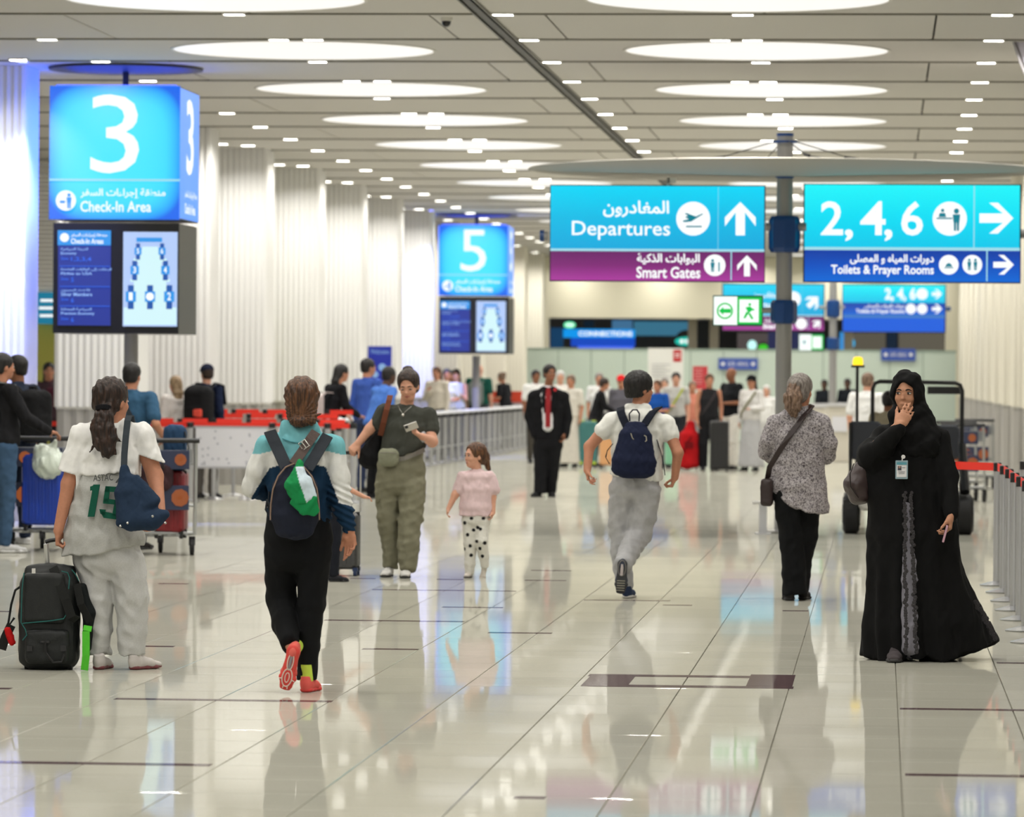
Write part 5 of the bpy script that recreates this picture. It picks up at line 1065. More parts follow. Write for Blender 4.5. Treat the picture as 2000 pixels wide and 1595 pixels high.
f.obj('trousers', tr, cloth('pale_grey_fleece', (198, 198, 196), noise=.05, nscale=120), .007, disp=folds(.007, .16, 24))
shoe(f, f.p(190, 1308, -.10)*np.array([1, 1, 0]), (.1, 1, 0), UP, .25, (206, 200, 196), (122, 62, 66)); shoe(f, f.p(256, 1304, -.07)*np.array([1, 1, 0]), (.55, .85, 0), UP, .25, (206, 200, 196), (122, 62, 66))
ho = hair_ops(C, M, 1.06, 'x', -.085)
pts = [(207, 797, -.10, 15), (202, 812, -.13, 19), (200, 838, -.145, 25), (205, 862, -.145, 25), (212, 880, -.14, 16), (207, 889, -.14, 8)]
ho += chain([f.p(a, b_, c) for a, b_, c, _ in pts], [(r_*s, .035) for *_, r_ in pts], (1, 0, 0), .012)+[seg(f.p(216, 850, -.13), f.p(238, 862, -.12), .010, .004, k=.01), seg(f.p(190, 865, -.13), f.p(176, 882, -.125), .009, .003, k=.01)]
f.obj('hair', ho, hairm('darkbrown'), .0055, disp=lambda X, Y, Z: .0035*np.sin(X*160+np.sin(Z*45)*1.6)+folds(.003, .05, 3)(X, Y, Z))
b = MB(); 
for i in range(6): b.tube([Vector(f.p(202+14*math.cos(a), 798+4*math.sin(a)+i*1.2-3, -.12+.03*math.sin(a))) for a in np.linspace(0, 6.28, 14)], .006, 6)
b.build('hair_tie', cloth('tie_black', (22, 22, 26)), f.o)
f2 = f
# navy shoulder bag
bo = f.p(275, 980, -.24); r = empty('shoulder_bag', f.root+Vector(bo), 'navy slouchy shoulder bag hanging over the grey jersey of the ponytail girl', 'bag'); q = lambda a, b_, c: A3(f.p(a, b_, c)-bo)
ops = [seg(q(243, 912, -.20), q(248, 960, -.22), (8*s, .02), (22*s, .05), (1, 0, 0), .03), seg(q(248, 960, -.22), q(258, 1016, -.23), (22*s, .05), (33*s, .065), (1, 0, -.1), .03), seg(q(262, 935, -.21), q(290, 985, -.22), (12*s, .03), (26*s, .05), (1, 0, -.5), .03), seg(q(258, 1016, -.23), q(300, 1016, -.23), (20*s, .06), (19*s, .06), (0, 0, 1), .03), seg(q(298, 1014, -.23), q(326, 1003, -.22), (18*s, .055), (9*s, .03), (0, 0, 1), .03)]
sdf_obj('bag_body', ops, cloth('navy_cloth', (36, 52, 74), bump=.2), r, .0065, disp=lambda X, Y, Z: folds(.0022, .07, 31)(X, Y, Z)+.002*np.sin((X*.9+Z*.4)*70))
MB().strap([Vector(q(252, 812, -.055)), Vector(q(249, 822, -.10)), Vector(q(246, 850, -.145)), Vector(q(243, 885, -.18)), Vector(q(242, 915, -.21))], 12.5*s, .008, side=(1, 0, 0)).strap([Vector(q(252, 812, -.055)), Vector(q(256, 812, .0)), Vector(q(258, 835, .09))], 12.5*s, .008, side=(1, 0, 0)).build('shoulder_strap', cloth('strap_slate', (56, 62, 68)), r)
b = MB()
for x, y in ((249, 1021), (235, 1027), (298, 1008), (323, 1021)): b.lathe(q(x, y, -.305), [(.001, -.004), (.007, 0), (.007, .003), (.001, .006)], 8, 'Y')
b.build('studs', mat('silver', (200, 198, 192), .25, metal=.9), r)
# black wheeled bag with its handle
bo = f.p(100, 1312, -.05); r = empty('wheeled_bag', f.root+Vector((bo[0], bo[1], 0)), 'black wheeled travel bag with green piping pulled by the ponytail girl', 'luggage'); bo[2] = 0
q = lambda a, b_, c: A3(f.p(a, b_, c)-bo); v = lambda a, b_, c: Vector(q(a, b_, c))
blk = cloth('black_nylon', (22, 25, 25), rough=.6, bump=.2, spec=.4)
ops = [seg(q(98, 1130, -.05), q(96, 1200, -.05), (54*s, .12), (58*s, .14), (1, 0, 0), .02), seg(q(96, 1200, -.05), q(96, 1280, -.05), (58*s, .14), (58*s, .14), (1, 0, 0), .02), rbox(q(97, 1212, -.05), (55*s, .13, 88*s), .05, k=.03), rbox(q(100, 1112, -.03), (46*s, .08, 8*s), .02, k=.03)]
sdf_obj('bag_body', ops, blk, r, .008, disp=folds(.003, .13, 41), cuts=[((0, 0, q(0, 1304, -.05)[2]), (0, 0, -1))])
sdf_obj('front_pocket', [rbox(q(86, 1168, -.19), (42*s, .03, 50*s), .03, k=.02)], blk, r, .008, disp=folds(.002, .1, 42)); sdf_obj('lower_pocket', [rbox(q(92, 1262, -.19), (44*s, .03, 34*s), .03, k=.02)], blk, r, .008, disp=folds(.003, .1, 43))
tea = cloth('piping_teal', (46, 104, 100)); b = MB()
b.tube([v(x, y, -.222) for x, y in ((47, 1118), (43, 1150), (41, 1215), (50, 1230), (52, 1240), (44, 1250))], .003, 6).tube([v(x, y, -.224) for x, y in ((44, 1217), (100, 1212), (124, 1208), (131, 1198), (131, 1176))], .003, 6).tube([v(x, y, -.21) for x, y in ((120, 1115), (132, 1118), (136, 1128), (134, 1150))], .003, 6).tube([v(x, y, -.16) for x, y in ((140, 1112), (148, 1122), (154, 1134))], .003, 6); b.build('piping', tea, r)
sdf_obj('side_pocket', [seg(q(165, 1145, -.03), q(178, 1195, -.03), (12*s, .09), (14*s, .12), (1, 0, 0), .03), seg(q(178, 1195, -.03), q(172, 1265, -.03), (14*s, .12), (10*s, .10), (1, 0, 0), .03)], cloth('side_pocket_panels', (30, 30, 30), attr=True), r, .008, colfn=lambda V: np.where(((V[:, 0]+V[:, 2]*.15 < .245) & (V[:, 2] > .3) & (V[:, 0] > .19))[:, None], vt((30, 104, 98)), vt((26, 30, 31))))
MB().cyl(v(94, 1125, .0), v(90, 1062, -.02), .014, 10).build('handle_tube', mat('silver_tube', (206, 206, 202), .3, metal=.6), r); MB().tube([v(89, 1058, -.02), v(98, 1055, -.02), v(112, 1053, -.02), v(116, 1056, -.02)], .012, 8).build('grip', mat('black_plastic', (24, 24, 26), .4), r)
MB().strap([v(104, 1108, -.16), v(112, 1130, -.21), v(128, 1170, -.235), v(140, 1205, -.23), v(150, 1210, -.2)], .05, .008, side=(1, 0, .5)).strap([v(150, 1140, -.17), v(158, 1180, -.19), (v(176, 1215, -.16))], .04, .008, side=(1, 0, .4)).build('carry_strap', cloth('strap_black', (34, 35, 34)), r)
MB().tube([v(39, 1146, -.10), v(30, 1152, -.12), v(22, 1180, -.13), v(15, 1225, -.13), (v(28, 1206, -.12))], .007, 6).strap([v(22, 1220, -.14), v(10, 1245, -.14), v(3, 1268, -.14)], .05, .006, side=(1, 0, .2)).build('side_loop', cloth('strap_black', (34, 35, 34)), r)
sdf_obj('red_tag', [seg(q(14, 1228, -.15), q(24, 1255, -.15), (7*s, .015), (7*s, .02), (1, 0, 0), .01)], cloth('tag_red', (190, 24, 26)), r, .007, disp=folds(.004, .04, 4))
MB().strap([v(172, 1222, -.16), v(170, 1232, -.17)], .045, .012, side=(1, 0, -.2)).strap([v(168, 1232, -.17), v(168, 1280, -.17), v(165, 1308, -.16)], .04, .01, side=(1, 0, 0)).build('green_strap', cloth('neon_green', (92, 205, 60)), r)
b = MB().tube([v(88, 1253, -.235), v(90, 1275, -.24), v(104, 1293, -.24), v(120, 1292, -.24), v(126, 1278, -.235)], .006, 6).box(v(88, 1253, -.225), (.05, .01, .012)).box(v(58, 1266, -.225), (.03, .012, .03)).box(v(124, 1266, -.225), (.03, .012, .03)); b.build('pull_handle', mat('black_plastic', (24, 24, 26), .4), r)
MB().lathe(v(105, 1128, -.19), [(.001, -.005), (.009, 0), (.001, .005)], 8, 'Y').box(v(66, 1116, -.2), (.02, .01, .035)).build('zip_pull', mat('silver', (200, 198, 192), .25, metal=.9), r)
for x in (53, 137):
    c = v(x, 1314, -.1); c.z = .024; w = MB().lathe(c, [(.024, -.012), (.024, .012)], 16, 'X').build('wheel', mat('black_rubber', (20, 20, 22), .7), r); MB().box(c+Vector((0, 0, .035)), (.045, .04, .04), 0, None, .008).build('wheel_housing', mat('black_plastic', (24, 24, 26), .4), r)
# ---------- 3. woman in khaki trousers looking at her phone, facing the camera
f = Fig(778, 1126, 'woman in dark tee and olive cargo trousers looking at her phone'); s = f.s
C = f.p(798, 753, -.02); M = frame((-.1, -1, -.36), UP+np.array([-.06, 0, 0])); hs = 1.04
WLh = f.p(699, 866, -.02); WRh = f.p(824, 852, -.30)
ops = head_ops(C, M, hs)+[seg(f.p(796, 775, .01), f.p(793, 802, .02), .052, .06, k=.03)]
ops += f.limb([(750, 804, 0, 11), (722, 838, 0, 10), (699, 866, -.02, 7)])+f.limb([(836, 812, 0, 11.5), (844, 862, -.06, 11), (824, 852, -.30, 7)])
ops += hand_ops(WLh, f.p(684, 882, -.05)-WLh, (0, 1, -.5), (1, 0, -.3), 1.0, (60, 62, 64, 64), .02, (.6, .5, .4), .4)
ops += hand_ops(WRh, f.p(797, 838, -.36)-WRh, (.15, .1, 1), (0, .6, .6), .98, (35, 38, 42, 46), .02, (.6, .5, .5), .4)
ops += f.rows([(795, 815, 0, 36, .08), (790, 870, 0, 34, .09), (785, 930, 0, 38, .1)])+f.limb([(757, 940, 0, 17), (758, 1020, 0, 13), (762, 1100, 0, 9)])+f.limb([(812, 940, 0, 17), (800, 1020, -.05, 13), (795, 1100, -.12, 9)])
f.obj('body', ops, skin('fair'), .010, fz=[(WLh[2]-.1, WLh[2]+.05, .005), (C[2]-.12, C[2]+.12, .005)])
face_parts(f, C, M, hs, closed=True)
tee = f.rows([(794, 796, .01, 18, .06), (793, 808, .005, 43, .095), (792, 835, 0, 45, .12), (789, 865, 0, 43, .12), (786, 890, 0, 44, .13)], k=.03)+[seg(f.p(752, 803), f.p(835, 811), .055, .055, k=.03), cutop(f.p(786, 884), (.1, 0, -1), lambda X, Y, Z: -.035*np.cos((X-f.p(775, 0)[0])*9))]
tee += f.limb([(750, 802, 0, 14.5), (738, 826, 0, 14.5)])+f.limb([(838, 810, 0, 15.5), (843, 838, -.02, 16)])
f.obj('t_shirt', tee, cloth('charcoal_olive', (68, 70, 64)), .008, disp=folds(.0045, .10, 51))
tr = f.rows([(785, 888, 0, 42, .125), (783, 915, 0, 47, .14), (783, 945, 0, 48, .145)], k=.03)+f.rows([(762, 945, .02, 27, .12), (758, 1010, .02, 22, .11), (764, 1070, .04, 17, .09), (763, 1108, .04, 14, .085)])+f.rows([(806, 945, -.02, 27, .12), (802, 1010, -.06, 23, .115), (798, 1065, -.1, 21, .11), (797, 1108, -.12, 18, .10)])+[rbox(f.p(826, 962, -.02), (.014, .08, .085), .012, k=.01), rbox(f.p(738, 962, .0), (.014, .08, .085), .012, k=.01), cutop(f.p(780, 1112), (-.15, 0, -1))]
f.obj('trousers', tr, cloth('olive_canvas', (126, 124, 104)), .009, disp=folds(.009, .17, 52))
MB().strap([Vector(f.p(774, 897, -.13)), Vector(f.p(790, 895, -.155)), Vector(f.p(812, 886, -.14)), Vector(f.p(829, 878, -.06))], .035, .006, side=(0, 0, 1)).build('waist_belt', cloth('belt_grey', (134, 130, 124)), f.o)
shoe(f, f.p(762, 1112, .06)*np.array([1, 1, 0]), (-.1, -1, 0), UP, .26, (214, 212, 208), (60, 58, 58)); shoe(f, f.p(794, 1118, -.06)*np.array([1, 1, 0]), (.05, -1, 0), UP, .26, (214, 212, 208), (60, 58, 58))
f.obj('hair', hair_ops(C, M, 1.07, 'x', -.07, .015)+[ell(f.p(797, 722, .07), (.045, .045, .035), k=.02)], hairm('darkbrown'), .007, disp=folds(.003, .03, 53))
MB().tube([Vector(f.p(x, y, dy)) for x, y, dy in ((777, 791, -.06), (782, 801, -.105), (787, 808, -.125), (793, 802, -.125), (804, 793, -.09))], .002, 5).lathe(Vector(f.p(787, 810, -.13)), [(.001, -.004), (.012, 0), (.001, .004)], 12, 'Y').build('necklace', mat('silver', (200, 198, 192), .25, metal=.9), f.o)
w0 = Vector(f.p(827, 853, -.26)); MB().tube([w0+Vector((.033*math.cos(a)*.5, .033*math.cos(a)*.8, .036*math.sin(a))) for a in np.linspace(0, 6.28, 14)][:-1], .009, 6, 0, True).box(w0+Vector((-.02, -.03, .015)), (.02, .012, .035)).build('watch', mat('watch_grey', (170, 172, 176), .3), f.o)
ph = Vector(f.p(803, 833, -.39)); r = empty('phone', f.root+ph, 'pale phone in the hand of the woman in the dark tee', 'phone'); Rp = Matrix.Rotation(-.35, 3, 'Y') @ Matrix.Rotation(.5, 3, 'X')
MB().box((0, 0, 0), (.105, .012, .062), 0, Rp, .003).build('case', mat('phone_case', (196, 192, 182), .35), r); MB().box(Rp@Vector((0, .007, 0)), (.095, .003, .054), 0, Rp).build('screen', mat('phone_screen', (20, 22, 26), .1), r); MB().box(Rp@Vector((-.035, -.008, .015)), (.026, .006, .024), 0, Rp).build('camera_bump', mat('dark_metal'), r)
f3 = f
# waist pouch and black shoulder bag
c0 = Vector(f.p(759, 893, -.16)); r = empty('waist_pouch', f.root+c0, 'sage green waist pouch worn over olive cargo trousers', 'bag'); sdf_obj('pouch_body', [rbox((0, 0, 0), (21*s, .04, 18*s), .05, k=.02)], cloth('sage_cloth', (136, 138, 118)), r, .007, disp=folds(.003, .1, 6))
MB().tube([Vector((-17*s, -.043, 9*s)), Vector((0, -.05, 10*s)), Vector((17*s, -.043, 8*s))], .003, 5).build('zip', cloth('belt_grey'), r)
c0 = Vector(f.p(725, 880, .05)); r = empty('shoulder_bag', f.root+c0, 'black shoulder bag with a brown strap beside the woman in olive trousers', 'bag'); q = lambda a, b_, c: A3(f.p(a, b_, c))-A3(c0)
sdf_obj('bag_body', [seg(q(738, 850, .05), q(724, 890, .05), (9*s, .05), (24*s, .08), (1, 0, 0), .03), seg(q(724, 890, .05), q(722, 902, .05), (24*s, .08), (22*s, .08), (1, 0, 0), .03)], cloth('black_cloth', (24, 24, 26)), r, .009, disp=folds(.005, .1, 7))
MB().strap([Vector(q(762, 772, .0)), Vector(q(760, 782, -.08)), Vector(q(755, 800, -.12)), Vector(q(749, 825, -.11)), Vector(q(743, 850, -.05))], .045, .006, side=(1, 0, 0)).build('shoulder_strap', cloth('strap_brown', (112, 66, 48)), r)
def spinner(px0, py0, px1, py1, Y, label, rgb, handle=None, wheels=(20, 20, 24), d=.26, ribs=True, h_=None, corner=None, group=None, rz=0):
    a = P(px0, py1, Y); b = P(px1, py0, Y); w = b.x-a.x; zb = .055; zt = b.z; r = empty('suitcase', ((a.x+b.x)/2, Y, 0), label, 'suitcase', group, rz); c = mat('shell_%d_%d_%d' % rgb, rgb, .38, noise=.04)
    MB().box((0, 0, (zt+zb)/2), (w, d, zt-zb), 0, None, .03).build('shell', c, r, True)
    if ribs:
        n = max(3, int(w/.06)); m = MB()
        for i in range(n): m.box((-w/2+(i+.5)*w/n, -d/2-.003, (zt+zb)/2), (w/n*.45, .012, (zt-zb)*.86), 0, None, .003)
        m.build('ribs', c, r)
    MB().box((0, -.004, (zt+zb)/2), (w+.006, .012, zt-zb+.006)).build('zip_seam', mat('dark_metal'), r)
    for sx in (-1, 1):
        for sy in (-1, 1):
            MB().lathe((sx*w*.4, sy*d*.36, .026), [(.026, -.014), (.026, .014)], 14, 'X').box((sx*w*.4, sy*d*.36, .055), (.04, .045, .03)).build('wheel', mat('wheel_%d_%d_%d' % wheels, wheels, .5), r)
    if corner:
        for sx in (-1, 1): MB().box((sx*w*.33, -.0, zt), (w*.22, d*.9, .02), 0, None, .005).box((sx*w*.38, 0, zb+.03), (w*.2, d+.01, .06), 0, None, .005).build('corner_guard', mat('corner_%d' % corner[0], corner, .5), r)
    if handle:
        hx, hy = handle; t = P(hx, hy, Y); x = t.x-r.location.x; MB().box((x-.08+.08*0, d*.3, (zt+t.z)/2), (.014, .012, t.z-zt)).box((x+.06, d*.3, (zt+t.z)/2), (.014, .012, t.z-zt)).build('handle_tube', mat('silver_tube', (206, 206, 202), .3, metal=.6), r)
        MB().box((x-.01, d*.3, t.z), (.17, .03, .03), 0, None, .008).build('grip', mat('black_plastic'), r)
    else: MB().tube([(-.06, 0, zt), (-.05, 0, zt+.03), (.05, 0, zt+.03), (.06, 0, zt)], .009, 6).build('handle', mat('black_plastic'), r)
    return r
spinner(651, 1000, 702, 1125, f.Y+.12, 'dark grey ribbed suitcase with blue wheels led by the woman with the phone', (72, 72, 72), handle=(688, 884), wheels=(30, 52, 92))
# ---------- 4. toddler
f = Fig(925, 1128, 'toddler in pink tee and white leggings with black dots'); s = f.s
C = f.p(928, 890, 0); M = frame((-.8, -.55, -.02), UP); hs = .86
a1 = f.p(877, 990, 0); a2 = f.p(963, 1002, 0)
ops = head_ops(C, M, hs, nose=.92)+[seg(f.p(931, 905), f.p(932, 922), .033, .04, k=.02)]
ops += f.limb([(903, 932, 0, 8.5), (889, 966, -.02, 7), (876, 993, -.04, 4.6)])+f.limb([(957, 932, 0, 8.5), (962, 970, 0, 7), (963, 1001, -.03, 4.6)])
ops += hand_ops(f.p(876, 993, -.04), f.p(871, 1010, -.05)-f.p(876, 993, -.04), RX, FRT, .55, (35, 35, 35, 35), .03)+hand_ops(f.p(963, 1001, -.03), f.p(958, 1020, -.04)-f.p(963, 1001, -.03), -RX, FRT, .55, (35, 35, 35, 35), .04)
ops += f.rows([(931, 935, 0, 20, .06), (931, 990, 0, 22, .08)])+f.limb([(919, 1005, 0, 11), (918, 1060, 0, 9), (917, 1112, .02, 6)])+f.limb([(942, 1005, 0, 11), (941, 1055, -.05, 9), (946, 1100, .05, 6)])
f.obj('body', ops, skin('fair'), .008, fz=[(a1[2]-.12, a1[2]+.02, .0042), (C[2]-.12, C[2]+.12, .0045)])
face_parts(f, C, M, hs, brow=(70, 48, 36))
tee = f.rows([(931, 920, 0, 13, .045), (931, 930, 0, 30, .075), (931, 955, 0, 32, .09), (930, 990, 0, 33, .1), (930, 1015, 0, 34, .105)], k=.02)+[cutop(f.p(930, 1007), (0, 0, -1), lambda X, Y, Z: .004*np.sin(X*60))]
tee += f.limb([(903, 930, 0, 10.5), (896, 956, 0, 12.5)])+f.limb([(958, 930, 0, 10.5), (964, 956, 0, 12.5)])
f.obj('t_shirt', tee, cloth('pale_pink', (222, 196, 198)), .007, disp=folds(.004, .09, 61))
lg = f.rows([(930, 1000, 0, 27, .09), (930, 1015, 0, 28, .095)])+f.rows([(918, 1015, 0, 15, .065), (918, 1060, 0, 12.5, .055), (918, 1100, .01, 10, .045), (917, 1118, .02, 9, .042)])+f.rows([(942, 1015, 0, 15, .065), (940, 1055, -.04, 12.5, .055), (945, 1085, .02, 9.5, .045), (947, 1104, .05, 8.5, .04)])
dots = [(907, 1021, -.08), (921, 1012, -.1), (944, 1012, -.09), (933, 1030, -.07), (938, 1033, -.09), (913, 1044, -.06), (931, 1057, -.08), (918, 1066, -.06), (920, 1084, -.05), (937, 1071, -.08), (942, 1086, -.04), (906, 1072, -.04), (925, 1035, -.06), (947, 1060, -.06)]
dp_ = np.array([f.p(*q) for q in dots])
def dcol(V):
    d = np.min(np.sqrt((V[:, None, 0]-dp_[None, :, 0])**2+(V[:, None, 2]-dp_[None, :, 2])**2), 1); side = V[:, 1] < .01; return np.where(((d < .0145) & side)[:, None], vt((26, 26, 28)), vt((226, 224, 216)))
f.obj('leggings', lg, cloth('dotted_leggings', (226, 224, 216), attr=True), .005, disp=folds(.0025, .06, 62), colfn=dcol)
shoe(f, f.p(918, 1118, .06)*np.array([1, 1, 0]), (-.1, -1, 0), UP, .17, (198, 190, 180), (84, 78, 74)); sh = f.p(947, 1103, .10); shoe(f, sh+np.array([0, .0, -.03]), (-.12, -.55, -.8), (0, -.8, .55), .16, (206, 198, 186), (224, 220, 212))
f.obj('hair', hair_ops(C, M, .9, 'x', -.06, .02)+[ell(f.p(944, 893, .05), (.055, .055, .06), k=.02)]+chain([f.p(951, 902, .05), f.p(953, 912, .06), f.p(957, 922, .05)], [.025, .02, .008], k=.01), hairm('brown'), .006, disp=folds(.003, .03, 63))
MB().tube([Vector(f.p(951+4*math.cos(a), 906+2*math.sin(a), .055+.02*math.sin(a))) for a in np.linspace(0, 6.28, 10)][:-1], .006, 6, 0, True).build('hair_tie', cloth('tie_black', (22, 22, 26)), f.o)
# ---------- 5. man in the black suit
f = Fig(1062, 970, 'man in black suit with red tie and white shirt walking this way'); s = f.s
C = f.p(1074, 729, -.03); M = frame((.45, -.9, -.0), UP); hs = 1.02; blk = cloth('suit_black', (17, 17, 20), bump=.05)
ops = head_ops(C, M, hs)+[seg(f.p(1073, 742, -.02), f.p(1071, 756, 0), .055, .062, k=.03)]
wr = f.p(1104, 846, -.05)
ops += f.limb([(1040, 775, 0, 8), (1033, 812, 0, 7), (1046, 845, -.05, 4.5)])+f.limb([(1103, 775, 0, 8), (1108, 815, .02, 7), (1104, 846, -.05, 4.5)])+hand_ops(wr, (-.1, -.2, -1), -RX, FRT, 1.05, (35, 35, 35, 35), .02)
ops += f.rows([(1071, 770, 0, 25, .08), (1070, 850, 0, 25, .1)])+f.limb([(1060, 865, 0, 10), (1056, 915, -.05, 7), (1055, 958, -.1, 5)])+f.limb([(1082, 865, 0, 10), (1078, 915, 0, 7), (1074, 958, .05, 5)])
f.obj('body', ops, skin('brown'), .013, fz=[(wr[2]-.2, wr[2]+.02, .007), (C[2]-.13, C[2]+.13, .007)]); face_parts(f, C, M, hs)
f.obj('hair', hair_ops(C, M, 1.05, 'short', -.05, .01), hairm('black'), .009, disp=folds(.002, .03, 71))
f.obj('shirt', f.rows([(1071, 757, -.01, 10, .065), (1070, 772, -.02, 17, .105), (1070, 800, -.02, 15, .135), (1071, 835, -.02, 15, .14)]), cloth('shirt_white', (228, 228, 230)), .011)
jk = f.rows([(1071, 759, .02, 17, .07), (1071, 768, .01, 33, .10), (1070, 795, 0, 33, .13), (1070, 825, 0, 29, .13), (1070, 862, 0, 30, .14)], k=.04)+[seg(f.p(1040, 774), f.p(1102, 774), .07, .07, k=.04), cutop(f.p(1070, 856), (0, 0, -1))]
jk += [seg(f.p(1070.5, 752, -.2), f.p(1070.5, 800, -.2), (8.5*s, .10), (5.5*s, .10), (1, 0, 0), .006, True), seg(f.p(1070.5, 800, -.2), f.p(1070, 848, -.2), (5.5*s, .1), (7.5*s, .12), (1, 0, 0), .006, True)]
jk += f.limb([(1040, 776, 0, 10), (1033, 812, .0, 9.5), (1044, 848, -.06, 8)])+f.limb([(1102, 776, 0, 10), (1109, 815, .02, 9.5), (1105, 851, -.05, 7)])
f.obj('jacket', jk, blk, .011, disp=folds(.0035, .14, 72))
ti = lambda L: [Vector(f.p(a, b_, c)) for a, b_, c in L]
MB().strap(ti([(1071, 762, -.135), (1070.5, 790, -.17), (1070, 815, -.175), (1070, 834, -.175)]), .07, .012, side=(1, 0, 0)).box(Vector(f.p(1071, 760, -.13)), (.055, .03, .05), 0, None, .008).build('tie', cloth('tie_red', (142, 40, 44)), f.o)
for sx in (-1, 1): MB().strap(ti([(1071+sx*6, 755, -.1), (1071+sx*10, 775, -.135), (1071+sx*7, 795, -.155), (1071+sx*5, 806, -.16)]), .05, .012, side=(1, -.3*sx, 0)).build('lapel', blk, f.o)
MB().lathe(Vector(f.p(1084, 761, -.14)), [(.004, -.006), (.022, 0), (.022, .006)], 12, 'Y').build('lapel_pin', mat('pin_red', (200, 30, 40), .5), f.o)
f.obj('trousers', f.rows([(1071, 848, 0, 30, .13), (1071, 870, 0, 29, .135)])+f.rows([(1058, 870, 0, 17, .12), (1056, 915, -.05, 13, .10), (1054, 962, -.1, 11.5, .09)])+f.rows([(1082, 870, 0, 17, .12), (1079, 915, .02, 13, .10), (1075, 960, .06, 11, .09)])+[cutop(f.p(1070, 963), (0, 0, -1))], blk, .012, disp=folds(.004, .15, 73))
shoe(f, f.p(1055, 966, -.02)*np.array([1, 1, 0]), (-.35, -1, 0), UP, .29, (22, 22, 24), (14, 14, 14), style='flat'); shoe(f, f.p(1074, 968, .14)*np.array([1, 1, 0]), (.25, -1, 0), UP, .29, (22, 22, 24), (14, 14, 14), style='flat')
# ---------- 6. running boy
f = Fig(1222, 1168, 'boy in white polo and grey trousers running away'); s = f.s
C = f.p(1250, 759, .02); M = frame((.82, .55, .0), UP+np.array([.05, 0, 0])); hs = .99
w1 = f.p(1147, 918, -.06); w2 = f.p(1318, 932, .02)
ops = head_ops(C, M, hs)+[seg(f.p(1250, 778, .02), f.p(1245, 806), .05, .056, k=.03)]
ops += f.limb([(1194, 824, 0, 14), (1151, 872, .0, 10.5), (1147, 918, -.06, 7.5)])+f.limb([(1301, 828, 0, 13), (1324, 884, -.05, 10.5), (1318, 932, .02, 7.5)])
ops += hand_ops(w1, f.p(1150, 950, -.08)-w1, RX, FRT, .92, (25, 50, 60, 62), .05, (.6, .6, .3), .2)+hand_ops(w2, f.p(1310, 956, .04)-w2, -RX, BK, .92, (55, 58, 60, 60), .02, (.6, .4, .4), .4)
ops += f.rows([(1248, 830, 0, 42, .08), (1244, 930, 0, 36, .09)])+f.limb([(1222, 945, 0, 20), (1212, 1040, .10, 15), (1221, 1140, .04, 10)])+f.limb([(1265, 945, 0, 20), (1248, 1040, .04, 15), (1219, 1096, -.28, 10)])
f.obj('body', ops, skin('tan'), .010, fz=[(w1[2]-.16, w1[2]+.02, .0048), (C[2]-.12, C[2]+.12, .0055)]); face_parts(f, C, M, hs)
po_ = f.rows([(1247, 797, 0, 17, .06), (1246, 812, 0, 47, .09), (1246, 840, 0, 52, .115), (1244, 880, 0, 49, .115), (1243, 925, 0, 50, .12), (1244, 945, 0, 52, .125)], k=.03)+[seg(f.p(1196, 823), f.p(1300, 826), .058, .058, k=.03), seg(f.p(1228, 797, -.01), f.p(1264, 797, -.01), .036, .034, k=.012), cutop(f.p(1243, 932), (-.12, 0, -1), lambda X, Y, Z: .01*np.sin(X*25))]
po_ += f.limb([(1194, 824, 0, 18), (1180, 841, 0, 18.5)])+f.limb([(1301, 828, 0, 18.5), (1309, 848, -.01, 18.5)])
f.obj('polo_shirt', po_, cloth('polo_white', (236, 236, 230)), .0075, disp=folds(.005, .10, 81))
tr = f.rows([(1241, 925, 0, 46, .12), (1241, 955, 0, 48, .13)])+f.rows([(1218, 955, .02, 28, .115), (1212, 1020, .08, 23, .10), (1213, 1080, .08, 20, .09), (1220, 1145, .05, 17, .08)])+f.rows([(1262, 955, 0, 30, .12), (1255, 1010, .04, 27, .11), (1246, 1048, .03, 24, .10)])+f.rows([(1246, 1045, .03, 24, .10), (1230, 1075, -.12, 21, .09), (1218, 1102, -.25, 18, .08)])
f.obj('trousers', tr, cloth('pale_grey_cotton', (176, 176, 178)), .008, disp=folds(.0075, .15, 82))
hl = f.p(1216, 1093, -.33); tp = f.p(1211, 1162, -.30); D = nrm(tp-hl); ry = lambda cx, cy, rx, r2: [(cx+rx*math.cos(t), cy+r2*math.sin(t), -.0015) for t in np.linspace(0, 6.28, 20)]
shoe(f, hl, D, (0, 1, .05), .275, (70, 76, 90), (52, 54, 58), deco=[('sole_inset', [(0, .03+i*.01, -.001) for i in range(9)], .011, (196, 186, 186)), ('sole_groove', ry(0, .06, .026, .055), .004, (110, 108, 106))]+[('sole_groove', [(-.028, .15+i*.017, -.001), (.028, .148+i*.017, -.001)], .0035, (150, 146, 132)) for i in range(5)])
shoe(f, f.p(1223, 1160, -.02)*np.array([1, 1, 0]), (.1, 1, 0), UP, .27, (50, 62, 88), (226, 224, 218))
def hd(X, Y, Z): return folds(.0035, .03, 83)(X, Y, Z)
f.obj('hair', hair_ops(C, M, 1.1, 'short', -.05, .0), hairm('black'), .0065, disp=hd)
f6 = f
b0 = f.p(1239, 882, -.19); r = empty('backpack', f.root+Vector(b0), 'navy backpack with pale zips on the running boy', 'backpack'); LP = lambda a, b_, c: Vector(f.p(a, b_, c))-Vector(b0)
sdf_obj('pack_body', chain([A3(LP(1242, 832, -.17)), A3(LP(1241, 850, -.19)), A3(LP(1238, 900, -.20)), A3(LP(1237, 918, -.20))], [(22*s, .05), (32*s, .075), (43*s, .10), (43*s, .095)], (1, 0, 0), .03), cloth('deep_navy', (28, 34, 58), bump=.2), r, .008, disp=lambda X, Y, Z: folds(.0035, .08, 84)(X, Y, Z)-.012*np.exp(-(X**2*1500+(Z-.05)**2*500)), cuts=[((0, .10, 0), (0, 1, 0)), (A3(LP(1238, 934, -.2)), (0, 0, -1))])
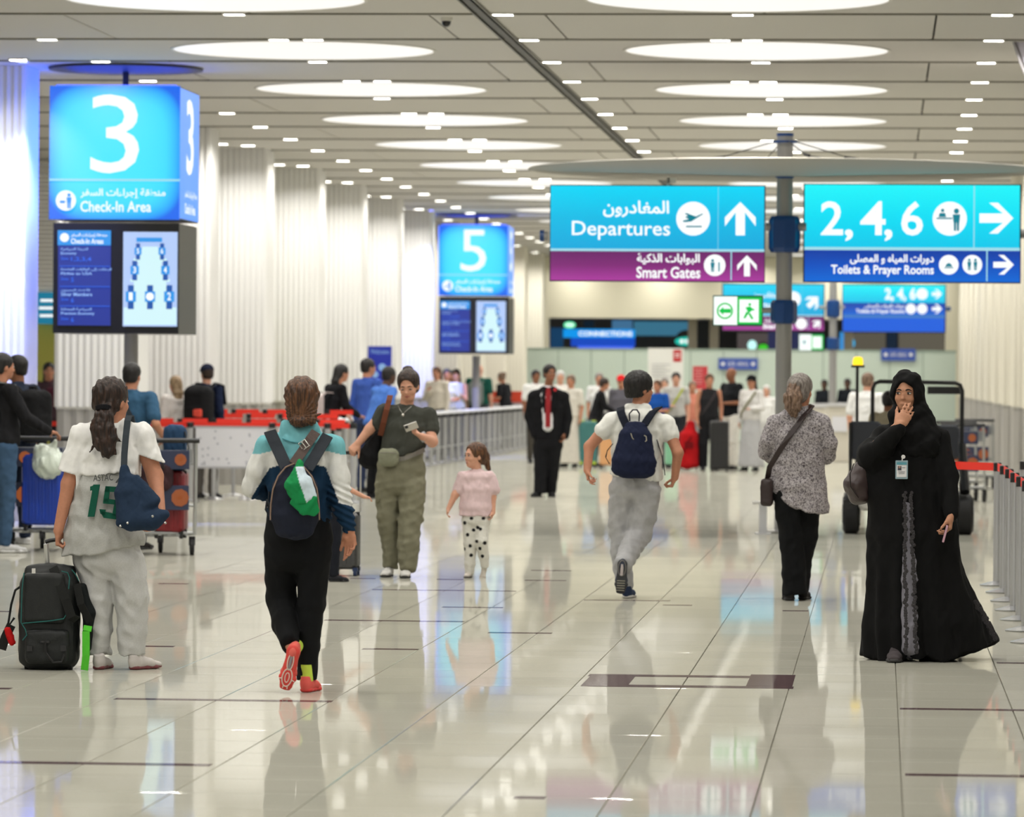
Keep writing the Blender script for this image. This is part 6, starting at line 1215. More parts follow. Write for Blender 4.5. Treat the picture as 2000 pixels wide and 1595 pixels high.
for L in (((1213, 796, .02), (1212, 803, -.07), (1216, 815, -.13), (1224, 832, -.18)), ((1287, 796, .02), (1276, 803, -.07), (1268, 814, -.13), (1258, 830, -.18))): MB().strap([LP(*q) for q in L], .06, .014, side=(1, 0, .3)).build('shoulder_strap', cloth('strap_navy', (20, 24, 36)), r)
MB().tube([LP(1230, 822, -.17), LP(1229, 808, -.15), (LP(1236, 800, -.14)), LP(1244, 800, -.14), LP(1249, 808, -.15), LP(1248, 822, -.17)], .006, 6).build('handle', cloth('strap_navy'), r)
MB().tube([LP(1258, 850, -.285), LP(1262, 852, -.285), LP(1263, 860, -.29), LP(1260, 862, -.29)], .004, 5).tube([LP(1232, 846, -.27), LP(1235, 855, -.275), LP(1238, 858, -.275)], .004, 5).build('zip_pull', cloth('zip_pale', (170, 165, 150)), r)
MB().strap([LP(1197, 866, -.10), LP(1186, 880, -.10), LP(1183, 893, -.12), LP(1190, 905, -.13)], .03, .005, side=(0, 1, 0)).build('side_strap', cloth('strap_navy'), r); MB().strap([LP(1283, 858, -.08), LP(1290, 880, -.08), LP(1296, 905, -.09), LP(1299, 928, -.09)], .025, .005, side=(0, 1, 0)).build('side_strap', cloth('strap_navy'), r)
# ---------- 7. grey haired woman
f = Fig(1552, 1172, 'woman with grey ponytail in patterned grey blouse and black trousers'); s = f.s
C = f.p(1564, 763, 0); M = frame((.4, .92, .02), UP); hs = 1.0
w1 = f.p(1497, 890, .1); w2 = f.p(1606, 892, .12)
ops = head_ops(C, M, hs)+[seg(f.p(1563, 782), f.p(1562, 806), .055, .062, k=.03)]+f.limb([(1517, 828, 0, 13), (1500, 862, .0, 11), (1502, 890, .15, 8)])+f.limb([(1602, 828, 0, 13), (1616, 866, .0, 11), (1604, 892, .14, 8)])
ops += hand_ops(f.p(1500, 892, .15), (.5, 1, .2), (0, 0, -1), RX, .95, (35,)*4, .02)+hand_ops(f.p(1604, 894, .14), (-.5, 1, .2), (0, 0, -1), -RX, .95, (35,)*4, .02)
ops += f.rows([(1561, 830, 0, 38, .09), (1558, 950, 0, 40, .1)])+f.limb([(1538, 950, 0, 20), (1545, 1050, 0, 14), (1549, 1150, 0, 10)])+f.limb([(1580, 950, 0, 20), (1574, 1050, .05, 14), (1568, 1150, .08, 10)])
f.obj('body', ops, skin('tan'), .011, fz=[(C[2]-.12, C[2]+.12, .006)]); face_parts(f, C, M, hs, brow=(90, 80, 74))
bl = f.rows([(1562, 798, 0, 20, .06), (1561, 814, 0, 44, .09), (1560, 850, 0, 50, .12), (1558, 900, 0, 52, .13), (1558, 950, 0, 56, .145), (1560, 1015, 0, 62, .16)], k=.03)+[seg(f.p(1517, 828), f.p(1603, 828), .062, .062, k=.03)]
bl += [cutop(f.p(1545, 985), (-.62, 0, -1), lambda X, Y, Z: .012*np.sin(X*30)), cutop(f.p(1560, 1000), (0, 0, -1), lambda X, Y, Z: .008*np.sin(X*24)), seg(f.p(1507, 935), f.p(1506, 975), (9*s, .06), (8*s, .05), (1, 0, 0), .02)]
bl += f.limb([(1516, 829, 0, 20), (1502, 862, .0, 19), (1497, 882, .06, 15), (1503, 893, .12, 13)])+f.limb([(1604, 829, 0, 20), (1616, 866, .0, 18), (1617, 888, .05, 15), (1608, 896, .11, 12)])
pm = cloth('speckled_blouse', (150, 144, 148)); nt = pm.node_tree; N = nt.nodes
vo = N.new('ShaderNodeTexNoise'); vo.inputs['Scale'].default_value = 85; vo.inputs['Detail'].default_value = 1.5; vo.inputs['Distortion'].default_value = 1.6; rp = N.new('ShaderNodeValToRGB'); el = rp.color_ramp.elements
el[0].position = .40; el[0].color = (*lin((78, 72, 78)), 1); el[1].position = .54; el[1].color = (*lin((186, 180, 182)), 1)
tc = [n for n in N if n.type == 'TEX_COORD'][0]; nt.links.new(tc.outputs['Object'], vo.inputs['Vector']); nt.links.new(vo.outputs[0], rp.inputs[0]); nt.links.new(rp.outputs[0], N['Principled BSDF'].inputs['Base Color'])
f.obj('blouse', bl, pm, .0075, disp=folds(.006, .15, 91))
f.obj('trousers', f.rows([(1558, 930, 0, 48, .12), (1556, 965, 0, 50, .13)])+f.rows([(1537, 965, -.02, 28, .11), (1546, 1050, -.02, 23, .10), (1551, 1120, -.03, 23, .095), (1551, 1168, -.03, 25, .10)])+f.rows([(1578, 965, .02, 27, .11), (1575, 1050, .06, 21, .09), (1567, 1120, .08, 15, .08), (1566, 1160, .08, 14, .08)])+[cutop(f.p(1556, 1160), (.1, 0, -1))], cloth('black_trousers', (17, 18, 20), bump=.1), .0085, disp=folds(.006, .16, 92))
shoe(f, f.p(1543, 1172, -.1)*np.array([1, 1, 0]), (-.1, 1, 0), UP, .27, (48, 44, 44), (30, 28, 28), style='flat'); shoe(f, f.p(1567, 1168, .06)*np.array([1, 1, 0]), (.1, 1, 0), UP, .26, (48, 44, 44), (30, 28, 28), style='flat')
f.obj('hair', hair_ops(C, M, 1.05, 'x', -.08), hairm('grey'), .006, disp=folds(.0025, .03, 93))
tl = f.obj('ponytail', chain([f.p(1553, 754, -.09), f.p(1549, 775, -.12), f.p(1549, 796, -.12), f.p(1552, 812, -.11)], [(12*s, .035), (19*s, .045), (17*s, .04), (6*s, .015)], (1, 0, 0), .012), hairm('greybrown'), .0065, disp=lambda X, Y, Z: .005*np.sin(X*150+np.sin(Z*50)*2)+folds(.005, .04, 3)(X, Y, Z))
r = empty('crossbody_bag', f.root+Vector(f.p(1498, 945, -.05)), 'dark crossbody bag with a brown strap on the patterned grey blouse', 'bag'); b0 = Vector(f.p(1498, 945, -.05)); q = lambda a, b_, c: Vector(f.p(a, b_, c))-b0
MB().strap([q(1578, 792, .02), q(1586, 794, -.06), q(1570, 812, -.11), q(1548, 842, -.145), q(1525, 876, -.155), q(1503, 912, -.11), q(1499, 935, -.05)], .042, .007, side=(1, 0, .6)).build('strap_band', mat('dark_leather', (46, 34, 34), .5), r)
sdf_obj('bag_body', [rbox((0, .0, -.06), (.045, .1, .1), .03, k=.02)], mat('dark_leather'), r, .008, disp=folds(.003, .1, 4))
# ---------- 8. woman in the black abaya
f = Fig(1770, 1288, 'woman in black abaya and headscarf covering her mouth with one hand'); s = f.s
C = f.p(1771, 768, -.02); M = frame((-.22, -1, -.03), UP+np.array([.0, 0, 0])); hs = .99
W1 = f.p(1757, 832, -.24); W2 = f.p(1857, 1006, -.21)
ops = head_ops(C, M, hs)+[seg(f.p(1775, 800), f.p(1776, 830), .055, .06, k=.03)]
ops += f.limb([(1726, 852, 0, 17), (1698, 885, -.10, 14), (1758, 829, -.24, 9.5)])+f.limb([(1826, 860, 0, 17), (1852, 925, -.08, 13), (1857, 1006, -.21, 9)])
ops += hand_ops(W1, f.p(1783, 786, -.18)-W1, f.p(1776, 790, -.02)-f.p(1770, 805, -.20), (-1, 0, .35), 1.04, (10, 10, 12, 14), .02, (.8, .4, .1), .2)
ops += hand_ops(W2, f.p(1853, 1060, -.24)-W2, -RX, FRT, 1.02, (38, 42, 44, 46), .02, (.7, .3, .4), .3)
ops += f.rows([(1777, 850, 0, 48, .09), (1778, 960, 0, 44, .1)])+f.limb([(1755, 1000, 0, 24), (1752, 1130, 0, 18), (1750, 1262, -.04, 11)])+f.limb([(1798, 1000, 0, 24), (1800, 1130, .1, 18), (1800, 1250, .2, 11)])
f.obj('body', ops, skin('olive'), .011, fz=[(W2[2]-.18, W2[2]+.02, .0045), (W1[2]-.03, C[2]+.13, .0045)]); face_parts(f, C, M, hs, look=.003, hid_mouth=True)
ab = cloth('abaya_black', (13, 13, 14), rough=.85, bump=.08)
rb = f.rows([(1777, 832, 0, 38, .10), (1778, 862, 0, 60, .12), (1778, 905, 0, 76, .15), (1778, 960, 0, 82, .17), (1782, 1040, 0, 88, .19), (1787, 1130, .02, 95, .22), (1800, 1220, .04, 116, .26), (1808, 1300, .06, 128, .29)], k=.04)
rb += [seg(f.p(1728, 856), f.p(1828, 858), .075, .075, k=.05), seg(f.p(1870, 1150, .08), f.p(1925, 1262, .12), (18*s, .12), (28*s, .15), (1, 0, 0), .06)]
rb += [cutop(f.p(1800, 1282), (-.0, 0, -1), lambda X, Y, Z: .010*np.sin(X*20+1)+np.maximum(X-f.p(1880, 0)[0], 0)*.42-.02*(np.abs(X-f.p(1748, 0)[0]) < .1)), seg(f.p(1773, 985, -.25), f.p(1780, 1275, -.30), (2.5*s, .09), (5*s, .10), (1, 0, 0), .02, True)]
rb += f.limb([(1728, 858, 0, 27), (1706, 888, -.08, 27), (1726, 870, -.155, 21), (1740, 854, -.195, 17.5), (1754, 838, -.235, 14.5)])+f.limb([(1828, 862, 0, 27), (1852, 930, -.08, 20), (1857, 1004, -.2, 14)])+[seg(f.p(1700, 890, -.05), f.p(1706, 960, -.05), .075, .05, k=.06)]
def abd(X, Y, Z):
    d = folds(.005, .16, 101)(X, Y, Z); lo = np.clip((f.p(0, 1000)[2]-Z)/.6, 0, 1); a = np.arctan2(Y+.02, X-f.p(1782, 0)[0]); return d+lo*.013*np.sin(a*11+np.sin(Z*4)*1.2)
f.obj('abaya', rb, ab, .0085, disp=abd)
f.obj('inner_dress', f.rows([(1774, 975, -.06, 28, .115), (1778, 1130, -.06, 32, .15), (1782, 1262, -.05, 34, .20)]), cloth('inner_grey', (140, 138, 148)), .010, disp=folds(.004, .07, 102))
# lace along the slit and the hem corner
lc = cloth('lace_grey', (66, 64, 66), bump=.5, noise=.5, nscale=220); b = MB()
rr = np.random.default_rng(3)
for sx in (-1, 1):
    for i in range(62):
        y = 962+i*5.1; x = 1773+(y-962)*.022+sx*(5.2+(y-962)*.011+rr.uniform(-1.5, 3.5)); dy = -.185-(y-962)*.00038; c = Vector(f.p(x, y, dy)); 
        b.lathe(c, [(.002, -.003), (.0095+rr.uniform(0, .005), 0), (.002, .004)], 7, 'Y')
b.build('lace_trim', lc, f.o)
b = MB()
for i in range(34):
    t = i/33; x = 1906+t*40+rr.uniform(-3, 3); y = 1175+t*72; b.lathe(Vector(f.p(x, y, -.02)), [(.002, -.003), (.011+rr.uniform(0, .005), 0), (.002, .004)], 7, 'Y')
b.build('lace_hem', lc, f.o)
hj = [ell(C+M[2]*.012-M[1]*.012, (.098, .115, .125), M, k=.01), ell(C+M[1]*.105-M[2]*.02, (.064, .08, .094), M, k=.012, sub=True)]
hj += f.rows([(1780, 790, .02, 30, .10), (1782, 815, 0, 40, .11), (1785, 850, -.02, 54, .125), (1786, 880, -.03, 44, .13)], k=.04)+[seg(f.p(1752, 812, -.05), f.p(1815, 870, -.10), .05, .06, k=.05), ell(C+M[1]*.10-M[2]*.035, (.060, .07, .085), M, k=.01, sub=True), ell(f.p(1762, 815, -.20), (.05, .06, .05), k=.02, sub=True)]
f.obj('headscarf', hj, ab, .0065, disp=lambda X, Y, Z: folds(.004, .09, 103)(X, Y, Z)+.003*np.sin((X*.7-Z)*60))
shoe(f, f.p(1748, 1278, -.10)*np.array([1, 1, 0]), (-.02, -1, 0), UP, .26, (76, 70, 72), (50, 48, 48)); shoe(f, f.p(1805, 1262, .3)*np.array([1, 1, 0]), (.1, -1, 0), UP, .26, (76, 70, 72), (50, 48, 48))
f8 = f; b0 = Vector(f.p(1761, 917, -.21)); r = empty('id_badge', f.root+b0, 'white photo id badge hanging on the black abaya', 'badge')
MB().box((0, 0, 0), (24*s, .006, 36*s), 0, None, .004).build('holder', mat('badge_frame', (150, 176, 186), .3), r); MB().box((0, -.004, -.002), (19*s, .004, 27*s)).build('card', mat('card_white', (236, 236, 238), .5), r)
MB().box((0, -.007, 12*s), (19*s, .003, 5*s)).build('card_header', mat('card_teal', (90, 160, 176), .5), r); MB().box((-4*s, -.007, 3*s), (7*s, .003, 8*s)).lathe((-4*s, -.009, 5*s), [(2.2*s, 0), (2.2*s, .003)], 10, 'Y', 1).build('card_photo', [mat('photo_grey', (70, 74, 84), .5), mat('photo_face', (170, 130, 110), .5)], r)
MB().box((4*s, -.007, 4*s), (6*s, .003, 1.2*s)).box((0, -.007, -4*s), (13*s, .003, 1*s)).box((0, -.007, -7*s), (11*s, .003, 1*s)).build('card_lines', mat('print_grey', (150, 150, 155), .7), r)
MB().box((1*s, 0, 21*s), (.006, .005, 8*s)).lathe((3*s, -.004, 25*s), [(.012, 0), (.012, .004)], 10, 'Y').build('clip', mat('silver'), r)
b0 = Vector(f.p(1846, 1042, -.27)); r = empty('phone', f.root+b0, 'pink phone held low in the hand of the abaya woman', 'phone'); MB().box((0, 0, 0), (.012, .065, .10), 0, Matrix.Rotation(.25, 3, 'Y'), .003).build('case', mat('pink_case', (206, 160, 176), .4), r); MB().box((-.007, 0, 0), (.003, .055, .09), 0, Matrix.Rotation(.25, 3, 'Y')).build('screen', mat('phone_screen'), r)
b0 = Vector(f.p(1678, 940, .0)); r = empty('handbag', f.root+b0, 'dark brown leather handbag under the arm of the abaya woman', 'bag'); q = lambda a, b_, c: A3(f.p(a, b_, c))-A3(b0)
sdf_obj('bag_body', [seg(q(1690, 905, 0), q(1675, 945, 0), (16*s, .10), (27*s, .13), (1, 0, .3), .03), seg(q(1675, 945, 0), q(1682, 968, 0), (26*s, .13), (24*s, .12), (1, 0, .3), .03)], mat('bag_leather', (58, 44, 44), .45, bump=.15), r, .008, disp=folds(.005, .12, 5))
MB().strap([Vector(q(1694, 905, .06)), Vector(q(1688, 890, .1)), Vector(q(1692, 880, .14)), Vector(q(1702, 875, .15))], .03, .008, side=(1, 0, 0)).build('handle', mat('bag_leather'), r); MB().tube([Vector(q(1668, 905, -.11)), Vector(q(1660, 925, -.135)), Vector(q(1661, 950, -.135)), Vector(q(1676, 972, -.12))], .004, 6).build('seam', mat('bag_leather_dark', (36, 26, 26), .5), r)
# ================================================================== THINGS IN THE HALL
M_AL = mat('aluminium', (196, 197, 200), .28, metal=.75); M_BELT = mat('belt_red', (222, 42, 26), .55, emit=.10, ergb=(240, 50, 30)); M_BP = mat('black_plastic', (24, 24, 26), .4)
def stanchion(X, Y, label, group, belt=None, r=.028, H=.97, headless=False, tray=False):
    o = empty('barrier_post', (X, Y, 0), label, 'barrier', group)
    MB().lathe((0, 0, 0), [(r, .02), (r, H-.06)], 12).build('post', M_AL, o, True); MB().lathe((0, 0, 0), [(.13, 0), (.135, .008), (.05, .03), (.03, .035)], 20).build('base', M_AL, o, True)
    MB().lathe((0, 0, H-.07), [(r*1.15, 0), (r*1.15, .065), (r*.8, .07)], 12).build('head', M_BP, o, True)
    if belt is not None:
        dx, dy = belt[0]-X, belt[1]-Y; n = math.hypot(dx, dy); b = MB(); sag = .0
        pts = [(dx*t, dy*t, H-.035-sag*math.sin(math.pi*t)) for t in (0, .25, .5, .75, 1)]; b.strap(pts, .062, .004, side=(0, 0, 1)); b.build('belt', M_BELT, o)
    return o
g = 'barrier posts in the row at the right edge'
rp = [G(1934, 1143), G(1946, 1157), G(1956, 1174), G(1966, 1192), G(1977, 1211), G(1988, 1232), G(1999, 1255)]
nm = ['farthest', 'second farthest', 'third farthest', 'middle', 'fifth farthest', 'second nearest', 'nearest']
for i, p in enumerate(rp):
    q = P(1862, 900, p.y+.5) if i == 0 else None
    stanchion(p.x+.05, p.y, f'tall silver barrier post at the right edge, {nm[i]} of the near row', g, (q.x, q.y) if q else (rp[i-1].x+.05, rp[i-1].y))
q = P(1862, 900, rp[0].y+.5); stanchion(q.x, q.y, 'silver barrier post hidden behind the abaya woman holding the red belt', g)
for i in range(5): stanchion(rp[0].x+.28+.22*i, rp[0].y+.8+i*1.0, f'silver barrier post in the second row behind the right edge row, {ordi(i)} from the front', 'barrier posts in the second row at the right', (rp[0].x+.28+.22*(i+1), rp[0].y+1.8+i))
# ---- left queue: front row with perforated panels
def wpx(px, Y): return P(px, 800, Y).x
YQ = 58.6
mp = mat('panel_white', (226, 226, 232), .35); mdot = mat('panel_dot', (170, 172, 182), .5); rg = np.random.default_rng(11)
xs = [-40, 118, 255, 372, 532, 640, 690]
for i, px in enumerate(xs):
    nx = xs[i+1] if i+1 < len(xs) else None; ref = ('at the far left', 'behind the white carrier bag', 'behind the man in the blue tee', 'at the left end of the dotted panel', 'behind the teal jacket', 'left of the corner post', 'at the corner beside the phone woman')[i]
    stanchion(wpx(px, YQ), YQ, f'silver queue post {ref}', 'queue posts in the front left row', (wpx(nx, YQ), YQ) if nx else None, r=.04, H=1.02)
for a, b, lab in ((118, 255, 'white dotted barrier panel behind the ponytail girl'), (372, 532, 'white dotted barrier panel between the red suitcase and the teal jacket'), (532, 640, 'white dotted barrier panel hidden behind the teal jacket')):
    x0, x1 = wpx(a, YQ)+.07, wpx(b, YQ)-.07; z0, z1 = .44, .96; o = empty('dotted_barrier', ((x0+x1)/2, YQ, 0), lab, 'barrier'); w = x1-x0
    MB().box((0, 0, (z0+z1)/2), (w, .02, z1-z0)).build('panel', mp, o); MB().box((0, 0, z1), (w+.06, .03, .025)).build('rail', M_AL, o); MB().box((0, 0, z0), (w+.06, .03, .025)).build('rail', M_AL, o)
    b_ = MB()
    for k in range(26):
        x, z = rg.uniform(-w/2+.04, w/2-.04), z0+.04+(z1-z0-.08)*rg.uniform(0, 1)**1.6; b_.lathe((x, -.012, z), [(.014, 0), (.014, .003)], 7, 'Y')
    b_.build('dots', mdot, o)
for i in range(4):
    X = -6.75-(i+1)*.36; Y = YQ+(i+1)*1.7; stanchion(X, Y, f'silver queue post running back from the corner post, {ordi(i)} one', 'queue posts running back from the corner', (X-.36, Y+1.7), r=.035)
for r_, (Y, a, b, k, H) in enumerate(((59.7, 150, 620, 8, 1.06), (60.9, 300, 610, 6, 1.12), (61.75, 395, 640, 5, 1.17), (66.5, 500, 640, 4, 1.1), (72, 585, 650, 3, 1.1))):
    for i in range(k):
        px = a+(b-a)*i/(k-1); nx = a+(b-a)*(i+.78)/(k-1)
        stanchion(wpx(px, Y), Y, f'silver queue post in the {ordi(r_)} lane behind the dotted barriers, {ordi(i)} from the left', f'queue posts of the {ordi(r_)} lane', (wpx(nx, Y), Y+.1), r=.028, H=H)
for i in range(33):
    Y = 67+i*1.38; stanchion(-8.3, Y, f'silver post under the long white ledge by the left wall, {ordi(i)} from the front', 'posts under the long white ledge', None, r=.05, H=.93)
o = empty('counter_ledge', (-8.3, 89, 0), 'long white ledge on silver posts running along the left wall', 'counter')
MB().box((0, 0, .955), (.3, 46, .045), 0, None, .01).build('top', mp, o)
MB().tube([(0, -23, .3), (0, 23, .3)], .012, 6).build('rail', M_AL, o)
tp = P(262, 800, 52.6); o = empty('slim_pole', (tp.x, 52.6, 0), 'slim teal green pole behind the big cube sign', 'pole'); MB().lathe((0, 0, 0), [(.12, 0), (.12, .02), (.022, .03), (.022, 2.7)], 12).build('tube', mat('teal_pole', (20, 112, 96), .4), o, True)
for px0, px1, py0, py1, Y, lab in ((938, 1030, 764, 785, 109, 'long orange red counter band behind the green shirted man'),):
    a = P(px0, py1, Y); b = P(px1, py0, Y); o = empty('counter', ((a.x+b.x)/2, Y, 0), lab, 'counter'); MB().box((0, 0, (a.z+b.z)/2), (b.x-a.x, .3, b.z-a.z)).build('band', mat('counter_orange', (206, 66, 36), .5), o); MB().box((0, .05, a.z/2), (b.x-a.x, .25, a.z)).build('plinth', mp, o)
for i, (px, Y, w) in enumerate(((1612, 96, .55), (1640, 92, .5), (1662, 99, .5), (1592, 88, .35))):
    o = empty('podium', (wpx(px, Y), Y, 0), f'pale upright desk right of the near post, {ords[i]} of the group', 'desk', 'pale desks right of the near post'); MB().box((0, 0, .55), (w, .5, 1.1), 0, None, .02).build('body', mat('desk_pale', (214, 208, 194), .4), o); MB().box((0, 0, 1.12), (w+.08, .56, .04)).build('top', mat('desk_top'), o); MB().box((0, -.27, .75), (w*.6, .02, .3)).build('front_plate', mp, o)
a = G(1490, 1042); o = empty('bench', (a.x, a.y, 0), 'small metal pedestal bench beside the grey blouse woman', 'bench'); MB().box((.1, 0, .325), (.42, .35, .03), 0, None, .008).build('seat', mat('bench_white', (214, 212, 206), .3), o); MB().box((.0, 0, .155), (.08, .12, .31)).build('leg', M_AL, o); MB().box((.0, 0, .006), (.16, .3, .012)).build('foot', M_AL, o)
# ---- luggage trolleys
M_FR = mat('trolley_frame', (170, 172, 172), .35, metal=.6); M_RUB = mat('black_rubber', (20, 20, 22), .7); M_PIC = mat('poster_dark_blue', (42, 50, 78), .4); M_PO = glow('poster_orange', (226, 120, 60), .35)
def trolley(X, Y, rz, label, group=None, handle='grey'):
    o = empty('luggage_trolley', (X, Y, 0), label, 'trolley', group, rz); MBf = MB()
    for sx in (-1, 1): MBf.tube([(sx*.27, -.28, 1.02), (sx*.27, -.22, .5), (sx*.27, -.15, .2), (sx*.2, .55, .16)], .017, 8)
    MBf.tube([(-.2, .55, .16), (.2, .55, .16)], .017, 8).tube([(-.27, -.2, .45), (.27, -.2, .45)], .013, 8).tube([(-.27, -.14, .2), (.27, -.14, .2)], .015, 8); MBf.build('frame', M_FR, o, True)
    MB().tube([(-.3, -.3, 1.03), (.3, -.3, 1.03)], .022, 10).build('handle_bar', M_BP, o, True)
    m = MB()
    for i in range(6): m.box((-.2+i*.08, .18, .185), (.03, .7, .012))
    m.build('platform', M_FR, o)
    m = MB().box((0, -.14, .82), (.5, .16, .015)).box((0, -.06, .88), (.5, .012, .14)); m.build('top_basket', M_FR, o)
    MB().box((0, -.31, .86), (.42, .015, .17), 0, None, .005).build('ad_panel', M_PIC, o); MB().box((0, -.27, .52), (.42, .015, .22), 0, None, .005).build('ad_panel', M_PIC, o)
    for zz, hh in ((.86, .055), (.52, .08)):
        for xx in (-.13, .13): MB().lathe((xx, -.32 if zz > .7 else -.28, zz), [(hh, -.004), (hh*.8, -.006), (hh*.3, -.004)], 9, 'Y').build('ad_print', M_PO, o)
    for (x, y) in ((-.25, -.1), (.25, -.1), (0, .5)): MB().lathe((x, y, .075), [(.05, -.02), (.075, -.016), (.075, .016), (.05, .02)], 18, 'X').box((x, y, .13), (.055, .04, .08)).build('wheel', M_RUB, o)
    return o
tA = P(86, 900, 41.6); trolley(tA.x-.05, 41.7, math.radians(8), 'luggage trolley under the blue suitcase at the far left')
tC = P(330, 1090, 41.2); trolley(tC.x-.02, 41.0, math.radians(12), 'luggage trolley with picture panels pushed by the man in the blue tee')
for i, (px, Y) in enumerate(((1905, 62), (1890, 66), (1925, 70))): p = P(px, 900, Y); trolley(p.x-.1, Y, math.radians(-14), f'parked luggage trolley with orange picture panels, {("nearest", "middle", "farthest")[i]} of three behind the buggy', 'parked trolleys by the right columns')
# cases on the trolleys
r = spinner(46, 926, 124, 1082, 41.5, 'large bright blue suitcase on the trolley at the far left', (22, 62, 170), d=.3, h_=1); r.location.z = .19
r = spinner(303, 952, 364, 1062, 41.0, 'dark red suitcase standing on the trolley of the blue tee man', (128, 22, 30), d=.3, wheels=(26, 26, 28)); r.location.z = .15
p = P(97, 900, 41.4); r = empty('carrier_bag', (p.x, 41.35, P(97, 935, 41.4).z+.02), 'white translucent plastic carrier bag on top of the blue suitcase', 'bag'); 
sdf_obj('bag_body', [ell((0, 0, .12), (.15, .14, .14), k=.03), ell((-.05, 0, .22), (.09, .09, .08), k=.03), seg((.02, 0, .22), (.06, 0, .32), .06, .02, k=.03)], mat('plastic_white', (222, 232, 220), .25, spec=.6), r, .012, disp=folds(.014, .11, 5))
p = P(342, 900, 41.0); r = empty('backpack', (p.x, 41.0, 0.86), 'dark blue backpack with a red pattern riding on top of the red suitcase', 'backpack'); sdf_obj('pack_body', [rbox((0, 0, .1), (.1, .12, .21), .07, k=.02)], cloth('slate_blue', (40, 66, 96)), r, .012, disp=folds(.006, .1, 7)); MB().strap([(.1, -.08, .25), (.14, -.1, .1), (.1, -.08, -.05)], .03, .008, side=(0, 1, 0)).build('strap', M_BP, r)
p = P(302, 900, 40.6); r = empty('duffel_bag', (p.x, 40.75, .58), 'dark patterned duffel bag on the trolley behind the ponytail girl', 'bag'); sdf_obj('bag_body', [rbox((0, 0, .12), (.14, .13, .12), .08, k=.02)], cloth('dark_print', (60, 40, 44), noise=.5, nscale=9), r, .012, disp=folds(.006, .1, 7)); MB().tube([(-.08, -.12, .2), (-.05, -.13, .3), (.05, -.13, .3), (.08, -.12, .2)], .01, 6).build('handle', M_BP, r)
# ---- waiting group's luggage
for (x0, y0, x1, y1, Y, lab, rgb, c_) in ((1131, 822, 1166, 905, 84, 'teal suitcase with yellow green corner guards beside the black coat woman', (64, 124, 124), (190, 214, 60)), (1171, 848, 1203, 907, 83, 'sandy orange suitcase left of the running boy', (222, 168, 116), None), (1299, 850, 1324, 906, 84, 'mint green suitcase right of the running boy', (150, 214, 178), None), (1386, 822, 1424, 915, 81, 'tall black suitcase beside the woman in the black tank top', (30, 30, 32), None), (1420, 880, 1440, 912, 86, 'small dark suitcase behind the man in white trousers', (44, 44, 48), None)):
    spinner(x0, y0, x1, y1, Y, lab, rgb, corner=c_, d=.28)
p = P(1346, 900, 82); r = empty('duffel_bag', (p.x, 82, 0), 'tall bright red duffel bag standing between the waiting passengers', 'bag'); sdf_obj('bag_body', [seg((0, 0, .12), (0, 0, .62), (.19, .15), (.17, .14), k=.03), seg((0, 0, .62), (.03, 0, .84), (.13, .1), (.07, .06), k=.05)], cloth('duffel_red', (176, 20, 26)), r, .018, disp=folds(.012, .2, 8), cuts=[((0, 0, .01), (0, 0, -1))]); MB().tube([(-.1, -.14, .3), (-.04, -.17, .5), (.05, -.16, .6)], .015, 6).build('handle', cloth('duffel_dark', (110, 12, 18)), r)
MB().box((0, -.16, .45), (.16, .02, .12)).build('patch', cloth('duffel_dark'), r)
# ---- electric buggy
Y = 48.6; c = P(1772, 1043, Y); bx0, bx1 = P(1652, 900, Y).x, P(1888, 900, Y).x; cx = (bx0+bx1)/2; r = empty('electric_buggy', (cx, Y, 0), 'electric passenger buggy with a black tube frame and a yellow beacon', 'vehicle'); W_ = bx1-bx0; xx = lambda px: P(px, 800, Y).x-cx; zz = lambda py: P(1770, py, Y).z
for i, (px, dy) in enumerate(((1664, 0), (1886, 0), (1664, 1.6), (1886, 1.6))):
    MB().lathe((xx(px), dy, .21), [(.05, -.085), (.17, -.09), (.21, -.06), (.21, .06), (.17, .09), (.05, .085)], 24, 'X').build('tyre', M_RUB, r, True); MB().lathe((xx(px), dy, .21), [(.1, -.095), (.1, .095)], 16, 'X').build('hub', M_AL, r)
MB().box((0, .8, .32), (W_-.28, 2.2, .14), 0, None, .04).box((0, -.2, .5), (W_-.35, .25, .3), 0, None, .05).build('body_tub', mat('buggy_white', (196, 194, 188), .35), r)
MB().box((xx(1690), -.2, zz(860)), (.34, .10, .40), 0, None, .03).box((xx(1760), -.2, zz(862)), (.5, .10, .36), 0, None, .03).box((xx(1840), -.2, zz(862)), (.36, .10, .36), 0, None, .03).build('seat_back', mat('buggy_seat', (34, 38, 48), .5), r)
MB().box((0, .1, .55), (W_-.4, .5, .12), 0, None, .03).build('seat', mat('buggy_seat'), r)
MB().tube([(xx(1704), .3, .4), (xx(1704), .3, zz(760)), (xx(1708), .3, zz(749)), (xx(1718), .3, zz(745)), (xx(1866), .3, zz(747)), (xx(1876), .3, zz(751)), (xx(1880), .3, zz(762)), (xx(1880), .3, .4)], .022, 10).build('roll_frame', mat('frame_black', (20, 20, 22), .35), r, True)
MB().tube([(xx(1662), -.3, .4), (xx(1662), -.3, zz(825))], .018, 8).tube([(xx(1662), -.3, .32), (xx(1675), -.3, .32)], .018, 8).build('side_rail', mat('frame_black'), r); MB().tube([(xx(1880), .3, zz(870)), (xx(1886), -.1, zz(960))], .05, 8).build('side_rail', mat('frame_black'), r)
MB().cyl((xx(1674), -.1, .5), (xx(1674), -.1, zz(717)), .016, 8).build('beacon_pole', mat('frame_black'), r); MB().box((xx(1675), -.1, zz(716)), (.14, .12, .025)).build('beacon_base', mat('frame_black'), r)
MB().lathe((xx(1675), -.1, zz(714.5)), [(.055, 0), (.055, .05), (.045, .085), (.02, .095)], 16).build('beacon_lens', glow('beacon_amber', (255, 214, 40), 1.5), r, True)
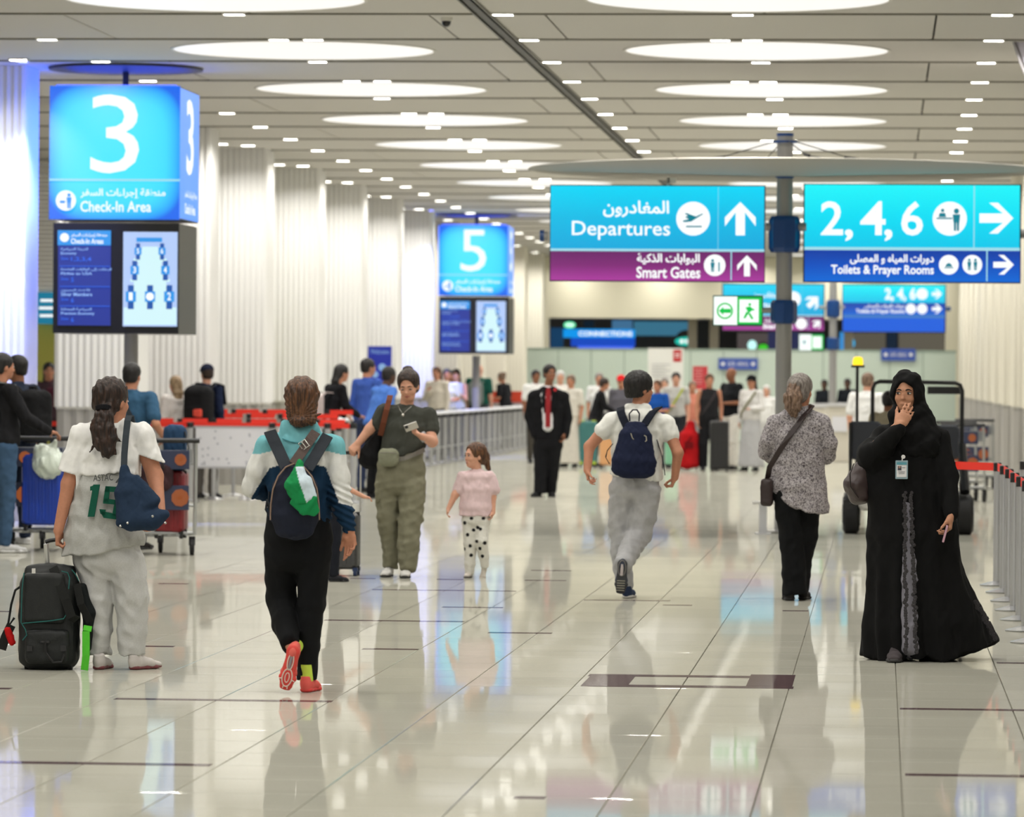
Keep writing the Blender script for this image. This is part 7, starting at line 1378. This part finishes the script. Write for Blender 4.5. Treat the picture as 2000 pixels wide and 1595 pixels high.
MB().box((xx(1846), 1.2, zz(762)), (.35, .1, .08)).build('mirror', M_BP, r); MB().box((xx(1640)+.1, -.1, .3), (.1, .2, .12)).build('fender', mat('frame_black'), r)
# ================================================================== PEOPLE FARTHER OFF
WH = (228, 228, 224); BKc = (24, 24, 27)
a = crowd(2, 690, 41.2, 55, 'man in black jacket with a grey backpack at the far left edge', 'tan', top_c=(30, 30, 33), sleeve='l', bot=(66, 92, 122), shoes=(206, 206, 206), arms=('down', 'reach'), h=.011, build=1.1, seed=1)
backpack(a, a.j(0, -.25, 1.2), -a.Fw, UP, .32, .52, .2, (128, 132, 132), 'grey backpack worn by the man in the black jacket')
a = crowd(34, 694, 43.2, -50, 'bearded man in navy shirt facing left beside the trolley', 'brown', top_c=(42, 50, 68), sleeve='s', bot=(30, 38, 56), shoes=(214, 214, 214), arms=('front', 'down'), h=.011, build=1.05, seed=2, turn=-25)
backpack(a, a.j(0, -.26, 1.17), -a.Fw, UP, .32, .5, .22, (26, 26, 28), 'black backpack of the bearded man in the navy shirt')
a = crowd(256, 709, 42.2, 14, 'man in blue tee with shoulder strap pushing a trolley', 'tan', top_c=(56, 92, 122), sleeve='s', bot=(40, 44, 56), shoes=(36, 32, 32), arms=('reach', 'back'), h=.011, build=1.12, seed=3)
MB().strap([Vector(a.j(-.09, -.09, 1.46)), Vector(a.j(-.02, -.125, 1.36)), Vector(a.j(.1, -.15, 1.15)), Vector(a.j(.18, -.11, 1.0))], .045, .008, side=tuple(a.R)).build('bag_strap', cloth('strap_slate', (56, 62, 68)), a.o)
crowd(95, 708, 66, 165, 'woman with dark hair and a pale scarf behind the left trolley', 'tan', ('long', 'black'), (70, 52, 60), 'l', (40, 36, 44), arms=('phone', 'down'), seed=4, h=.014)
p = P(106, 775, 65.5); r = empty('handbag', p, 'maroon handbag carried by the woman with the pale scarf', 'bag'); sdf_obj('bag_body', [rbox((0, 0, 0), (.13, .07, .14), .06)], cloth('maroon', (84, 38, 54)), r, .014, disp=folds(.006, .1, 2)); MB().tube([(-.08, 0, .12), (-.05, 0, .24), (.05, 0, .24), (.08, 0, .12)], .01, 6).build('handle', cloth('maroon'), r)
crowd(343, 734, 60.4, -40, 'woman with long blond hair in white jumper at the queue', 'fair', ('long', 'blond'), (224, 218, 214), 'l', (60, 56, 62), arms=('down', 'front'), seed=5, h=.013)
a = crowd(402, 712, 60.3, 20, 'man in navy cap and navy top with a big backpack', 'fair', ('short', 'darkbrown'), (26, 36, 62), 'l', (96, 92, 88), arms=('down', 'down'), hat='cap', seed=6, h=.013, turn=-50)
backpack(a, a.j(0.06, -.30, 1.18), -a.Fw, UP, .40, .56, .28, (26, 26, 28), 'large black backpack with an orange patch on the man in the navy cap', front=((240, 92, 76), -.15, -.15))
a = crowd(632, 711, 62, 55, 'woman with dark hair in black cardigan leaning towards a trolley', 'tan', ('long', 'black'), (20, 20, 24), 'l', (36, 46, 40), arms=('reach', 'reach'), lean=.35, seed=7, h=.013)
backpack(a, a.j(0, -.2, 1.15), -a.Fw, UP, .28, .38, .14, (200, 186, 184), 'pale pink bag on the back of the black cardigan woman')
crowd(717, 700, 64, 35, 'man in blue shirt with black hair beside the blue banner', 'tan', ('short', 'black'), (62, 92, 176), 'l', (50, 60, 90), arms=('down', 'front'), seed=8, h=.013, turn=20)
crowd(733, 716, 60.9, 50, 'man in blue shirt bending left of the phone woman', 'dark', ('short', 'black'), (76, 120, 200), 'l', (24, 24, 27), arms=('reach', 'back'), lean=.28, seed=9, h=.013, build=1.15)
# child behind the teal jacket with an arm stretched out
k = crowd(652, 862, 36.0, 80, 'child mostly hidden behind the teal jacket reaching to the right', 'fair', ('short', 'brown'), (70, 30, 36), 's', (30, 32, 40), arms=('down', 'reach'), seed=11, h=.011, H=1.10)
# at the far queue
F_ = [(853, 716, 90.8, 200, 'woman in cream top with dark hair at the left of the far queue', 'tan', ('long', 'brown'), (214, 206, 190), 'l', (60, 60, 66), ('down', 'phone')),
      (872, 720, 92.9, 170, 'man in white shirt with black hair in the far queue', 'tan', ('short', 'black'), (206, 208, 206), 's', (60, 60, 66), ('front', 'front')),
      (891, 721, 95, 190, 'woman in pale vest raising one hand in the far queue', 'fair', ('long', 'darkbrown'), (196, 200, 204), 'n', (60, 60, 66), ('phone', 'down')),
      (882, 723, 98.5, 180, 'person in grey tee behind the raised hand in the far queue', 'tan', ('short', 'black'), (120, 124, 120), 's', (60, 60, 66), ('down', 'down'))]
for i, q in enumerate(F_): crowd(q[0], q[1], q[2], q[3], q[4], q[5], q[6], q[7], q[8], q[9], arms=q[10], seed=20+i, h=.018)
a = crowd(935, 712, 100.3, 10, 'man in dark green tee seen from behind in the far queue', 'fair', ('bald', 'black'), (24, 78, 66), 's', (60, 60, 66), seed=25, h=.018, build=1.15)
backpack(a, a.j(0, -.26, 1.14), -a.Fw, UP, .34, .5, .22, (110, 116, 112), 'grey backpack on the man in the dark green tee', h=.018)
crowd(990, 727, 107.9, -60, 'seated looking clerk in black tee before the orange band', 'tan', ('bun', 'greybrown'), (26, 26, 30), 's', (40, 40, 44), arms=('front', 'front'), seed=26, h=.02, lean=.2)
# the waiting group
Wg = [(1046, 722, 88, 160, 'man in white shirt half hidden behind the suited man', 'brown', ('short', 'black'), (232, 232, 230), 's', 'trousers', (70, 66, 60), ('down', 'down'), {}),
      (1094, 724, 87, 175, 'white haired woman in white clothes right of the suited man', 'fair', ('short', 'white'), (226, 222, 216), 's', 'wide', (216, 214, 208), ('down', 'down'), {}),
      (1115, 732, 84, 200, 'woman in long cream dress beside the teal suitcase', 'tan', ('short', 'greybrown'), (220, 216, 206), 's', 'skirt', (214, 210, 200), ('down', 'front'), {}),
      (1170, 728, 92, 180, 'man in white shirt behind the black coat woman', 'tan', ('short', 'grey'), (224, 224, 222), 's', 'trousers', (80, 80, 84), ('down', 'down'), {}),
      (1161, 738, 85, 80, 'woman in black coat leaning over the teal suitcase', 'tan', ('short', 'darkbrown'), (24, 24, 27), 'l', 'trousers', (36, 34, 38), ('front', 'reach'), dict(lean=.25)),
      (1213, 733, 86, 190, 'person in red cap and checked shirt left of the running boy', 'tan', ('short', 'brown'), (92, 90, 98), 'l', 'trousers', (70, 74, 90), ('down', 'down'), dict(hat='redcap')),
      (1284, 742, 83, 200, 'person in bright blue top half hidden by the running boy', 'tan', ('short', 'brown'), (24, 78, 160), 's', 'trousers', (90, 90, 92), ('front', 'down'), {}),
      (1298, 738, 90, 185, 'grey haired person in pale green top behind the blue top', 'fair', ('short', 'grey'), (190, 200, 184), 's', 'trousers', (90, 90, 92), ('down', 'down'), {}),
      (1320, 727, 84, 178, 'man in grey tee with yellow green bag straps', 'fair', ('short', 'black'), (188, 188, 184), 's', 'shorts', (44, 46, 52), ('down', 'front'), dict(strap=(176, 186, 50))),
      (1352, 744, 86, 170, 'person in salmon top beside the red poster', 'tan', ('short', 'greybrown'), (196, 124, 104), 's', 'trousers', (150, 150, 152), ('front', 'down'), {}),
      (1385, 730, 82, 170, 'woman in black tank top and black trousers holding a bag', 'tan', ('short', 'brown'), (32, 32, 35), 'n', 'wide', (24, 24, 27), ('down', 'down'), dict(strap=(60, 56, 58))),
      (1429, 718, 83, 230, 'broad man in black polo and white trousers with folded arms', 'brown', ('bald', 'black'), (22, 24, 28), 's', 'wide', (234, 232, 224), ('front', 'front'), dict(build=1.2)),
      (1468, 733, 82, 205, 'woman in black cap with pale top and long grey skirt', 'tan', ('long', 'black'), (216, 214, 212), 'l', 'skirt', (178, 178, 180), ('front', 'down'), dict(hat='blackcap', strap=(110, 108, 70))),
      (1497, 752, 88, 190, 'person in white behind the long skirt woman', 'fair', ('long', 'white'), (230, 230, 228), 'l', 'trousers', (206, 206, 206), ('down', 'down'), {}),
      (1610, 741, 108, 200, 'dark clad officer left of the far post behind a pale desk', 'dark', ('short', 'black'), (24, 28, 34), 'l', 'trousers', (24, 28, 34), ('front', 'down'), {}),
      (1655, 739, 108, 200, 'dark clad officer right of the far post behind a pale desk', 'dark', ('short', 'black'), (24, 28, 34), 'l', 'trousers', (24, 28, 34), ('down', 'front'), {}),
      (1694, 728, 62, 20, 'tall man in white shirt standing beyond the buggy beacon', 'fair', ('short', 'greybrown'), (232, 232, 230), 's', 'trousers', (120, 114, 100), ('down', 'down'), dict(build=1.15))]
for i, q in enumerate(Wg):
    kw = dict(q[12]); f_ = crowd(q[0], q[1], q[2], q[3], q[4], q[5], q[6], q[7], q[8], q[10], q[9], arms=q[11], seed=40+i, h=.014 if q[2] < 80 else .018, **kw)
crowd(1735, 764, 49.4, 10, 'driver in beige shirt with a dark green beret seated in the buggy', 'brown', ('short', 'black'), (170, 160, 136), 's', (90, 84, 70), arms=('front', 'front'), seed=60, h=.013)
